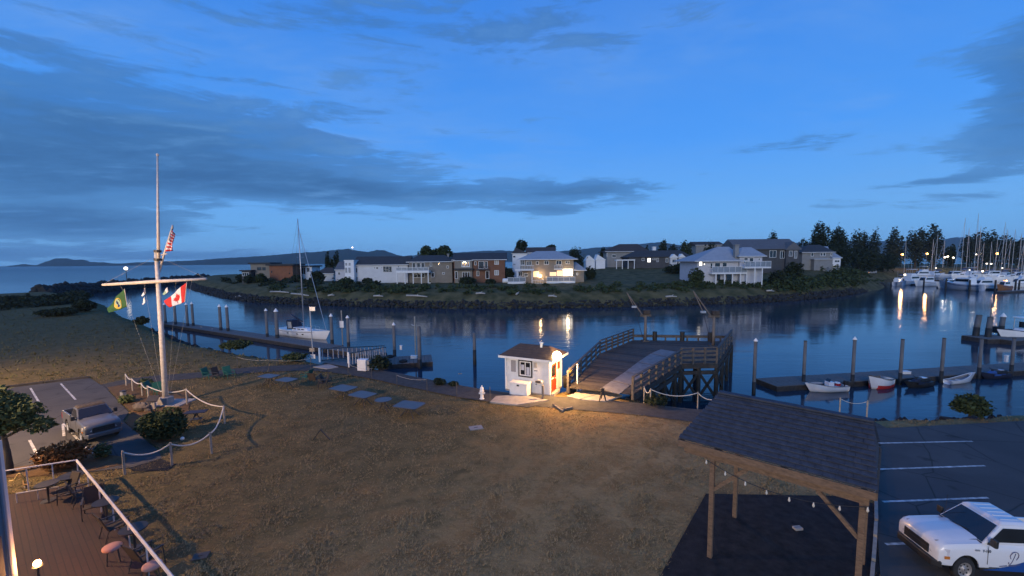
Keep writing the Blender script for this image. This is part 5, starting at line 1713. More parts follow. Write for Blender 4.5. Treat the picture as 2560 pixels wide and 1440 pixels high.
# timber lying by path
for k, (xa, ya, xb, yb, lab) in enumerate([(1383, 1012, 1408, 1028, 'weathered plank leaning down at the edge of the lawn before shed'), (1404, 1024, 1431, 1019, 'dark timber baulk lying at the path edge')]):
    a, b = at(xa, ya, .08), at(xb, yb, .08)
    t = thing('timber', lab, 'timber', tuple(a))
    MB().bar(a, b, .14, .12).build('beam', 'wood_grey', t, world=True, bevel=.015)
    MB().bar(a + Vector((0, .02, .07)), a.lerp(b, .12) + Vector((0, .02, .07)), .15, .03).build('strap', 'dark_metal', t, world=True)

# ================================================================== PIER
PZ = 0.45
M('deck_brown', (.095, .082, .07), .9, (.06, .052, .045), 4, .4)
def pw(x, y, z=PZ):
    q = at(x, y, z)
    return Vector((q.x, q.y, z))
LA, LB = pw(1420, 968), pw(1500, 884)           # left edge of the ramp
RA, RB = pw(1582, 985), pw(1702, 909)           # right edge of the ramp
BL, BR = pw(1583, 850), pw(1829, 853)           # back corners
FR = pw(1792, 907)                              # front right corner
T = thing('wooden_pier', 'weathered wooden pier with plank railings beside the shed', 'pier', (LB.x, LB.y, 0))
def pbeam(name, a, b, w_, h_, mat):
    return MB().bar(a, b, w_, h_).build(name, mat, T, world=True)
# planks of the ramp and of the platform
nr = 30
for i in range(nr):
    f0, f1 = i / nr + .001, (i + .94) / nr
    q = [LA.lerp(LB, f0), RA.lerp(RB, f0), RA.lerp(RB, f1), LA.lerp(LB, f1)]
    dz = random.uniform(-.008, .008)
    MB().prism([(v.x, v.y) for v in q], PZ - .07 + dz, PZ + dz).build('deck_plank', 'wood_dark' if random.random() < .4 else 'deck_brown', T, world=True)
npk = 34
Ld, Rd = LB, RB
for i in range(npk):
    f0, f1 = i / npk + .001, (i + .94) / npk
    q = [LB.lerp(BL, f0), (RB.lerp(FR, min(1, f0 * 3)) if f0 < 1 / 3 else FR.lerp(BR, (f0 - 1 / 3) * 1.5)), (RB.lerp(FR, min(1, f1 * 3)) if f1 < 1 / 3 else FR.lerp(BR, (f1 - 1 / 3) * 1.5)), LB.lerp(BL, f1)]
    dz = random.uniform(-.008, .008)
    MB().prism([(v.x, v.y) for v in q], PZ - .07 + dz, PZ + dz).build('deck_plank', 'deck_brown' if random.random() < .6 else 'wood_dark', T, world=True)
# pale worn vehicle mats along the right half of the ramp
mats_ = [((1531, 951), (1577, 962), (1606, 938), (1562, 930)), ((1563, 929), (1607, 937), (1638, 914), (1594, 906)), ((1595, 905), (1639, 913), (1668, 893), (1627, 884)), ((1628, 883), (1669, 892), (1690, 879), (1652, 873)), ((1500, 972), (1548, 985), (1575, 963), (1529, 952))]
M('mat_grey', (.24, .235, .23), .85, (.15, .148, .145), 2, .3)
for k, q in enumerate(mats_):
    MB().prism([tuple(pw(*v, PZ + .03))[:2] for v in q], PZ + .012, PZ + .03).build('ramp_mat', 'mat_grey', T, world=True)
# edge beams
for a, b in ((LA, LB), (LB, BL), (BL, BR), (BR, FR), (FR, RB), (RB, RA)):
    d = Vector((0, 0, -.26))
    pbeam('edge_beam', a + d, b + d, .25, .36, 'wood_dark')
    pbeam('lower_beam', a + d * 3.2, b + d * 3.2, .22, .3, 'wood_dark')
def railing(a, b, hgt, nposts, rails, skip0=False, cap=True):
    for i in range(nposts + 1):
        if skip0 and i == 0:
            continue
        c = a.lerp(b, i / nposts)
        MB().bar(c + Vector((0, 0, -.4)), c + Vector((0, 0, hgt)), .15, .15, (b - a)).build('rail_post', 'rail_wood', T, world=True)
    for z in rails:
        d = (b - a).normalized() * .08
        pbeam('rail_board', a - d + Vector((0, 0, z)), b + d + Vector((0, 0, z)), .07, .20, 'rail_wood')
    if cap:
        pbeam('top_rail', a + Vector((0, 0, hgt + .03)), b + Vector((0, 0, hgt + .03)), .2, .07, 'rail_wood')
railing(LA, LB, 1.15, 6, (.35, .8))
railing(LB, BL, 1.25, 6, (.3, .6, .95), True)
railing(BL, BR, .55, 9, (.42,), True)
railing(BR, FR, 1.25, 5, (.3, .65, 1.0), True)
railing(FR, RB, 1.35, 3, (.3, .7, 1.05), True)
railing(RB, RA, 1.15, 7, (.3, .75), True)
for k in range(3):
    c = BL.lerp(BR, .22 + .28 * k)
    MB().tube([c + Vector((0, -.1, -.3)), c + Vector((0, -.1, 1.0))], .24, 10).build('mooring_post', 'tide', T, world=True)
# supporting piles with cross braces
def pile(c, zt=PZ - .45):
    MB().tube([(c.x, c.y, WZ - 1), (c.x, c.y, zt)], [.2, .18], 9).build('pile', 'tide', T, world=True)
cols = [RA.lerp(RB, f) for f in (.35, .6, .85)] + [RB, RB.lerp(FR, .5), FR, FR.lerp(BR, .33), FR.lerp(BR, .66), BR] + [LA.lerp(LB, f) for f in (.5, .85)] + [LB.lerp(BL, .5), BL, BL.lerp(BR, .33), BL.lerp(BR, .66)]
for c in cols:
    pile(c)
mid = [RA.lerp(LA, .35).lerp(RB.lerp(LB, .35), f) for f in (.5, .8)] + [RB.lerp(BL, .3), FR.lerp(BL, .35), FR.lerp(BL, .6), BR.lerp(LB, .3)]
for c in mid:
    pile(c)
for a, b in ((RB, RB.lerp(FR, .5)), (RB.lerp(FR, .5), FR), (FR, FR.lerp(BR, .33)), (FR.lerp(BR, .33), FR.lerp(BR, .66)), (RA.lerp(RB, .6), RA.lerp(RB, .85)), (RA.lerp(RB, .85), RB)):
    for s in (0, 1):
        u, v = (a, b) if s == 0 else (b, a)
        pbeam('cross_brace', Vector((u.x, u.y, -.35)), Vector((v.x, v.y, WZ + .35)), .10, .22, 'tide')
# hoists
def hoist(label, x, y, ypost, xt, yt, hang):
    b = pw(x, y)
    t = thing('davit_crane', label, 'crane', tuple(b))
    zp = zat(x, ypost, b) - PZ
    MB().box(-.35, .35, -.35, .35, 0, .12).build('base_plate', 'rail_wood', t)
    MB().tube([(0, 0, .1), (0, 0, zp)], [.16, .14], 10).build('column', 'wood_grey', t, smooth=True)
    MB().box(-.6, .6, -.12, .12, zp - .15, zp + .08).build('cross_head', 'rail_wood', t, bevel=.03)
    MB().cbox((.1, 0, zp + .35), (.7, .6, .5)).build('winch', 'wood_dark', t, bevel=.05)
    tip = atY(xt, yt, b.y - .3) - b
    MB().tube([(-.2, 0, zp - .2), tuple(tip)], [.075, .05], 8).build('boom', 'wood_grey', t)
    MB().tube([tuple(tip), tuple(tip * hang[0] + Vector((hang[1], 0, hang[2])))], .05, 7).build('hoist_arm', 'wood_grey', t)
    MB().tube([(-.15, 0, zp), tuple(tip * .98 + Vector((0, 0, .1)))], .02, 4).build('cable', 'dark_metal', t)
    e = tip * hang[0] + Vector((hang[1], 0, hang[2]))
    MB().cbox(tuple(e), (.5, .25, .2)).build('hook_block', 'alu', t)
    MB().tube([tuple(e), (-.3, -.1, .4)], .03, 5).build('fall_rope', 'navy', t)
hoist('left pale hoist with raised boom on the pier end', 1613, 853, 788, 1567, 731, (.45, -.35, 1.4))
hoist('right pale hoist with raised boom on the pier corner', 1783, 866, 790, 1733, 727, (.45, -.15, 1.0))

# --- rope fences
def rope_curve(a, b, sag, n=10):
    return [a.lerp(b, i / n) - Vector((0, 0, sag * 4 * (i / n) * (1 - i / n))) for i in range(n + 1)]

def rope_fence(name, label, pts, hgt, sag, rope_r=.028, post_r=.045, skip=(), mat='post_wood', noposts=()):
    """pts: foot pixels of the posts"""
    ps = [at(x, y, 0) for x, y in pts]
    t = thing(name, label, 'rope fence', tuple(ps[0]))
    for i, p in enumerate(ps):
        if i in noposts:
            continue
        MB().tube([p - Vector((0, 0, .1)), p + Vector((0, 0, hgt))], post_r, 8).build('fence_post', mat, t, world=True)
    for i in range(len(ps) - 1):
        if i in skip:
            continue
        up = Vector((0, 0, hgt - .06))
        MB().tube(rope_curve(ps[i] + up, ps[i + 1] + up, sag), rope_r, 6).build('rope', 'rope', t, world=True, smooth=True)
    return t
rope_fence('pier_rope_fence', 'drooping rope on wooden posts at the foot of the pier', [(1610, 1004), (1626, 1010), (1744, 1020), (1800, 1030)], 1.05, .32)
rope_fence('shore_rope_fence', 'thin post and rope fence along the shore path', [(594, 921), (673, 929), (778, 925), (871, 941), (930, 953), (993, 972), (1068, 984), (1142, 995), (1225, 1007)], 1.1, .15, .008, .025, skip=(2, 4, 6, 7), mat='rail_wood')
rope_fence('lawn_rope_fence', 'pale rope swagged on posts curving round the big shrub', [(312, 1187), (430, 1164), (529, 1135), (562, 1060), (468, 1012), (372, 1003)], 1.12, .30, .034, .05)
rope_fence('garden_rope', 'sagging pale rope climbing from flagpole bed towards the meadow', [(372, 1003), (356, 990), (332, 978), (316, 965)], 1.0, .16, .034, .045)
rope_fence('lot_rope_fence', 'thin rope between two posts right of the pavilion by the water', [(2098, 1048), (2166, 1056)], 1.3, .2, .012, .04)

# ================================================================== FLAGPOLE AND FLAGS
B0 = at(415, 1012, 0)
FY = B0.y
def fp(x, y, dy=0.0):
    return atY(x, y, FY + dy)
T = thing('flagpole', 'tall white nautical flagpole with crossarm, gaff and topmast', 'flagpole', tuple(B0))
mtop = fp(390.5, 628)
MB().tube([B0, B0.lerp(mtop, .5), mtop], [.17, .15, .115], 12).build('mast', 'pole_paint', T, world=True, smooth=True)
MB().tube([fp(391, 652) + Vector((.16, -.02, 0)), fp(391.5, 560) + Vector((.1, 0, 0)), fp(394, 388)], [.095, .085, .05], 10).build('topmast', 'pole_paint', T, world=True, smooth=True)
for y in (649, 628):
    MB().tube([fp(391, y + 3) + Vector((.08, 0, 0)), fp(391, y - 3) + Vector((.08, 0, 0))], .21, 12).build('mast_band', 'dark_metal', T, world=True)
MB().ball(tuple(fp(394, 387)), .09).build('truck_ball', 'pole_paint', T, world=True)
MB().tube([fp(257, 712, -.2), fp(388, 704, -.2), fp(516, 697, -.2)], [.085, .12, .085], 10).build('crossarm', 'pole_paint', T, world=True, smooth=True)
MB().tube([fp(393, 695, .15), fp(432, 563, .15)], [.075, .05], 8).build('gaff', 'pole_paint', T, world=True, smooth=True)
MB().tube([fp(391, 640), fp(418, 634, .1)], .035, 6).build('gaff_brace', 'pole_paint', T, world=True)
MB().box(-.33, .33, -.3, .3, -.05, .55).build('base_block', 'concrete', T, bevel=.03)
MB().cbox((.1, .25, .02), (2.4, 1.5, .16)).build('base_slab', 'concrete', T, bevel=.02)
for xa, ya, xb in ((300, 709, 405), (360, 706, 408), (440, 702, 420), (480, 699, 424)):
    MB().tube([fp(xa, ya, -.2), fp(xb, 990, -.2)], .0035, 4).build('halyard', 'rope', T, world=True)
for xa in (391.5,):
    MB().tube([fp(257, 711, -.2), fp(391, 640, -.1)], .004, 4).build('lift_line', 'rope', T, world=True)
    MB().tube([fp(516, 696, -.2), fp(391, 640, -.1)], .004, 4).build('lift_line', 'rope', T, world=True)

M('flag_red', (.55, .03, .03), .8, (.42, .02, .02), 3)
M('flag_white', (.72, .72, .74), .8, (.6, .6, .63), 3)
M('flag_navy', (.02, .03, .10), .8, (.03, .04, .13), 3)
M('flag_green', (.025, .10, .03), .8, (.02, .07, .022), 3)
M('flag_gold', (.50, .38, .08), .8, (.4, .3, .06), 3)
M('flag_pale', (.30, .45, .33), .8, (.24, .36, .27), 3)

def cloth(c00, c10, c11, c01, wave=.10, k=2.2, ph=0.0):
    """surface through four corners; u hoist to fly, v top to bottom, with folds"""
    def f(u, v, off=0.0):
        p = c00 * (1 - u) * (1 - v) + c10 * u * (1 - v) + c11 * u * v + c01 * (1 - u) * v
        n = (c10 - c00).cross(c01 - c00).normalized()
        return p + n * (wave * math.sin(k * math.pi * (u + .35 * v) + ph) * min(1, u * 2.5) + off)
    return f

def flag(name, label, corners, paint, mats, nu=20, nv=12, wave=.1, k=2.2, dy=-.25):
    cs = [fp(x, y, dy + (d if len(c) > 2 else 0)) for c in corners for x, y, d in [(c[0], c[1], c[2] if len(c) > 2 else 0)]]
    f = cloth(*cs, wave=wave, k=k)
    t = thing(name, label, 'flag', tuple(cs[0]))
    V = [f(i / nu, j / nv) for j in range(nv + 1) for i in range(nu + 1)]
    Fc, mi = [], []
    for j in range(nv):
        for i in range(nu):
            a = j * (nu + 1) + i
            Fc.append((a, a + 1, a + nu + 2, a + nu + 1))
            mi.append(paint((i + .5) / nu, (j + .5) / nv))
    o = mesh_obj('cloth', V, Fc, mats, t, tuple(-x for x in t.location), True, mi)
    s = o.modifiers.new('thick', 'SOLIDIFY')
    s.thickness = .006
    MB().tube([f(0, 0), f(0, .5), f(0, 1)], .018, 5).build('hoist_rope', 'rope', t, world=True)
    return t, f

def patch(t, f, pts, mat, name, off=.012):
    """flat shape sewn on both sides of a flag, outline in flag coordinates"""
    for s in (1, -1):
        cu, cv = sum(p[0] for p in pts) / len(pts), sum(p[1] for p in pts) / len(pts)
        V = [f(cu, cv, off * s)] + [f(u, v, off * s) for u, v in pts]
        n = len(pts)
        mesh_obj(name, V, [(0, 1 + i, 1 + (i + 1) % n) for i in range(n)], mat, t, tuple(-x for x in t.location))

# red and white maple leaf flag
t, f = flag('maple_leaf_flag', 'red and white maple leaf flag flying from the right crossarm', [(467, 706), (411, 752), (424, 769), (462, 755)],
            lambda u, v: 0 if u < .27 or u > .73 else 1, ['flag_red', 'flag_white'], wave=.09)
lf = [(0, -1), (.16, -.62), (.34, -.72), (.28, -.30), (.50, -.48), (.56, -.32), (.86, -.36), (.74, -.10), (.92, .04), (.42, .44), (.48, .62), (.06, .54), (.06, 1.0), (-.06, 1.0), (-.06, .54), (-.48, .62), (-.42, .44), (-.92, .04), (-.74, -.10), (-.86, -.36), (-.56, -.32), (-.50, -.48), (-.28, -.30), (-.34, -.72), (-.16, -.62)]
patch(t, f, [(.5 - x * .20, .5 + y * .37) for x, y in lf], 'flag_red', 'maple_leaf')
# green flag with a round seal
t, f = flag('green_seal_flag', 'green flag with a pale round seal on the left crossarm', [(311, 723), (265, 771), (276, 781), (318, 767)], lambda u, v: 0, ['flag_green'], wave=.12, k=1.8)
patch(t, f, [(.48 + .25 * math.cos(i * .3927), .5 + .42 * math.sin(i * .3927)) for i in range(16)], 'flag_gold', 'seal_ring')
patch(t, f, [(.48 + .20 * math.cos(i * .3927), .5 + .34 * math.sin(i * .3927)) for i in range(16)], 'flag_pale', 'seal_field', .018)
patch(t, f, [(.44, .25), (.52, .25), (.55, .42), (.52, .55), (.60, .75), (.40, .75), (.44, .55), (.41, .42)], 'flag_navy', 'seal_figure', .024)
# striped flag with star canton drooping from the gaff
def us(u, v):
    if u < .42 and v < 7 / 13:
        return 2
    return 0 if int(v * 13) % 2 == 0 else 1
t, f = flag('striped_star_flag', 'drooping red and white striped flag with dark star canton on the gaff', [(431.5, 564), (436, 590), (432, 627), (413, 629)], us, ['flag_red', 'flag_white', 'flag_navy'], 16, 13, .10, 3.0, .12)
for r_ in range(5):
    for c_ in range(5):
        u0, v0 = .05 + .08 * c_, .05 + .1 * r_
        patch(t, f, [(u0 + (.028 if i % 2 == 0 else .012) * math.cos(i * .628 - 1.57), v0 + (.03 if i % 2 == 0 else .013) * math.sin(i * .628 - 1.57)) for i in range(10)], 'flag_white', 'star')
# little club pennants
for k, (cs, mt, lab) in enumerate([([(362, 720), (353, 739), (358, 741), (363, 733)], ['flag_navy', 'flag_white'], 'small dark blue and white pennant left of the mast'), ([(361, 742), (355, 760), (359, 762), (363, 753)], ['flag_white', 'flag_white'], 'small white pennant below the blue one'), ([(418, 718), (406, 735), (411, 738), (420, 729)], ['flag_white', 'flag_pale'], 'small white pennant right of the mast')]):
    flag('club_pennant', lab, cs, lambda u, v: 0 if u < .5 else 1, mt, 8, 5, .04, 2, -.25)

# plaque, stones, boxes in the garden bed
p = at(385, 1024, 0)
t = thing('plaque', 'dark slanted plaque on a pale stone post by the flagpole', 'plaque', tuple(p), rad(12))
MB().box(-.10, .10, -.08, .08, -.05, .62).build('post', 'concrete', t, bevel=.01)
MB().add([(-.32, -.22, .62), (.32, -.22, .62), (.32, .14, .92), (-.32, .14, .92), (-.32, -.2, .57), (.32, -.2, .57), (.32, .16, .87), (-.32, .16, .87)], [(0, 1, 2, 3), (7, 6, 5, 4), (0, 4, 5, 1), (1, 5, 6, 2), (2, 6, 7, 3), (3, 7, 4, 0)]).build('plate', 'dark_metal', t)
def boulder(label, x, y, sx, sy, sz, seed):
    g = random.Random(seed)
    m = MB().ball((0, 0, sz * .45), (sx / 2, sy / 2, sz / 2), 12, 8)
    for v in m.v:
        v *= 1 + g.uniform(-.09, .09)
    t = thing('boulder', label, 'rock', tuple(at(x, y, 0)))
    m.build('stone', M('boulder_stone', (.17, .15, .13), .9, (.09, .08, .07), 3, .6), t, smooth=False)
    m2 = MB().ball((sx * .42, -.1, sz * .12), (sx * .2, sy * .2, sz * .2), 8, 5)
    m2.build('chip', 'boulder_stone', t)
boulder('grey-brown boulder left of the plaque post', 355, 1027, 1.05, .7, .6, 3)
boulder('smaller buried stone right of the plaque post', 372, 1012, .5, .4, .3, 4)
p = at(309, 996, 0)
t = thing('utility_box', 'small grey utility box at the edge of the flagpole bed', 'box', tuple(p), rad(-20))
MB().box(-.16, .16, -.12, .12, 0, .5).build('case', 'wall_grey', t, bevel=.02)
MB().box(-.18, .18, -.14, .14, .502, .56).build('lid', 'dark_metal', t)

# ------------------------------------------------------------------ garden furniture
M('table_glass', (.075, .09, .11), .38, (.055, .068, .082), 2, spec=.3)
M('chair_green', (.015, .11, .075), .7, (.012, .085, .06), 4)
M('chair_brown', (.05, .038, .03), .8, (.035, .026, .02), 6)

def make_chair(name, label, mat, loc, rz):
    t = thing(name, label, 'chair', loc, rz, 'lawn chairs')
    MB().add([(-.26, -.26, .42), (.26, -.26, .42), (.26, .24, .38), (-.26, .24, .38), (-.26, -.26, .39), (.26, -.26, .39), (.26, .24, .35), (-.26, .24, .35)], [(0, 1, 2, 3), (7, 6, 5, 4), (0, 4, 5, 1), (1, 5, 6, 2), (2, 6, 7, 3), (3, 7, 4, 0)]).build('seat', mat, t)
    MB().add([(-.26, .25, .40), (.26, .25, .40), (.26, .46, .98), (-.26, .46, .98), (-.26, .29, .40), (.26, .29, .40), (.26, .50, .98), (-.26, .50, .98)], [(0, 1, 2, 3), (7, 6, 5, 4), (0, 4, 5, 1), (1, 5, 6, 2), (2, 6, 7, 3), (3, 7, 4, 0)]).build('backrest', mat, t)
    for s in (-1, 1):
        MB().tube([(s * .29, -.30, 0), (s * .29, -.26, .62)], .018, 6).build('leg', 'dark_metal' if mat != 'chair_green' else mat, t)
        MB().tube([(s * .29, .38, 0), (s * .29, .26, .40), (s * .29, .5, 1.0)], .018, 6).build('leg', 'dark_metal' if mat != 'chair_green' else mat, t)
        MB().bar((s * .29, -.30, .63), (s * .29, .38, .64), .06, .03).build('arm', 'dark_metal' if mat != 'chair_green' else mat, t)
    return t

for x, y, rz, mt, lab in [(523, 949, 80, 'chair_green', 'green garden chair at left end of the trio beside the path'), (547, 948, 75, 'chair_brown', 'dark chair in the middle of the trio beside the path'), (574, 946, 60, 'chair_green', 'low green chair at right end of the trio beside path'),
                          (766, 953, -100, 'chair_green', 'green chair facing the brown chairs between two table pairs'), (788, 960, 170, 'chair_brown', 'brown sling chair just right of the lone green chair'), (806, 969, -60, 'chair_brown', 'brown sling chair nearest the camera in the chair cluster'), (818, 966, 100, 'chair_brown', 'brown sling chair closest to the middle tables'),
                          (386, 985, 100, 'chair_green', 'green chair left of the flagpole foot behind the rope'), (402, 990, 60, 'chair_green', 'teal-green chair half hidden behind the flagpole foot')]:
    make_chair('garden_chair', lab, mt, tuple(at(x, y, 0)), rad(rz))

def make_table(label, x, y, sx, sy, rz, rnd=False, z=.72):
    p = at(x, y, z)
    t = thing('garden_table', label, 'table', (p.x, p.y, 0), rad(rz), 'lawn tables')
    if rnd:
        pts = [(sx / 2 * math.cos(i * .2618), sx / 2 * math.sin(i * .2618)) for i in range(24)]
    else:
        pts = []
        r = .22
        for cx, cy, a0 in ((sx / 2 - r, sy / 2 - r, 0), (-sx / 2 + r, sy / 2 - r, 90), (-sx / 2 + r, -sy / 2 + r, 180), (sx / 2 - r, -sy / 2 + r, 270)):
            for i in range(6):
                a = rad(a0 + i * 18)
                pts.append((cx + r * math.cos(a), cy + r * math.sin(a)))
    tp = MB().prism([(q[0] * .975, q[1] * .975) for q in pts], z - .008, z + .012).build('tabletop', 'table_glass', t)
    n = len(pts)
    MB().tube([(q[0], q[1], z) for q in pts] + [(pts[0][0], pts[0][1], z)], .024, 6, False).build('rim', 'dark_metal', tp)
    k = .6
    for sx_, sy_ in ((1, 1), (-1, 1), (-1, -1), (1, -1)):
        MB().tube([(sx_ * sx * .12, sy_ * sy * .12, z - .02), (sx_ * sx * .10, sy_ * sy * .10, .42), (sx_ * sx * .30, sy_ * sy * .28, 0)], .03, 6).build('leg', 'dark_metal', t)
    MB().tube([(sx * .17 * math.cos(i * .5236), sy * .17 * math.sin(i * .5236), .34) for i in range(13)], .014, 5, False).build('leg_ring', 'dark_metal', t)
for x, y, sx, sy, rz, rnd, lab in [(672, 940, 1.5, 1.1, -20, 0, 'glass table at the far left of the lawn row'), (716, 949, 1.5, 1.1, -24, 0, 'second glass table, paired with the far left one'), (858, 970, 1.75, 1.35, -26, 0, 'glass table just right of the brown chair cluster'), (906, 986, 1.7, 1.3, -28, 0, 'glass table between two others before small round table'), (958, 999, 1.1, 1.1, 0, 1, 'small round glass table between two square ones'), (1023, 1012, 1.75, 1.4, -20, 0, 'glass table at the right end of the lawn row')]:
    make_table(lab, x, y, sx * .96, sy * .92, rz, rnd)
p = at(492, 1058, 0)
t = thing('folding_table', 'dark slim folding table in shade right of big shrub', 'table', tuple(p), rad(15))
MB().box(-.55, .55, -.28, .28, .68, .72).build('tabletop', 'navy', t)
for s in (-1, 1):
    MB().bar((s * .4, -.25, 0), (-s * .1, .2, .68), .035).build('leg', 'dark_metal', t)
    MB().bar((s * .4, .25, 0), (-s * .1, -.2, .68), .035).build('leg', 'dark_metal', t)
MB().box(-.3, .3, -.2, .2, .25, .28).build('shelf', 'dark_metal', t)
# A-frame on the lawn
p = at(803, 1099, 0)
t = thing('sawhorse_frame', 'thin dark A-shaped frame standing alone on the lawn', 'frame', tuple(p))
zt = zat(803, 1074, p)
MB().bar((-.42, 0, 0), (.0, 0, zt), .05).build('leg', 'dark_metal', t)
MB().bar((.46, 0, 0), (.0, 0, zt), .05).build('leg', 'dark_metal', t)
for x, y, lab, sx in [(1190, 1071, 'small grey metal cover set in the lawn', .75), (502, 1393, 'dark drain cover in the lawn near the patio', .45), (1150, 935, 'small pale scrap on the lawn near the shore path', .3)]:
    t = thing('ground_cover_plate', lab, 'cover', tuple(at(x, y, 0)))
    MB().cbox((0, 0, .035), (sx, sx * .75, .05), .3).build('plate', 'dark_metal' if x == 502 else 'wall_grey', t, bevel=.01)
    MB().cbox((0, 0, .064), (sx * .3, .04, .02), .3).build('lift_handle', 'dark_metal', t)
p = at(456, 1101, 0)
t = thing('lawn_ball', 'small pale ball on the ground by the rope fence', 'ball', tuple(p))
MB().ball((0, 0, .1), .10, 12, 8).build('shell', 'white_paint', t, smooth=True)
MB().tube([(math.cos(i * .5236) * .101, math.sin(i * .5236) * .101, .1) for i in range(13)], .006, 4, False).build('seam', 'dark_metal', t)

# ================================================================== PAVILION
EZ, RZ_ = 3.75, 5.0
EL, ER = at(1699, 1096, EZ), at(2188, 1229, EZ)
ev = (ER - EL)
el = ev.length
eu = ev.normalized()
en = Vector((-eu.y, eu.x, 0))
rl, rr = at(1797, 969, RZ_), at(2173, 1068, RZ_)
run = ((rl - EL).dot(en) + (rr - ER).dot(en)) / 2
run = max(1.6, min(run, 3.2))
V = thing('pavilion', 'open timber pavilion with dark shingled gable roof', 'pavilion', tuple((EL + ER) / 2 * Vector((1, 1, 0)) if False else (EL.x, EL.y, 0)), math.atan2(eu.y, eu.x))
M('shingle', (.052, .064, .088), .9, (.030, .037, .052), 5, .5, 30)
sh = rl - EL
off0 = max(-.3, min(.6, sh.dot(eu)))                    # ridge set along the eave
rise = RZ_ - EZ
IL, IR_ = .72, .18
rfm = MB().add([(0, 0, EZ), (el, 0, EZ), (el, run * 2, EZ), (0, run * 2, EZ), (IL, run, RZ_), (el - IR_, run, RZ_)], [(3, 2, 1, 0), (0, 1, 5, 4), (2, 3, 4, 5), (1, 2, 5), (3, 0, 4)])
rf = rfm.build('roof', 'shingle', V)
nc = 13
sl = math.hypot(run, rise)
first = None
for side in (0, 1):
    for i in range(nc):
        m = MB()
        f0, f1 = i / nc, min(1.0, (i + 1.15) / nc)
        th = .055
        def q(f, lift):
            y = run * f if side == 0 else run * 2 - run * f
            return y, EZ + rise * f + lift
        (ya, za), (yb, zb) = q(f0, th), q(f1, .008)
        (yc, zc) = q(f0, .001)
        sgn = -.012 if side == 0 else .012
        g = random.Random(i * 7 + side)
        ntab = 17
        cut = [g.uniform(-.28, .28) for _ in range(ntab + 1)]
        for k in range(ntab):
            xs0, xs1 = -.05 + IL * (f0 + f1) / 2, el + .05 - IR_ * (f0 + f1) / 2
            o_ = .5 * (i % 2) + cut[k]
            o2 = .5 * (i % 2) + cut[k + 1]
            x0 = max(xs0, xs0 + (xs1 - xs0) * (k + o_) / ntab + .004)
            x1 = min(xs1, xs0 + (xs1 - xs0) * (k + 1 + o2) / ntab - .004)
            if k == 0:
                x0 = xs0
            if k == ntab - 1:
                x1 = xs1
            if x1 - x0 < .02:
                continue
            d = g.uniform(-.006, .01)
            m.add([(x0, ya + sgn + d * (1 if side else -1), za), (x1, ya + sgn + d * (1 if side else -1), za), (x1, yb, zb), (x0, yb, zb), (x0, ya + sgn, za - .018), (x1, ya + sgn, za - .018), (x1, yb, zb - .006), (x0, yb, zb - .006)], [(0, 1, 2, 3) if side == 0 else (3, 2, 1, 0), (4, 5, 1, 0) if side == 0 else (0, 1, 5, 4), (7, 6, 5, 4) if side == 0 else (4, 5, 6, 7)])
        o = m.build('shingle_course', 'shingle', rf)
        o['kind'] = 'stuff'
MB().bar((IL - .05, run, RZ_ + .03), (el + .05 - IR_, run, RZ_ + .03), .25, .05).build('ridge_cap', 'shingle', rf)
for y in (0, run * 2):
    MB().bar((-.02, y + (-.035 if y == 0 else .035), EZ - .13), (el + .02, y + (-.035 if y == 0 else .035), EZ - .11), .05, .20).build('fascia_board', 'wood_tan', V)
for x in (-.03, el + .03):
    for ya, za, yb, zb in ((0, EZ - .13, run * 2, EZ - .13),):
        MB().bar((x, ya, za), (x, yb, zb), .05, .2).build('barge_board', 'wood_tan', V)
px_l, px_r = .95, el - .22
for y in (.25, run * 2 - .25):
    MB().bar((.1, y, EZ - .36), (el - .1, y, EZ - .36), .16, .24).build('eave_beam', 'wood_tan', V)
    for x, s in ((px_l, 1), (px_r, -1)):
        MB().box(x - .068, x + .068, y - .068, y + .068, -.05, EZ - .485).build('post', 'wood_tan', V, bevel=.01)
        MB().bar((x + s * .05, y, EZ - 1.45), (x + s * .95, y, EZ - .5), .085, .10).build('knee_brace', 'wood_tan', V)
for x in (px_l, (px_l + px_r) / 2, px_r):
    MB().bar((x, .34, EZ - .36), (x, run * 2 - .34, EZ - .36), .12, .2).build('tie_beam', 'wood_tan', V)
# string of unlit bulbs
M('bulb_glass', (.62, .60, .52), .3, (.5, .48, .4), 5)
sb = thing('string_lights', 'string of small unlit pale bulbs hanging under the pavilion eave', 'string lights', tuple(V.location), V.rotation_euler[2])
a, b = Vector((px_l - .15, .12, EZ - .5)), Vector((px_r + .1, .12, EZ - .5))
MB().tube(rope_curve(a, b, .38, 16), .012, 5).build('wire', 'black', sb)
for i, c in enumerate(rope_curve(a, b, .38, 7)):
    MB().lathe([(.015, 0), (.02, -.05), (.03, -.08), (.03, -.11), (.012, -.14)], 8, tuple(c)).build('bulb', 'bulb_glass', sb, smooth=True)
p = at(1994, 1323, .06)
t = thing('paver', 'single pale paving block lying on the dark gravel pad', 'paver', tuple(p), rad(8))
MB().box(-.14, .14, -.09, .09, 0, .08).build('block', 'concrete', t, bevel=.008)
MB().box(-.13, .13, -.012, .012, .0801, .084).build('groove', 'kerb_conc', t)

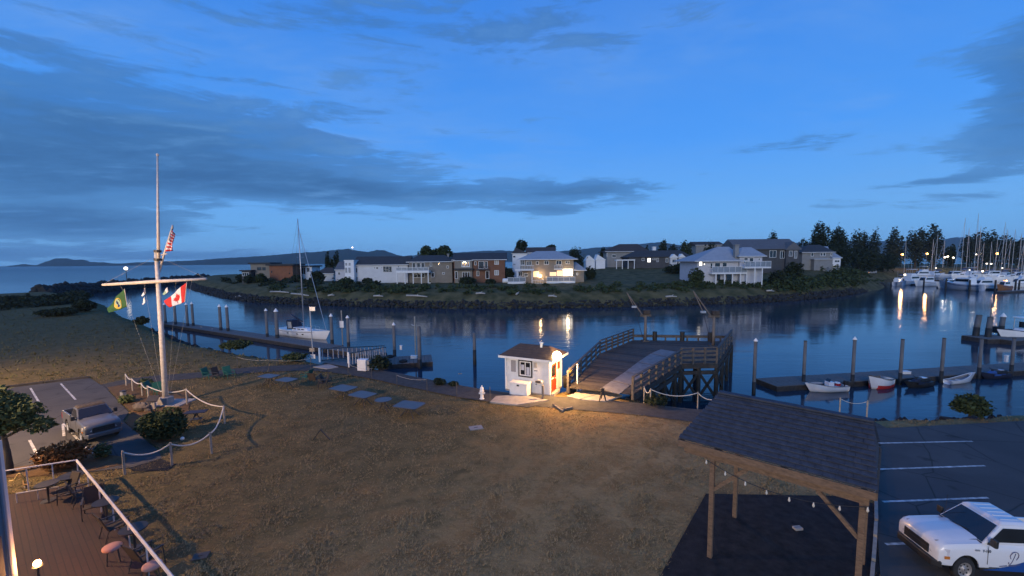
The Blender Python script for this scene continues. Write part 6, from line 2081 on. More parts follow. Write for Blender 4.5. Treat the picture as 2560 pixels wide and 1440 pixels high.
# ================================================================== PATIO
def brick_floor():
    m = bpy.data.materials.new('patio_brick')
    m.use_nodes = True
    t = NT(m.node_tree)
    b = m.node_tree.nodes['Principled BSDF']
    pos = t.n('ShaderNodeNewGeometry').outputs['Position']
    br = t.n('ShaderNodeTexBrick')
    mp = t.n('ShaderNodeMapping')
    mp.inputs['Rotation'].default_value = (0, 0, rad(38))
    t.put(mp.inputs['Vector'], pos)
    t.put(br.inputs['Vector'], mp.outputs[0])
    br.inputs['Scale'].default_value = 1.0
    br.inputs['Brick Width'].default_value = 1.6
    br.inputs['Row Height'].default_value = 0.15
    br.inputs['Mortar Size'].default_value = 0.012
    br.inputs['Color1'].default_value = (.050, .021, .012, 1)
    br.inputs['Color2'].default_value = (.040, .017, .010, 1)
    br.inputs['Mortar'].default_value = (.020, .010, .007, 1)
    c = t.mix(t.ramp(t.noise(pos, 1.3, 6, .65), [(.35, 0.0), (.7, .6)]), br.outputs['Color'], (.03, .016, .011))
    t.put(b.inputs['Base Color'], c)
    b.inputs['Roughness'].default_value = .8
    bn = t.n('ShaderNodeBump')
    bn.inputs['Strength'].default_value = .6
    bn.inputs['Distance'].default_value = .02
    t.put(bn.inputs['Height'], t.math('SUBTRACT', 1.0, br.outputs['Fac']))
    t.put(b.inputs['Normal'], bn.outputs[0])
    MATS['patio_brick'] = m
brick_floor()
sheet('patio', [(204, 1208), (20, 1236), (-260, 1278), (-300, 1800), (560, 1640)], .06, 'patio_brick', 'dark red-brown patio floor inside the white railing')
M('rail_white', (.66, .62, .58), .5, (.52, .48, .44), 4)
RH = 1.07
C0 = at(192, 1150, RH)
C1 = at(20, 1176, RH)
C1 = C0 + (C1 - C0) * 1.12
C2 = at(432, 1442, RH)
C2 = C0 + (C2 - C0) * 1.45
R = thing('patio_railing', 'white pipe railing round the patio corner', 'railing', (C0.x, C0.y, 0))
for a, b, n in ((C0, C1, 3), (C0, C2, 9)):
    MB().tube([a, b], .032, 8).build('top_rail', 'rail_white', R, world=True)
    for i in range(0 if b is C2 else 1, n + 1):
        c = a.lerp(b, i / n)
        MB().tube([Vector((c.x, c.y, 0)), c], .022, 7).build('rail_post', 'rail_white', R, world=True)
    dn = Vector((0, 0, -.62))
    if b is C2:
        MB().tube([a - Vector((.07, -.02, .04)), b - Vector((.07, -.02, .04))], .018, 6).build('mid_rail', 'rail_white', R, world=True)
a, b = at(40, 1234, .45), at(146, 1217, .45)
t = thing('low_rail', 'short low white rail standing inside the patio', 'rail', (a.x, a.y, 0))
MB().tube([a, b], .025, 7).build('bar', 'rail_white', t, world=True)
for f in (0, .5, 1):
    c = a.lerp(b, f)
    MB().tube([Vector((c.x, c.y, .05)), c], .018, 6).build('foot', 'rail_white', t, world=True)

def patio_table(label, x, y, r=.42, mat='black'):
    p = at(x, y, .06)
    t = thing('patio_table', label, 'table', tuple(p), 0, 'patio furniture')
    MB().lathe([(r, .70), (r, .735)], 18).build('tabletop', mat, t)
    MB().lathe([(.035, .03), (.035, .699)], 8).build('stem', 'dark_metal', t)
    MB().lathe([(.24, 0), (.22, .03)], 14).build('base', 'dark_metal', t)
patio_table('dark round patio table in the corner of the railing', 182, 1230)
patio_table('dark round patio table midway along the long railing', 268, 1300, .38)
patio_table('dark round patio table lower along the railing', 338, 1372, .38)
patio_table('small dark patio table by the low rail', 122, 1252, .36, 'dark_metal')
for x, y, rz, lab in [(214, 1256, 140, 'dark patio chair beside the railing corner table'), (236, 1288, 40, 'dark patio chair left of the midway patio table'), (292, 1338, 150, 'dark patio chair between the midway and lower tables'), (158, 1252, -20, 'dark patio chair before the railing corner'), (372, 1418, 160, 'dark patio chair nearest the bottom of the railing')]:
    t = make_chair('patio_chair', lab, 'chair_brown', tuple(at(x, y, .06)), rad(rz))
    t['group'] = 'patio furniture'
for x, y, lab in [(284, 1404, 'pink-cushioned round stool beside the lower patio table'), (384, 1452, 'pink-cushioned stool at the bottom edge by railing')]:
    t = thing('patio_stool', lab, 'stool', tuple(at(x, y, .06)))
    MB().lathe([(.20, .42), (.25, .46), (.25, .52), (.20, .55)], 16).build('cushion', M('pink_cushion', (.52, .27, .20), .8, (.42, .21, .16), 4), t, smooth=True)
    for k in range(4):
        MB().tube([(.16 * math.cos(k * 1.571), .16 * math.sin(k * 1.571), .43), (.22 * math.cos(k * 1.571), .22 * math.sin(k * 1.571), 0)], .016, 6).build('leg', 'dark_metal', t)
# yellow hose, small sign, planter by the wing wall
p = at(30, 1215, .06)
t = thing('garden_hose', 'yellow hose looped over the patio end by the wall', 'hose', tuple(p))
pts = [at(24, 1202, .5), at(36, 1200, .55), at(44, 1187, .75), at(52, 1184, .8), at(58, 1194, .6), at(62, 1206, .35), at(62, 1216, .08)]
MB().tube(smooth_path([tuple(q) for q in pts], 4), .028, 7).build('hose_tube', M('hose_yellow', (.62, .42, .12), .6), t, world=True, smooth=True)
MB().tube([pts[-1], pts[-1] + Vector((.08, -.06, -.02))], [.035, .02], 7).build('nozzle', 'alu', t, world=True)
p = at(66, 1222, .06)
t = thing('small_sign', 'small orange-lit sign board beside the hose', 'sign', tuple(p), rad(-10))
MB().box(-.13, .13, -.015, .015, .18, .36).build('board', M('sign_tan', (.60, .34, .14), .6), t)
MB().box(-.02, .02, -.012, .012, 0, .18).build('stake', 'dark_metal', t)

# the building's own wing at the left edge
M('wing_wall', (.27, .29, .32), .8, (.22, .235, .26), 1.5, .25, 12)
gp = at(46, 1500, 0)
WX, WY = gp.x, gp.y
wz = atY(40, 1100, WY).z
Wg = thing('clubhouse_wing', 'blue-grey building wing corner at the left edge of patio', 'building', (WX, WY, 0))
MB().box(-9, 0, -14, 0, -.1, wz).build('wall', 'wing_wall', Wg)
MB().box(-.06, .03, -.06, .03, -.08, wz - .01).build('corner_board', 'wall_white', Wg)
rf = MB().box(-9.1, .02, -14.1, .02, wz + .003, wz + .10).build('roof', 'roof_grey', Wg)
MB().tube([(.06, -.12, 0), (.06, -.12, wz - .02)], .04, 8).build('downpipe', 'wing_wall', Wg)
MB().box(.004, .05, -.9, -.25, .1, 2.1).build('door', 'wall_dark', Wg)
lp_ = atY(93, 1408, WY + .25)
L = thing('patio_lamp', 'glowing orange lamp at the bottom left of the patio', 'lamp', (lp_.x, lp_.y, .06))
hz = lp_.z - .06
MB().tube([(0, 0, 0), (0, 0, hz - .1)], .03, 8).build('stem', 'dark_metal', L)
MB().lathe([(.12, 0), (.10, .03)], 12).build('base', 'dark_metal', L)
MB().ball((0, 0, hz), .085, 12, 8).build('globe', M('globe_glow', (1, .6, .2), em=(1.0, .46, .13), es=90.0), L, smooth=True)
MB().lathe([(.10, -.10), (.12, -.085)], 10, (0, 0, hz)).build('collar', 'dark_metal', L)
lamp(L, 'patio_light', (0, -.02, hz + .14), 90, (1.0, .40, .12), .06)
for k, (x, y) in enumerate([(26, 1135), (40, 1262), (52, 1300)]):
    q = atY(x + 12, y, WY + .3)

# lamps of the building and of the car park, beyond the picture's edge
def street_lamp(label, loc, hgt, power, col, arm=(0, .8)):
    t = thing('street_lamp', label, 'street lamp', loc)
    MB().tube([(0, 0, 0), (0, 0, hgt)], [.09, .06], 8).build('pole', 'alu', t)
    MB().tube([(0, 0, hgt - .05), (arm[0], arm[1], hgt + .1)], .04, 6).build('arm', 'alu', t)
    hd = MB().cbox((arm[0], arm[1], hgt + .1), (.35, .5, .14)).build('lamp_head', 'dark_metal', t)
    MB().cbox((arm[0], arm[1], hgt + .02), (.28, .42, .02)).build('lamp_lens', 'lamp_sodium', hd)
    lamp(t, 'lamp_light', (arm[0], arm[1], hgt - .08), power, col, .15)
street_lamp('car park street lamp beyond the left edge', (-45, 33, 0), 7.5, 3000, (1.0, .60, .26), (.8, 0))
street_lamp('tall lot lamp beyond the patio lighting the lawn', (-31, 14.0, 0), 9.5, 21000, (1.0, .60, .29), (.9, 0))
street_lamp('courtyard lamp beside the building near the white truck', (9.5, 3.0, 0), 3.0, 300, (1.0, .55, .24), (.5, .6))

# ================================================================== PICKUP TRUCKS
def arch(cx, r, z0, a0=180, a1=0, n=9):
    return [(cx + r * math.cos(rad(a0 + (a1 - a0) * i / n)), z0 + r * math.sin(rad(a0 + (a1 - a0) * i / n))) for i in range(n + 1)]

def wheel(t, x, y, r, rim_mat, side):
    w_ = thing('wheel', None, None)
    for k in ('label', 'category'):
        if k in w_:
            del w_[k]
    w_.parent = t
    w_.location = (x, y, r)
    tw = .24
    prof = [(r * .62, -tw / 2), (r * .93, -tw / 2), (r, -tw / 2 + .05), (r, tw / 2 - .05), (r * .93, tw / 2), (r * .62, tw / 2)]
    m = MB()
    seg = 28
    for rr, yy in prof:
        for k in range(seg):
            a = 2 * math.pi * k / seg
            m.v.append(Vector((rr * math.cos(a), yy, rr * math.sin(a))))
    for i in range(len(prof) - 1):
        for k in range(seg):
            k2 = (k + 1) % seg
            m.f.append((i * seg + k, (i + 1) * seg + k, (i + 1) * seg + k2, i * seg + k2))
    m.build('tyre', 'rubber', w_, smooth=True)
    ry = side * (tw / 2 - .04)
    m = MB()
    prof = [(.02, ry + side * .03), (r * .16, ry + side * .03), (r * .2, ry - side * .01), (r * .5, ry - side * .015), (r * .56, ry + side * .03), (r * .63, ry + side * .035)]
    for rr, yy in prof:
        for k in range(seg):
            a = 2 * math.pi * k / seg
            m.v.append(Vector((rr * math.cos(a), yy, rr * math.sin(a))))
    for i in range(len(prof) - 1):
        for k in range(seg):
            k2 = (k + 1) % seg
            m.f.append((i * seg + k, (i + 1) * seg + k, (i + 1) * seg + k2, i * seg + k2))
    m.build('rim', rim_mat, w_, smooth=True)
    for k in range(8):
        a = 2 * math.pi * k / 8
        MB().ball((r * .4 * math.cos(a), ry, r * .4 * math.sin(a)), (r * .07, .02, r * .07), 7, 4).build('rim_hole', 'black', w_)
    return w_

def pickup(name, label, loc, rz, paint, roofm, L=5.8, wd=2.0, rimm='alu', bedm='black', hood_z=1.12):
    t = thing(name, label, 'pickup truck', loc, rz)
    h = wd / 2
    xf, xr = L / 2, -L / 2
    wxf, wxr, wr = xf - 1.0, xr + 1.15, .40
    zb = .46
    cabr = -.55
    # lofted front body and bonnet, wheel openings cut out
    st = [(xf, .62, hood_z - .14, h * .84), (xf - .05, .52, hood_z - .03, h * .93), (xf - .16, .47, hood_z + .03, h * .975), (xf - .40, zb, hood_z + .08, h), (xf - .8, zb, hood_z + .11, h), (xf - 1.25, zb, hood_z + .14, h), (xf - 1.62, zb, hood_z + .155, h), (0.6, zb - .02, hood_z + .165, h), (0.0, zb - .02, hood_z + .165, h), (cabr, zb - .02, hood_z + .165, h)]
    body = MB()
    ns_ = 0
    for x, z0, z1, w_ in st:
        hh = z1 - z0
        half = [(.88 * w_, z0), (.975 * w_, z0 + .10 * hh), (w_, z0 + .42 * hh), (.992 * w_, z0 + .70 * hh), (.965 * w_, z0 + .88 * hh), (.90 * w_, z1 - .005), (.70 * w_, z1 + .025), (.62 * w_, z1 + .055), (0, z1 + .07)]
        ring = half + [(-y, z) for y, z in reversed(half[:-1])]
        ns_ = len(ring)
        body.v += [Vector((x, y, z)) for y, z in ring]
    for i in range(len(st) - 1):
        for k in range(ns_ - 1):
            q = i * ns_ + k
            body.f.append((q, q + 1, q + ns_ + 1, q + ns_))
        q = i * ns_
        body.f.append((q + ns_ - 1, q, q + ns_, q + 2 * ns_ - 1))
    body.f.append(tuple(reversed(range(ns_))))
    body.f.append(tuple((len(st) - 1) * ns_ + k for k in range(ns_)))
    bo = body.build('body', paint, t, smooth=True)
    bm_ = bmesh.new()
    bm_.from_mesh(bo.data)
    bmesh.ops.recalc_face_normals(bm_, faces=bm_.faces)
    cut = bmesh.new()
    bmesh.ops.create_cone(cut, cap_ends=True, segments=32, radius1=.49, radius2=.49, depth=3.0)
    bmesh.ops.rotate(cut, verts=cut.verts, cent=(0, 0, 0), matrix=Matrix.Rotation(rad(90), 3, 'X'))
    bmesh.ops.translate(cut, verts=cut.verts, vec=(wxf, 0, .43))
    bm_.to_mesh(bo.data)
    cme = bpy.data.meshes.new('cutter')
    cut.to_mesh(cme)
    co = bpy.data.objects.new('cutter', cme)
    COL.objects.link(co)
    bl_ = bo.modifiers.new('cut', 'BOOLEAN')
    bl_.operation = 'DIFFERENCE'
    bl_.object = co
    bl_.solver = 'EXACT'
    co.parent = t
    bpy.context.view_layer.update()
    dg = bpy.context.evaluated_depsgraph_get()
    nm = bpy.data.meshes.new_from_object(bo.evaluated_get(dg))
    bo.modifiers.clear()
    bo.data = nm
    bpy.data.objects.remove(co)
    nm.polygons.foreach_set('use_smooth', [True] * len(nm.polygons))
    bm_.free()
    cut.free()
    try:
        nm.set_sharp_from_angle(angle=rad(38))
    except Exception:
        pass
    MB().box(xf - 1.60, xf - 1.56, -h * .86, h * .86, hood_z + .14, hood_z + .185).build('cowl', 'black', t)
    for s in (1, -1):
        MB().bar((xf - .12, s * h * .66, hood_z + .065), (xf - 1.55, s * h * .69, hood_z + .185), .02, .012).build('bonnet_gap', 'dark_metal', t)
    # bed walls, floor, tailgate
    bz = hood_z + .20
    for s in (1, -1):
        pr = [(cabr - .03, zb), (cabr - .03, bz), (xr + .05, bz - .02), (xr + .05, .6), (xr + .2, zb + .02), (wxr - .52, zb + .02)] + arch(wxr, .50, .42, 176, 4) + [(wxr + .52, zb)]
        MB().prism_y(pr, s * (h - .03), s * (h - .13)).build('bed_side', paint, t, bevel=.03)
    MB().box(xr + .05, cabr - .04, -h + .13, h - .13, .72, .78).build('bed_floor', bedm, t)
    MB().box(xr + .02, xr + .09, -h + .14, h - .14, .60, bz - .02).build('tailgate', paint, t, bevel=.02)
    MB().box(cabr - .11, cabr - .04, -h + .14, h - .14, .79, bz - .03).build('bed_bulkhead', bedm, t)
    # cab
    zc0, zc1 = hood_z + .15, hood_z + .80
    xa0, xa1, xb0, xb1 = xf - 1.58, xf - 2.32, cabr + .02, cabr + .12
    w0, w1 = h - .07, h - .24
    cab = MB().add([(xb0, -w0, zc0), (xa0, -w0, zc0), (xa0, w0, zc0), (xb0, w0, zc0), (xb1, -w1, zc1 - .07), (xa1, -w1, zc1 - .07), (xa1, w1, zc1 - .07), (xb1, w1, zc1 - .07)],
                   [(0, 3, 2, 1), (4, 5, 6, 7), (0, 1, 5, 4), (1, 2, 6, 5), (2, 3, 7, 6), (3, 0, 4, 7)])
    cab.build('cab', paint, t, bevel=.05)
    rf = MB().add([(xb1 - .02, -w1 - .01, zc1 - .075), (xa1 + .04, -w1 - .01, zc1 - .075), (xa1 + .04, w1 + .01, zc1 - .075), (xb1 - .02, w1 + .01, zc1 - .075), (xb1 + .08, -w1 + .10, zc1), (xa1 - .10, -w1 + .10, zc1), (xa1 - .10, w1 - .10, zc1), (xb1 + .08, w1 - .10, zc1)],
                  [(0, 3, 2, 1), (4, 5, 6, 7), (0, 1, 5, 4), (1, 2, 6, 5), (2, 3, 7, 6), (3, 0, 4, 7)]).build('roof', roofm, t, bevel=.03)
    for k in range(5):
        yy = -w1 + .25 + (2 * w1 - .5) * k / 4
        MB().box(xb1 + .16, xa1 - .2, yy - .025, yy + .025, zc1 + .001, zc1 + .014).build('roof_rib', roofm, rf)
    def on_front(s, f, out=.012):
        a = Vector((xa0, 0, zc0)).lerp(Vector((xa1, 0, zc1 - .07)), f)
        wdt = w0 + (w1 - w0) * f
        return Vector((a.x + out, s * wdt, a.z + out))
    MB().add([on_front(-.92, .06), on_front(.92, .06), on_front(.90, .90), on_front(-.90, .90)], [(0, 1, 2, 3)]).build('windscreen', 'glass_dark', t)
    MB().bar(on_front(-.5, .05, .03), on_front(.25, .16, .03), .02).build('wiper', 'black', t)
    for s in (1, -1):
        def on_side(f, z, out=.014):
            k = (z - zc0) / (zc1 - .07 - zc0)
            xf_ = xa0 + (xa1 - xa0) * k
            xb_ = xb0 + (xb1 - xb0) * k
            return Vector((xb_ + (xf_ - xb_) * f, s * (w0 + (w1 - w0) * k + out), z))
        z0_, z1_ = zc0 + .10, zc1 - .16
        q = [on_side(.10, z0_), on_side(.93, z0_ - .02), on_side(.86, z1_), on_side(.10, z1_)]
        MB().add(q, [(0, 1, 2, 3) if s == -1 else (3, 2, 1, 0)]).build('side_window', 'glass_dark', t)
        # door outline, handle, mirror
        dz0 = zb + .10
        gap = .016
        yy = s * (h + .001)
        for a, b in (((xb0 + .12, dz0), (xb0 + .12, zc0 - .0)), ((xf - 1.72, dz0 + .1), (xf - 1.72, zc0 - .02)), ((xb0 + .12, dz0), (xf - 1.80, dz0))):
            MB().bar((a[0], yy, a[1]), (b[0], yy, b[1]), gap, .008, (0, 1, 0)).build('door_gap', 'black', t)
        MB().cbox((xb0 + .34, s * (h + .0), hood_z - .02), (.20, .05, .07)).build('door_handle', 'black', t, bevel=.01)
        mr = MB().cbox((xa0 - .22, s * (h + .10), zc0 + .14), (.13, .22, .26)).build('mirror', 'black', t, bevel=.04)
        MB().cbox((xa0 - .289, s * (h + .10), zc0 + .14), (.008, .17, .2)).build('mirror_glass', 'glass_dark', mr)
        MB().bar((xa0 - .2, s * (h - .12), zc0 + .02), (xa0 - .22, s * (h + .02), zc0 + .06), .07).build('mirror_arm', 'black', t)
        # lamps
        hx = [(xf + .012, .60), (xf - .012, .80), (xf - .10, .935), (xf - .36, 1.004)]
        hl = MB()
        for x_, f_ in hx:
            hl.v += [Vector((x_, s * h * f_, .80 + .06 * (f_ > .9))), Vector((x_ - .03, s * h * f_ * .995, hood_z - .10 + (.04 if f_ > .9 else 0)))]
        for i in range(3):
            q = (2 * i, 2 * i + 2, 2 * i + 3, 2 * i + 1)
            hl.f.append(q if s == 1 else tuple(reversed(q)))
        hl.build('headlight', M('headlight_lens', (.62, .62, .64), .15, (.45, .45, .47), 8, spec=.8), t)
        MB().cbox((xf - .30, s * (h + .004), .80), (.18, .02, .09)).build('indicator', M('amber', (.65, .22, .04), .3, (.5, .16, .03), 5), t)
        MB().cbox((xr + .06, s * (h - .08), .98), (.05, .14, .36)).build('tail_light', 'red_paint', t)
        for cx in (wxf, wxr):
            m = MB()
            ar = arch(cx, .505, .42, 178, 2, 14)
            for (x0, z0), (x1, z1) in zip(ar, ar[1:]):
                ni = lambda x, z: (cx + (x - cx) * .90, .42 + (z - .42) * .90)
                (x2, z2), (x3, z3) = ni(x1, z1), ni(x0, z0)
                m.add([(x0, s * (h - .029), z0), (x1, s * (h - .029), z1), (x2, s * (h - .22), z2), (x3, s * (h - .22), z3)], [(0, 1, 2, 3)])
            m.build('wheel_arch', 'black', t)
    MB().box(wxf - .5, wxf + .5, -h + .22, h - .22, .45, .92).build('wheel_well', 'black', t)
    MB().box(wxr - .48, wxr + .48, -h + .22, h - .22, .45, .75).build('wheel_well', 'black', t)
    MB().box(xr + .3, xf - .4, -h * .55, h * .55, .30, .46).build('chassis', 'black', t)
    # front: grille and bumpers
    g_ = MB().box(xf - .02, xf + .03, -h * .57, h * .57, .70, hood_z - .12).build('grille', 'black', t, bevel=.02)
    for k in range(3):
        z = .77 + k * .11
        MB().box(xf + .026, xf + .04, -h * .54, h * .54, z - .012, z + .012).build('grille_bar', 'dark_metal', g_)
    MB().add([(xf - .15, -h, .40), (xf + .10, -h * .8, .40), (xf + .10, h * .8, .40), (xf - .15, h, .40), (xf - .15, -h, .66), (xf + .10, -h * .8, .66), (xf + .10, h * .8, .66), (xf - .15, h, .66)],
             [(0, 3, 2, 1), (4, 5, 6, 7), (0, 1, 5, 4), (1, 2, 6, 5), (2, 3, 7, 6), (3, 0, 4, 7)]).build('front_bumper', 'black' if paint == 'truck_white' else paint, t, bevel=.05)
    MB().box(xr - .12, xr + .04, -h * .92, h * .92, .42, .62).build('rear_bumper', 'dark_metal', t, bevel=.04)
    for s in (1, -1):
        wheel(t, wxf, s * (h - .16), wr, rimm, s)
        wheel(t, wxr, s * (h - .16), wr, rimm, s)
    MB().tube([(xf - 1.7, -h * .8, hood_z + .15), (xf - 1.8, -h * .82, hood_z + .95)], .008, 5).build('aerial', 'black', t)
    return t

M('truck_white', (.74, .74, .73), .28, (.68, .68, .67), 1.0, coat=.5)
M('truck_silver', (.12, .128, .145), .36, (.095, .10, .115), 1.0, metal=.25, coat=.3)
M('roof_faded', (.075, .06, .045), .8, (.045, .036, .028), 4)
M('wave_blue', (.02, .085, .30), .35, (.015, .065, .24), 1.0)
M('emblem_grey', (.12, .13, .22), .5, (.10, .11, .18), 2)

hd = rad(174)
fw = at(2404, 1428, .32)
c_, s_ = math.cos(hd), math.sin(hd)
SCX, SCW, SCZ = .74, .78, .92
lx, ly = 1.9 * SCX, .84 * SCW
loc = (fw.x - (c_ * lx - s_ * ly), fw.y - (s_ * lx + c_ * ly), .055)
tw = pickup('white_pickup_truck', 'white pickup truck with blue wave livery and door emblem, bottom right', loc, hd, 'truck_white', 'truck_white', rimm=M('steel_rim', (.42, .39, .36), .5, (.32, .3, .28), 6, metal=.5))
tw.scale = (SCX, SCW, SCZ)
# blue wave along the driver's side, split at the door gap like the panels under it
h = 1.0
wave = [(1.35, .47), (1.1, .50), (.8, .55), (.45, .63), (.15, .72), (-.1, .80), (-.42, .92)]
m = MB()
yy = h + .006
wl = [(1.32, .475), (.9, .53), (.5, .615), (.15, .72), (-.15, .83), (-.40, .90), (-.57, .93)]
V_ = [(x, yy, z) for x, z in wl] + [(-.57, yy, .47), (1.32, yy, .47)]
m.add(V_, [tuple(reversed(range(len(V_))))])
m.build('wave_panel', 'wave_blue', tw)
wl2 = [(-.60, .94), (-.85, 1.02), (-1.15, 1.14), (-1.45, 1.29), (-2.80, 1.28), (-2.80, .62), (-2.25, .62)] + arch(-1.75, .515, .42, 150, 30, 8) + [(-1.22, .47), (-.60, .47)]
m = MB()
V_ = [(x, yy + .001, z) for x, z in wl2]
m.add(V_, [tuple(range(len(V_)))])
wp = m.build('wave_panel', 'wave_blue', tw)
# script emblem on the door, lettering lines and fender badge
def stroke(pts, w_, name, mat):
    pts = smooth_path(pts, 6)
    y0 = h + .004
    MB().tube([(x, y0, z) for x, z in pts], w_, 5).build(name, mat, tw)
ex, ez = .28, .92
def E(u, v):
    return (ex - u * .17, ez + v * .19)
stroke([E(-.9, -.75), E(-1.0, -1.0), E(-.55, -1.05), E(-.1, -.3), E(.25, .55), E(.3, .75)], .010, 'emblem_stroke', 'emblem_grey')
stroke([E(-.55, -.2), E(-.75, .3), E(-.3, .85), E(.35, 1.0), E(.85, .75), E(.95, .3), E(.7, -.1), E(.55, -.35)], .012, 'emblem_stroke', 'emblem_grey')
for k, (u0, u1, v) in enumerate([(-.9, .65, -1.25), (-.85, .7, -1.45)]):
    n = 9
    for i in range(n):
        x0, z0 = E(u0 + (u1 - u0) * i / n, v)
        x1, _ = E(u0 + (u1 - u0) * (i + .7) / n, v)
        MB().bar((x0, yy + .001, z0), (x1, yy + .001, z0), .004, .018).build('small_lettering', 'emblem_grey', tw)
for i in range(16):
    if i == 6:
        continue
    x0 = .75 - i * .045
    z0 = .60 + .006 * i
    MB().bar((x0, yy + .002, z0 + .02), (x0 - .032, yy + .002, z0 + .022), .004, .03).build('small_lettering', 'emblem_grey', tw)
tx = bpy.data.curves.new('badge_text', 'FONT')
tx.body = 'F-150'
tx.size = .12
tx.extrude = .004
tx.align_x = 'CENTER'
tx.materials.append(MATS['dark_metal'])
o = bpy.data.objects.new('fender_badge', tx)
me_ = bpy.data.meshes.new_from_object(o)
bpy.data.objects.remove(o)
o = bpy.data.objects.new('fender_badge', me_)
COL.objects.link(o)
o.parent = tw
o.location = (1.22, h + .004, 1.05)
o.rotation_euler = (rad(90), 0, rad(180))
MB().cbox((1.55, h + .002, 1.10), (.16, .012, .045)).build('side_badge', 'alu', tw)
MB().box(-.35, .35, -.6, .6, 1.36, 1.75).build('seat_back', 'black', tw) if False else None

d = Vector((5.2, -3.9, 0)).normalized()
fr = at(263, 1106, 0)
d = Vector((math.cos(rad(-33)), math.sin(rad(-33)), 0))
loc = fr - d * 2.72 * .80
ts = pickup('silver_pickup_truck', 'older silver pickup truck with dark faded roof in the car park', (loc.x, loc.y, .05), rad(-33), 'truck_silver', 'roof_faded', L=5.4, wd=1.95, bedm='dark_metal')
ts.scale = (.80, .80, .88)
MB().cbox((2.76, 0, .50), (.02, .5, .12)).build('number_plate', 'wall_white', ts)
MB().cbox((2.66, 0, 1.0), (.05, .16, .07)).build('bonnet_badge', 'alu', ts)

# ================================================================== MARINA
M('hull_grey', (.34, .37, .42), .35, (.28, .31, .36), 1)
M('hull_wood', (.26, .12, .05), .4, (.18, .08, .035), 2)
M('cover_blue', (.03, .05, .13), .8, (.02, .035, .09), 2)

def cruiser(name, L=11.0, B=3.4, fly=True, hull='gel_white'):
    t = thing(name, None, None)
    m, hb, zs = hull_mesh(L, B, 1.35, 1.1, .4, .7)
    hu = m.build('hull', hull, t, smooth=True)
    for s in (1, -1):
        MB().tube([(-L / 2 + L * i / 10, s * (hb(i / 10) + .01), zs(i / 10) - .35) for i in range(10)], .06, 5).build('rub_rail', 'cover_blue', hu)
    deck_cap(L, hb, zs).build('deck', 'gel_white', t)
    trunk_cabin(-L * .28, L * .22, B * .40, B * .30, 1.3, 2.75, 1.3).build('cabin', 'gel_white', t, bevel=.1)
    for s in (1, -1):
        MB().add([(-L * .24, s * B * .385, 1.95), (L * .12, s * B * .315, 1.95), (L * .085, s * B * .30, 2.5), (-L * .24, s * B * .365, 2.5)], [(0, 1, 2, 3) if s < 0 else (3, 2, 1, 0)]).build('side_window', 'glass_dark', t)
    MB().add([(L * .19, -B * .27, 1.75), (L * .19, B * .27, 1.75), (L * .115, B * .24, 2.6), (L * .115, -B * .24, 2.6)], [(0, 1, 2, 3)]).build('windscreen', 'glass_dark', t)
    if fly:
        trunk_cabin(-L * .24, L * .02, B * .34, B * .3, 2.76, 3.45, .5).build('flybridge', 'gel_white', t, bevel=.08)
        MB().box(-L * .22, L * .0, -B * .33, B * .33, 4.6, 4.72).build('hardtop', 'gel_white', t, bevel=.05)
        for s in (1, -1):
            for xq in (-L * .2, -L * .02):
                MB().tube([(xq, s * B * .3, 3.3), (xq, s * B * .3, 4.6)], .04, 5).build('top_post', 'alu', t)
    MB().tube([(-L * .12, 0, 4.7 if fly else 2.7), (-L * .14, 0, 7.2 if fly else 5.2)], .03, 5).build('antenna', 'white_trim', t)
    return t

def sailer(name, L=10.5, B=3.2, hull='gel_white', cover='cover_blue'):
    t = thing(name, None, None)
    m, hb, zs = hull_mesh(L, B, 1.15, .9, .5, .4)
    m.build('hull', hull, t, smooth=True)
    deck_cap(L, hb, zs).build('deck', 'gel_white', t)
    trunk_cabin(-L * .12, L * .26, B * .32, B * .2, 1.1, 1.65, .9).build('cabin', 'gel_white', t, bevel=.06)
    for s in (1, -1):
        MB().cbox((L * .03, s * B * .288, 1.4), (L * .2, .05, .2)).build('cabin_window', 'glass_dark', t)
    mh = 15.0
    MB().tube([(L * .06, 0, 1.4), (L * .055, 0, mh * .6), (L * .05, 0, mh)], [.13, .12, .08], 7).build('mast', 'pole_paint', t)
    MB().tube([(L * .04, 0, 2.4), (-L * .30, 0, 2.55)], .08, 6).build('boom', 'alu', t)
    MB().tube([(L * .02, 0, 2.62), (-L * .14, 0, 2.75), (-L * .29, 0, 2.66)], [.2, .24, .14], 8).build('sail_cover', cover, t, smooth=True)
    for zz in (.42, .7):
        MB().tube([(L * .055, -.9, mh * zz), (L * .055, .9, mh * zz)], .03, 4).build('spreader', 'alu', t)
    MB().tube([(L * .48, 0, 1.5), (L * .05, 0, mh * .95)], .05, 5).build('forestay', 'alu', t)
    MB().tube([(-L * .48, 0, 1.2), (L * .05, 0, mh)], .025, 4).build('backstay', 'dark_metal', t)
    return t

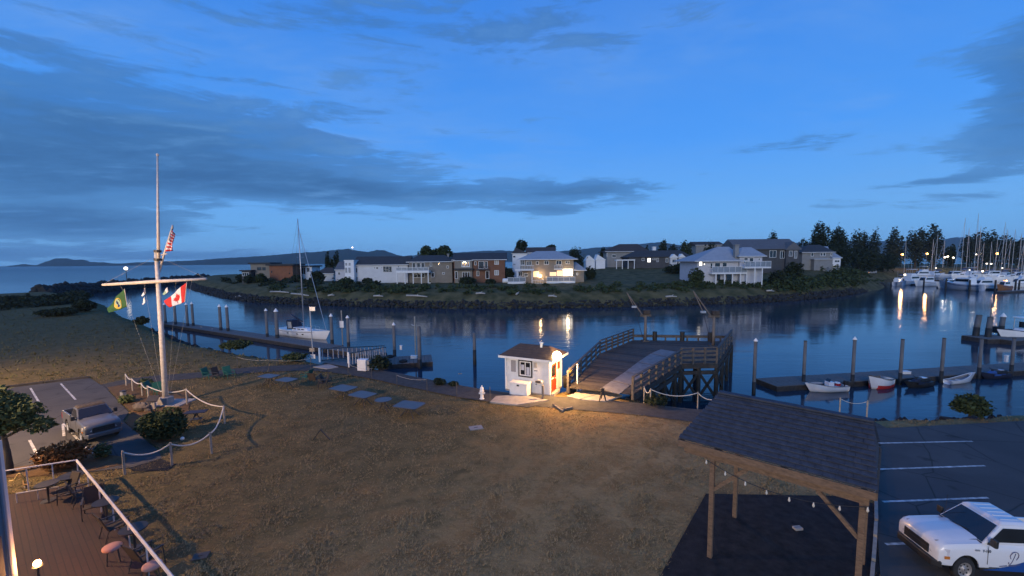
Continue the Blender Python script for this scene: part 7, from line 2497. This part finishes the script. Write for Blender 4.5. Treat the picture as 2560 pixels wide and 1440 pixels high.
protos = {'c': cruiser('motor_cruiser'), 'e': cruiser('express_cruiser', 9.5, 3.1, False), 'g': cruiser('grey_cruiser', 9.0, 3.2, False, 'hull_grey'), 'w': cruiser('wooden_launch', 9.0, 3.0, False, 'hull_wood'), 's': sailer('sailing_boat'), 't': sailer('sailing_boat', 9.5, 3.0, 'hull_grey', 'hull_wood')}
used = set()
def put_boat(kind, label, x, yw, wpx, hd, group, top=None):
    p = at(x, yw, WZ)
    if kind in used:
        t = copy_tree(protos[kind])
    else:
        t = protos[kind]
        used.add(kind)
    t.location = p
    base = {'c': 11.0, 'e': 9.5, 'g': 9.0, 'w': 9.0, 's': 10.5, 't': 9.5}[kind]
    s = wpx * p.y / F / (base * (abs(math.cos(rad(hd))) * .9 + .32 * abs(math.sin(rad(hd)))))
    s = max(.6, min(1.8, s * 1.12))
    sz = s
    if top is not None:
        sz = (zat(x, top, p) - WZ) / 15.0
    t.scale = (s, s, sz if top is not None else max(s, 1.0) * 1.25)
    t.rotation_euler = (0, 0, rad(hd))
    tag(t, label, 'boat', group)
    return t

FR_ = 'boats in the front row of the marina'
put_boat('g', 'small grey launch at the left end of the marina front row', 2245, 714, 30, 25, FR_)
put_boat('c', 'flybridge cruiser with dark windows under the left orange lamp', 2283, 712, 62, 12, FR_)
put_boat('e', 'rounded white cruiser overlapping the leftmost flybridge cruiser', 2312, 716, 56, 195, FR_)
put_boat('e', 'white cruiser with two dark hull stripes beside a dark piling', 2370, 721, 54, 190, FR_)
put_boat('g', 'bluish-grey square-sterned boat in the middle of the front row', 2404, 725, 34, 100, FR_)
put_boat('c', 'large white cruiser with flybridge right of the grey stern', 2452, 724, 66, 186, FR_)
put_boat('w', 'brown wooden launch beside the brightest orange dock lamp', 2508, 727, 44, 200, FR_)
put_boat('c', 'white flybridge boat at the right picture edge of front row', 2548, 718, 50, 172, FR_)
SR_ = 'boats in the second row of the marina'
put_boat('c', 'white cruiser second row, behind the two leftmost boats', 2300, 696, 48, 170, SR_)
put_boat('e', 'low white boat second row between the two leftmost lamps', 2338, 695, 40, 10, SR_)
put_boat('e', 'streamlined white cruiser second row behind the striped one', 2382, 698, 46, 185, SR_)
put_boat('c', 'white boat second row under the tallest mast', 2432, 697, 44, 8, SR_)
put_boat('e', 'white boat second row behind the large flybridge cruiser', 2474, 699, 50, 176, SR_)
put_boat('e', 'white boat second row near the wooden launch', 2516, 699, 42, 14, SR_)
put_boat('g', 'grey boat second row at the right picture edge', 2552, 698, 36, 182, SR_)
TR_ = 'boats in the back row of the marina'
for x, y, w_, k, lab in [(2290, 684, 40, 'e', 'back row boat with pale top nearest the inlet'), (2330, 683, 36, 'g', 'grey back row boat below the second orange lamp'), (2362, 684, 34, 'e', 'back row boat below the pair of white lights'), (2396, 684, 30, 'e', 'back row boat right of the pair of white lights'), (2448, 684, 34, 'c', 'back row cruiser just right of tallest mast'), (2486, 684, 34, 'e', 'back row boat below the right orange lamp'), (2524, 684, 32, 'g', 'grey back row boat near the right edge')]:
    put_boat(k, lab, x, y, w_, random.choice((5, 176, 12, 190)), TR_)
MS = 'sailing boats with tall bare masts in the marina'
for i, (x, yt, y, k) in enumerate([(2256, 600, 706, 's'), (2325, 598, 692, 't'), (2339, 586, 695, 's'), (2358, 600, 688, 't'), (2403, 545, 700, 's'), (2412, 570, 692, 't'), (2431, 533, 705, 's'), (2441, 566, 690, 't'), (2456, 606, 688, 's'), (2470, 604, 692, 't'), (2484, 598, 690, 's'), (2503, 556, 704, 's'), (2511, 574, 694, 't'), (2522, 598, 688, 's'), (2530, 574, 700, 's'), (2543, 584, 692, 't'), (2551, 590, 688, 's'), (2559, 578, 702, 's')]):
    nm = ['mast standing just left of the first orange lamp', 'thin mast left of the taller poplar', 'tall pale mast before the tallest poplar', 'mast at the right side of the tallest poplar', 'very tall mast left of the tallest one', 'shorter mast squeezed between two very tall ones', 'tallest mast in the whole marina', 'mast just right of the tallest one', 'short mast below the broad poplar pair', 'short mast right of the twin dock lamps', 'mast left of the right orange lamp', 'tall pale mast right of the right orange lamp', 'second mast right of the right orange lamp', 'short mast third right of the right orange lamp', 'tall mast fourth right of the right orange lamp', 'mast third from the right picture edge', 'mast second from the right picture edge', 'mast cut by the right picture edge'][i]
    put_boat(k, 'sailing boat with the ' + nm, x, y, 34, random.choice((8, 172, 20, 160)), MS, yt)
for k, o in protos.items():
    assert k in used

# floats and dark pilings of the marina
def mfloat(label, x0, y0, x1, y1, wd):
    a, b = at(x0, y0, WZ + .5), at(x1, y1, WZ + .5)
    t = thing('marina_float', label, 'dock', (a.x, a.y, WZ))
    planked(t, a, b, wd, WZ + .5, .5, max(6, int((b - a).length / 4)))
mfloat('low marina float below the leftmost boats', 2228, 709, 2345, 711, 2.0)
mfloat('low marina float below the middle front boats', 2345, 716, 2490, 722, 2.0)
mfloat('pale-edged marina float at the right edge below wooden launch', 2500, 729, 2640, 722, 2.2)
mfloat('marina walkway behind the front row of boats', 2240, 699, 2640, 700, 2.2)
for x, yt, yw, lab in [(2309, 694, 718, 'dark piling before the rounded white cruiser'), (2364, 696, 724, 'dark piling before the striped white cruiser'), (2423, 700, 727, 'dark piling right of the bluish-grey stern'), (2487, 700, 728, 'dark piling left of the wooden launch'), (2538, 700, 722, 'left of two dark pilings at the right end of marina'), (2547, 700, 722, 'right of two dark pilings at the right end of marina'), (2258, 697, 712, 'dark piling at the left end of the marina')]:
    t = piling(x, yt, yw, lab, .26, None, 1.8, 'dark marina pilings')
    t.children[0].data.materials[0] = MATS['wood_dark']

# lamps: sodium street lamps ashore and small lights on the floats
def glow_lamp(name, label, x, y, Y, foot, size, mat, power=0, col=(1, .5, .2)):
    q = atY(x, y, Y)
    z0 = fz(q.x, Y) if foot == 'land' else WZ + .5
    t = thing(name, label, 'lamp', (q.x, Y, z0))
    hz = q.z - z0
    MB().tube([(0, 0, 0), (0, 0, hz - size * .5)], .08 if foot == 'land' else .06, 6).build('post', 'dark_metal', t)
    MB().ball((0, 0, hz), size, 10, 6).build('globe', mat, t, smooth=True)
    MB().lathe([(size * .8, size * .75), (size * .3, size * 1.05)], 8, (0, 0, hz)).build('lamp_hood', 'dark_metal', t)
    if power:
        lamp(t, 'lamp_light', (0, -size * 1.6, hz - size * .2), power * .5, col, size)
for x, y, lab in [(2255, 636, 'leftmost orange street lamp behind the marina'), (2317, 634, 'second orange street lamp behind the marina'), (2492, 634, 'orange street lamp among the masts at the right')]:
    glow_lamp('marina_street_lamp', lab, x, y, 268, 'land', .62, 'lamp_sodium', 5000)
for x, y, lab in [(2362, 643, 'left of the pair of white lights behind the marina'), (2369, 641, 'right of the pair of white lights behind the marina'), (2383, 644, 'single white light right of the close pair'), (2440, 636, 'small white light between the tallest masts')]:
    glow_lamp('marina_white_lamp', lab, x, y, 270, 'land', .48 if x != 2440 else .36, 'lamp_white', 900, (1, .85, .6))
for x, y, Y, s, mt, pw_, lab in [(2263, 687, 196, .55, 'lamp_white', 1400, 'bright dock light at the left end of the marina'), (2403, 696, 190, .36, 'lamp_white', 600, 'small dock light on the bluish-grey boat'), (2513, 703, 186, .68, 'lamp_sodium', 2200, 'brightest orange dock light above the wooden launch'), (2424, 675, 215, .28, 'lamp_white', 0, 'tiny dock light left of the tallest mast'), (2456, 678, 215, .42, 'lamp_white', 500, 'greenish white dock light in the middle rows'), (2506, 670, 215, .30, 'lamp_white', 0, 'tiny dock light right of the right orange lamp'),
                                 (2467, 659, 235, .42, 'lamp_white', 0, 'left of the twin dock lights in the back row'), (2478, 659.5, 235, .42, 'lamp_white', 0, 'right of the twin dock lights in the back row'), (2340, 670, 220, .28, 'lamp_white', 0, 'tiny dock light above the second row boats')]:
    glow_lamp('dock_lamp', lab, x, y, Y, 'dock', s, mt, pw_, (1, .7, .38))
# parked vehicle with lit tail by the inlet
q = atY(2185, 653, 240)
t = thing('parked_van', 'small parked van with orange lights at the inlet head', 'van', (q.x, 240, fz(q.x, 240)))
MB().box(-2.6, 2.2, 0, 1.9, .5, 1.9).build('body', 'wall_grey', t, bevel=.2)
MB().box(-2.2, 1.0, .2, 1.7, 1.9, 2.5).build('cab', 'glass_dark', t, bevel=.2)
for x in (-1.8, 1.5):
    MB().tube([(x, -.05, .4), (x, .25, .4)], .4, 12).build('wheel', 'rubber', t)
MB().box(-2.64, -2.3, -.03, .05, .9, 1.2).build('tail_light', 'lamp_sodium', t)

# beacon lamp on the breakwater, mast light on the long ridge
p = at(319, 722, WZ)
t = thing('beacon', 'white beacon light on a slim mast at the breakwater', 'beacon', (p.x, p.y, 1.2))
zt = zat(319, 671, p) - 1.2
MB().tube([(0, 0, -1), (0, 0, zt - .3)], [.2, .1], 8).build('mast', 'dark_metal', t)
MB().ball((0, 0, zt), .85, 12, 8).build('lantern', 'lamp_white', t, smooth=True)
MB().lathe([(.5, -.9), (.6, -.8)], 10, (0, 0, zt)).build('gallery', 'dark_metal', t)
q = atY(881, 619, 4150)
t = thing('radio_mast', 'lit radio mast on top of the long ridge', 'mast', (q.x, 4150, q.z - 30))
MB().tube([(0, 0, 0), (0, 0, 34)], 1.6, 6).build('tower', 'white_paint', t)
MB().ball((0, 0, 32), 6.0, 8, 6).build('lantern', M('far_glow', (1, .8, .7), em=(1, .75, .65), es=8.0), t)

# ================================================================== GRASS
def tufts(name, n, xr, yr, size, mat, seed, label, masks, bias=1.0):
    g = np.random.default_rng(seed)
    Y = yr[0] + (yr[1] - yr[0]) * g.random(n) ** bias
    X = (g.random(n) * 2 - 1) * (Y * 1.25 + 1)
    keep = (X > xr[0]) & (X < xr[1])
    for poly in masks:
        keep &= poly_dist(X, Y, poly) < 0.05
    keep &= poly_dist(X, Y, LAND) > .1
    X, Y = X[keep], Y[keep]
    cl = smooth_noise(X, Y, 3.0, 41, 4)
    k2 = g.random(len(X)) < np.clip(.6 + cl * .4, .25, 1)
    X, Y, cl = X[k2], Y[k2], cl[k2]
    m = len(X)
    Z = lawn_z(X[None], Y[None])[0]
    P = np.stack([X, Y, Z - .01], 1)
    V, base = [], 0
    for b in range(3):
        a = g.random(m) * 6.28
        ln = size * (.45 + .9 * g.random(m)) * np.clip(.8 + cl * .5, .5, 1.5)
        wd = size * .16
        d = np.stack([np.cos(a), np.sin(a), np.zeros(m)], 1)
        tip = P + d * (ln * (.3 + .9 * g.random(m)))[:, None] + np.array([0, 0, 1.0]) * (ln * .75)[:, None]
        sd = np.stack([-np.sin(a), np.cos(a), np.zeros(m)], 1) * wd
        V.append(np.stack([P - sd, P + sd, tip], 1))
    V = np.concatenate(V).reshape(-1, 3)
    Fc = np.arange(len(V)).reshape(-1, 3)
    o = np_mesh(name, V, Fc, mat)
    return tag(o, label, 'grass', kind='stuff')

M('grass_dry', (.40, .29, .14), .9, (.25, .17, .078), .35, world=True, island=.55, spec=.15)
M('grass_green', (.10, .11, .045), .9, (.16, .125, .06), .25, world=True, island=.5, spec=.15)
masks = [P2(LOT_L, .05), P2(LOT_R, .05), rb, P2([(1765, 1234), (2106, 1240), (2190, 1260), (2206, 1600), (1560, 1600), (1650, 1440)], .045), P2([(204, 1208), (20, 1236), (-260, 1278), (-300, 1800), (560, 1640)], .06), P2([(1225, 1004), (1240, 980), (1420, 968), (1580, 962), (1560, 1000), (1290, 1012)], 0), P2([(268, 968), (345, 955), (480, 985), (470, 1030), (440, 1085), (398, 1120), (312, 1055), (330, 1030)], .035)]
tufts('lawn_grass', 125000, (-40, 30), (11.5, 40), .10, 'grass_dry', 71, 'short dry grass tufts over the lawn', masks, 1.25)
tufts('meadow_grass', 26000, (-130, -8), (34, 100), .30, 'grass_green', 72, 'rough greenish grass on the left meadow', masks, 1.0)

# ------------------------------------------------------------------ the air
hm = bpy.data.materials.new('air')
hm.use_nodes = True
ht = hm.node_tree
for n in list(ht.nodes):
    ht.nodes.remove(n)
pv = ht.nodes.new('ShaderNodeVolumePrincipled')
pv.inputs['Color'].default_value = (0.62, 0.84, 1.0, 1)
pv.inputs['Density'].default_value = 0.00006
pv.inputs['Anisotropy'].default_value = 0.0
ho = ht.nodes.new('ShaderNodeOutputMaterial')
ht.links.new(pv.outputs[0], ho.inputs['Volume'])
MATS['air'] = hm
tag(MB().box(-7300, 7300, -320, 8800, WZ - 1.6, 260).build('haze', 'air'), 'thin blue dusk air over harbour and hills', kind='stuff')
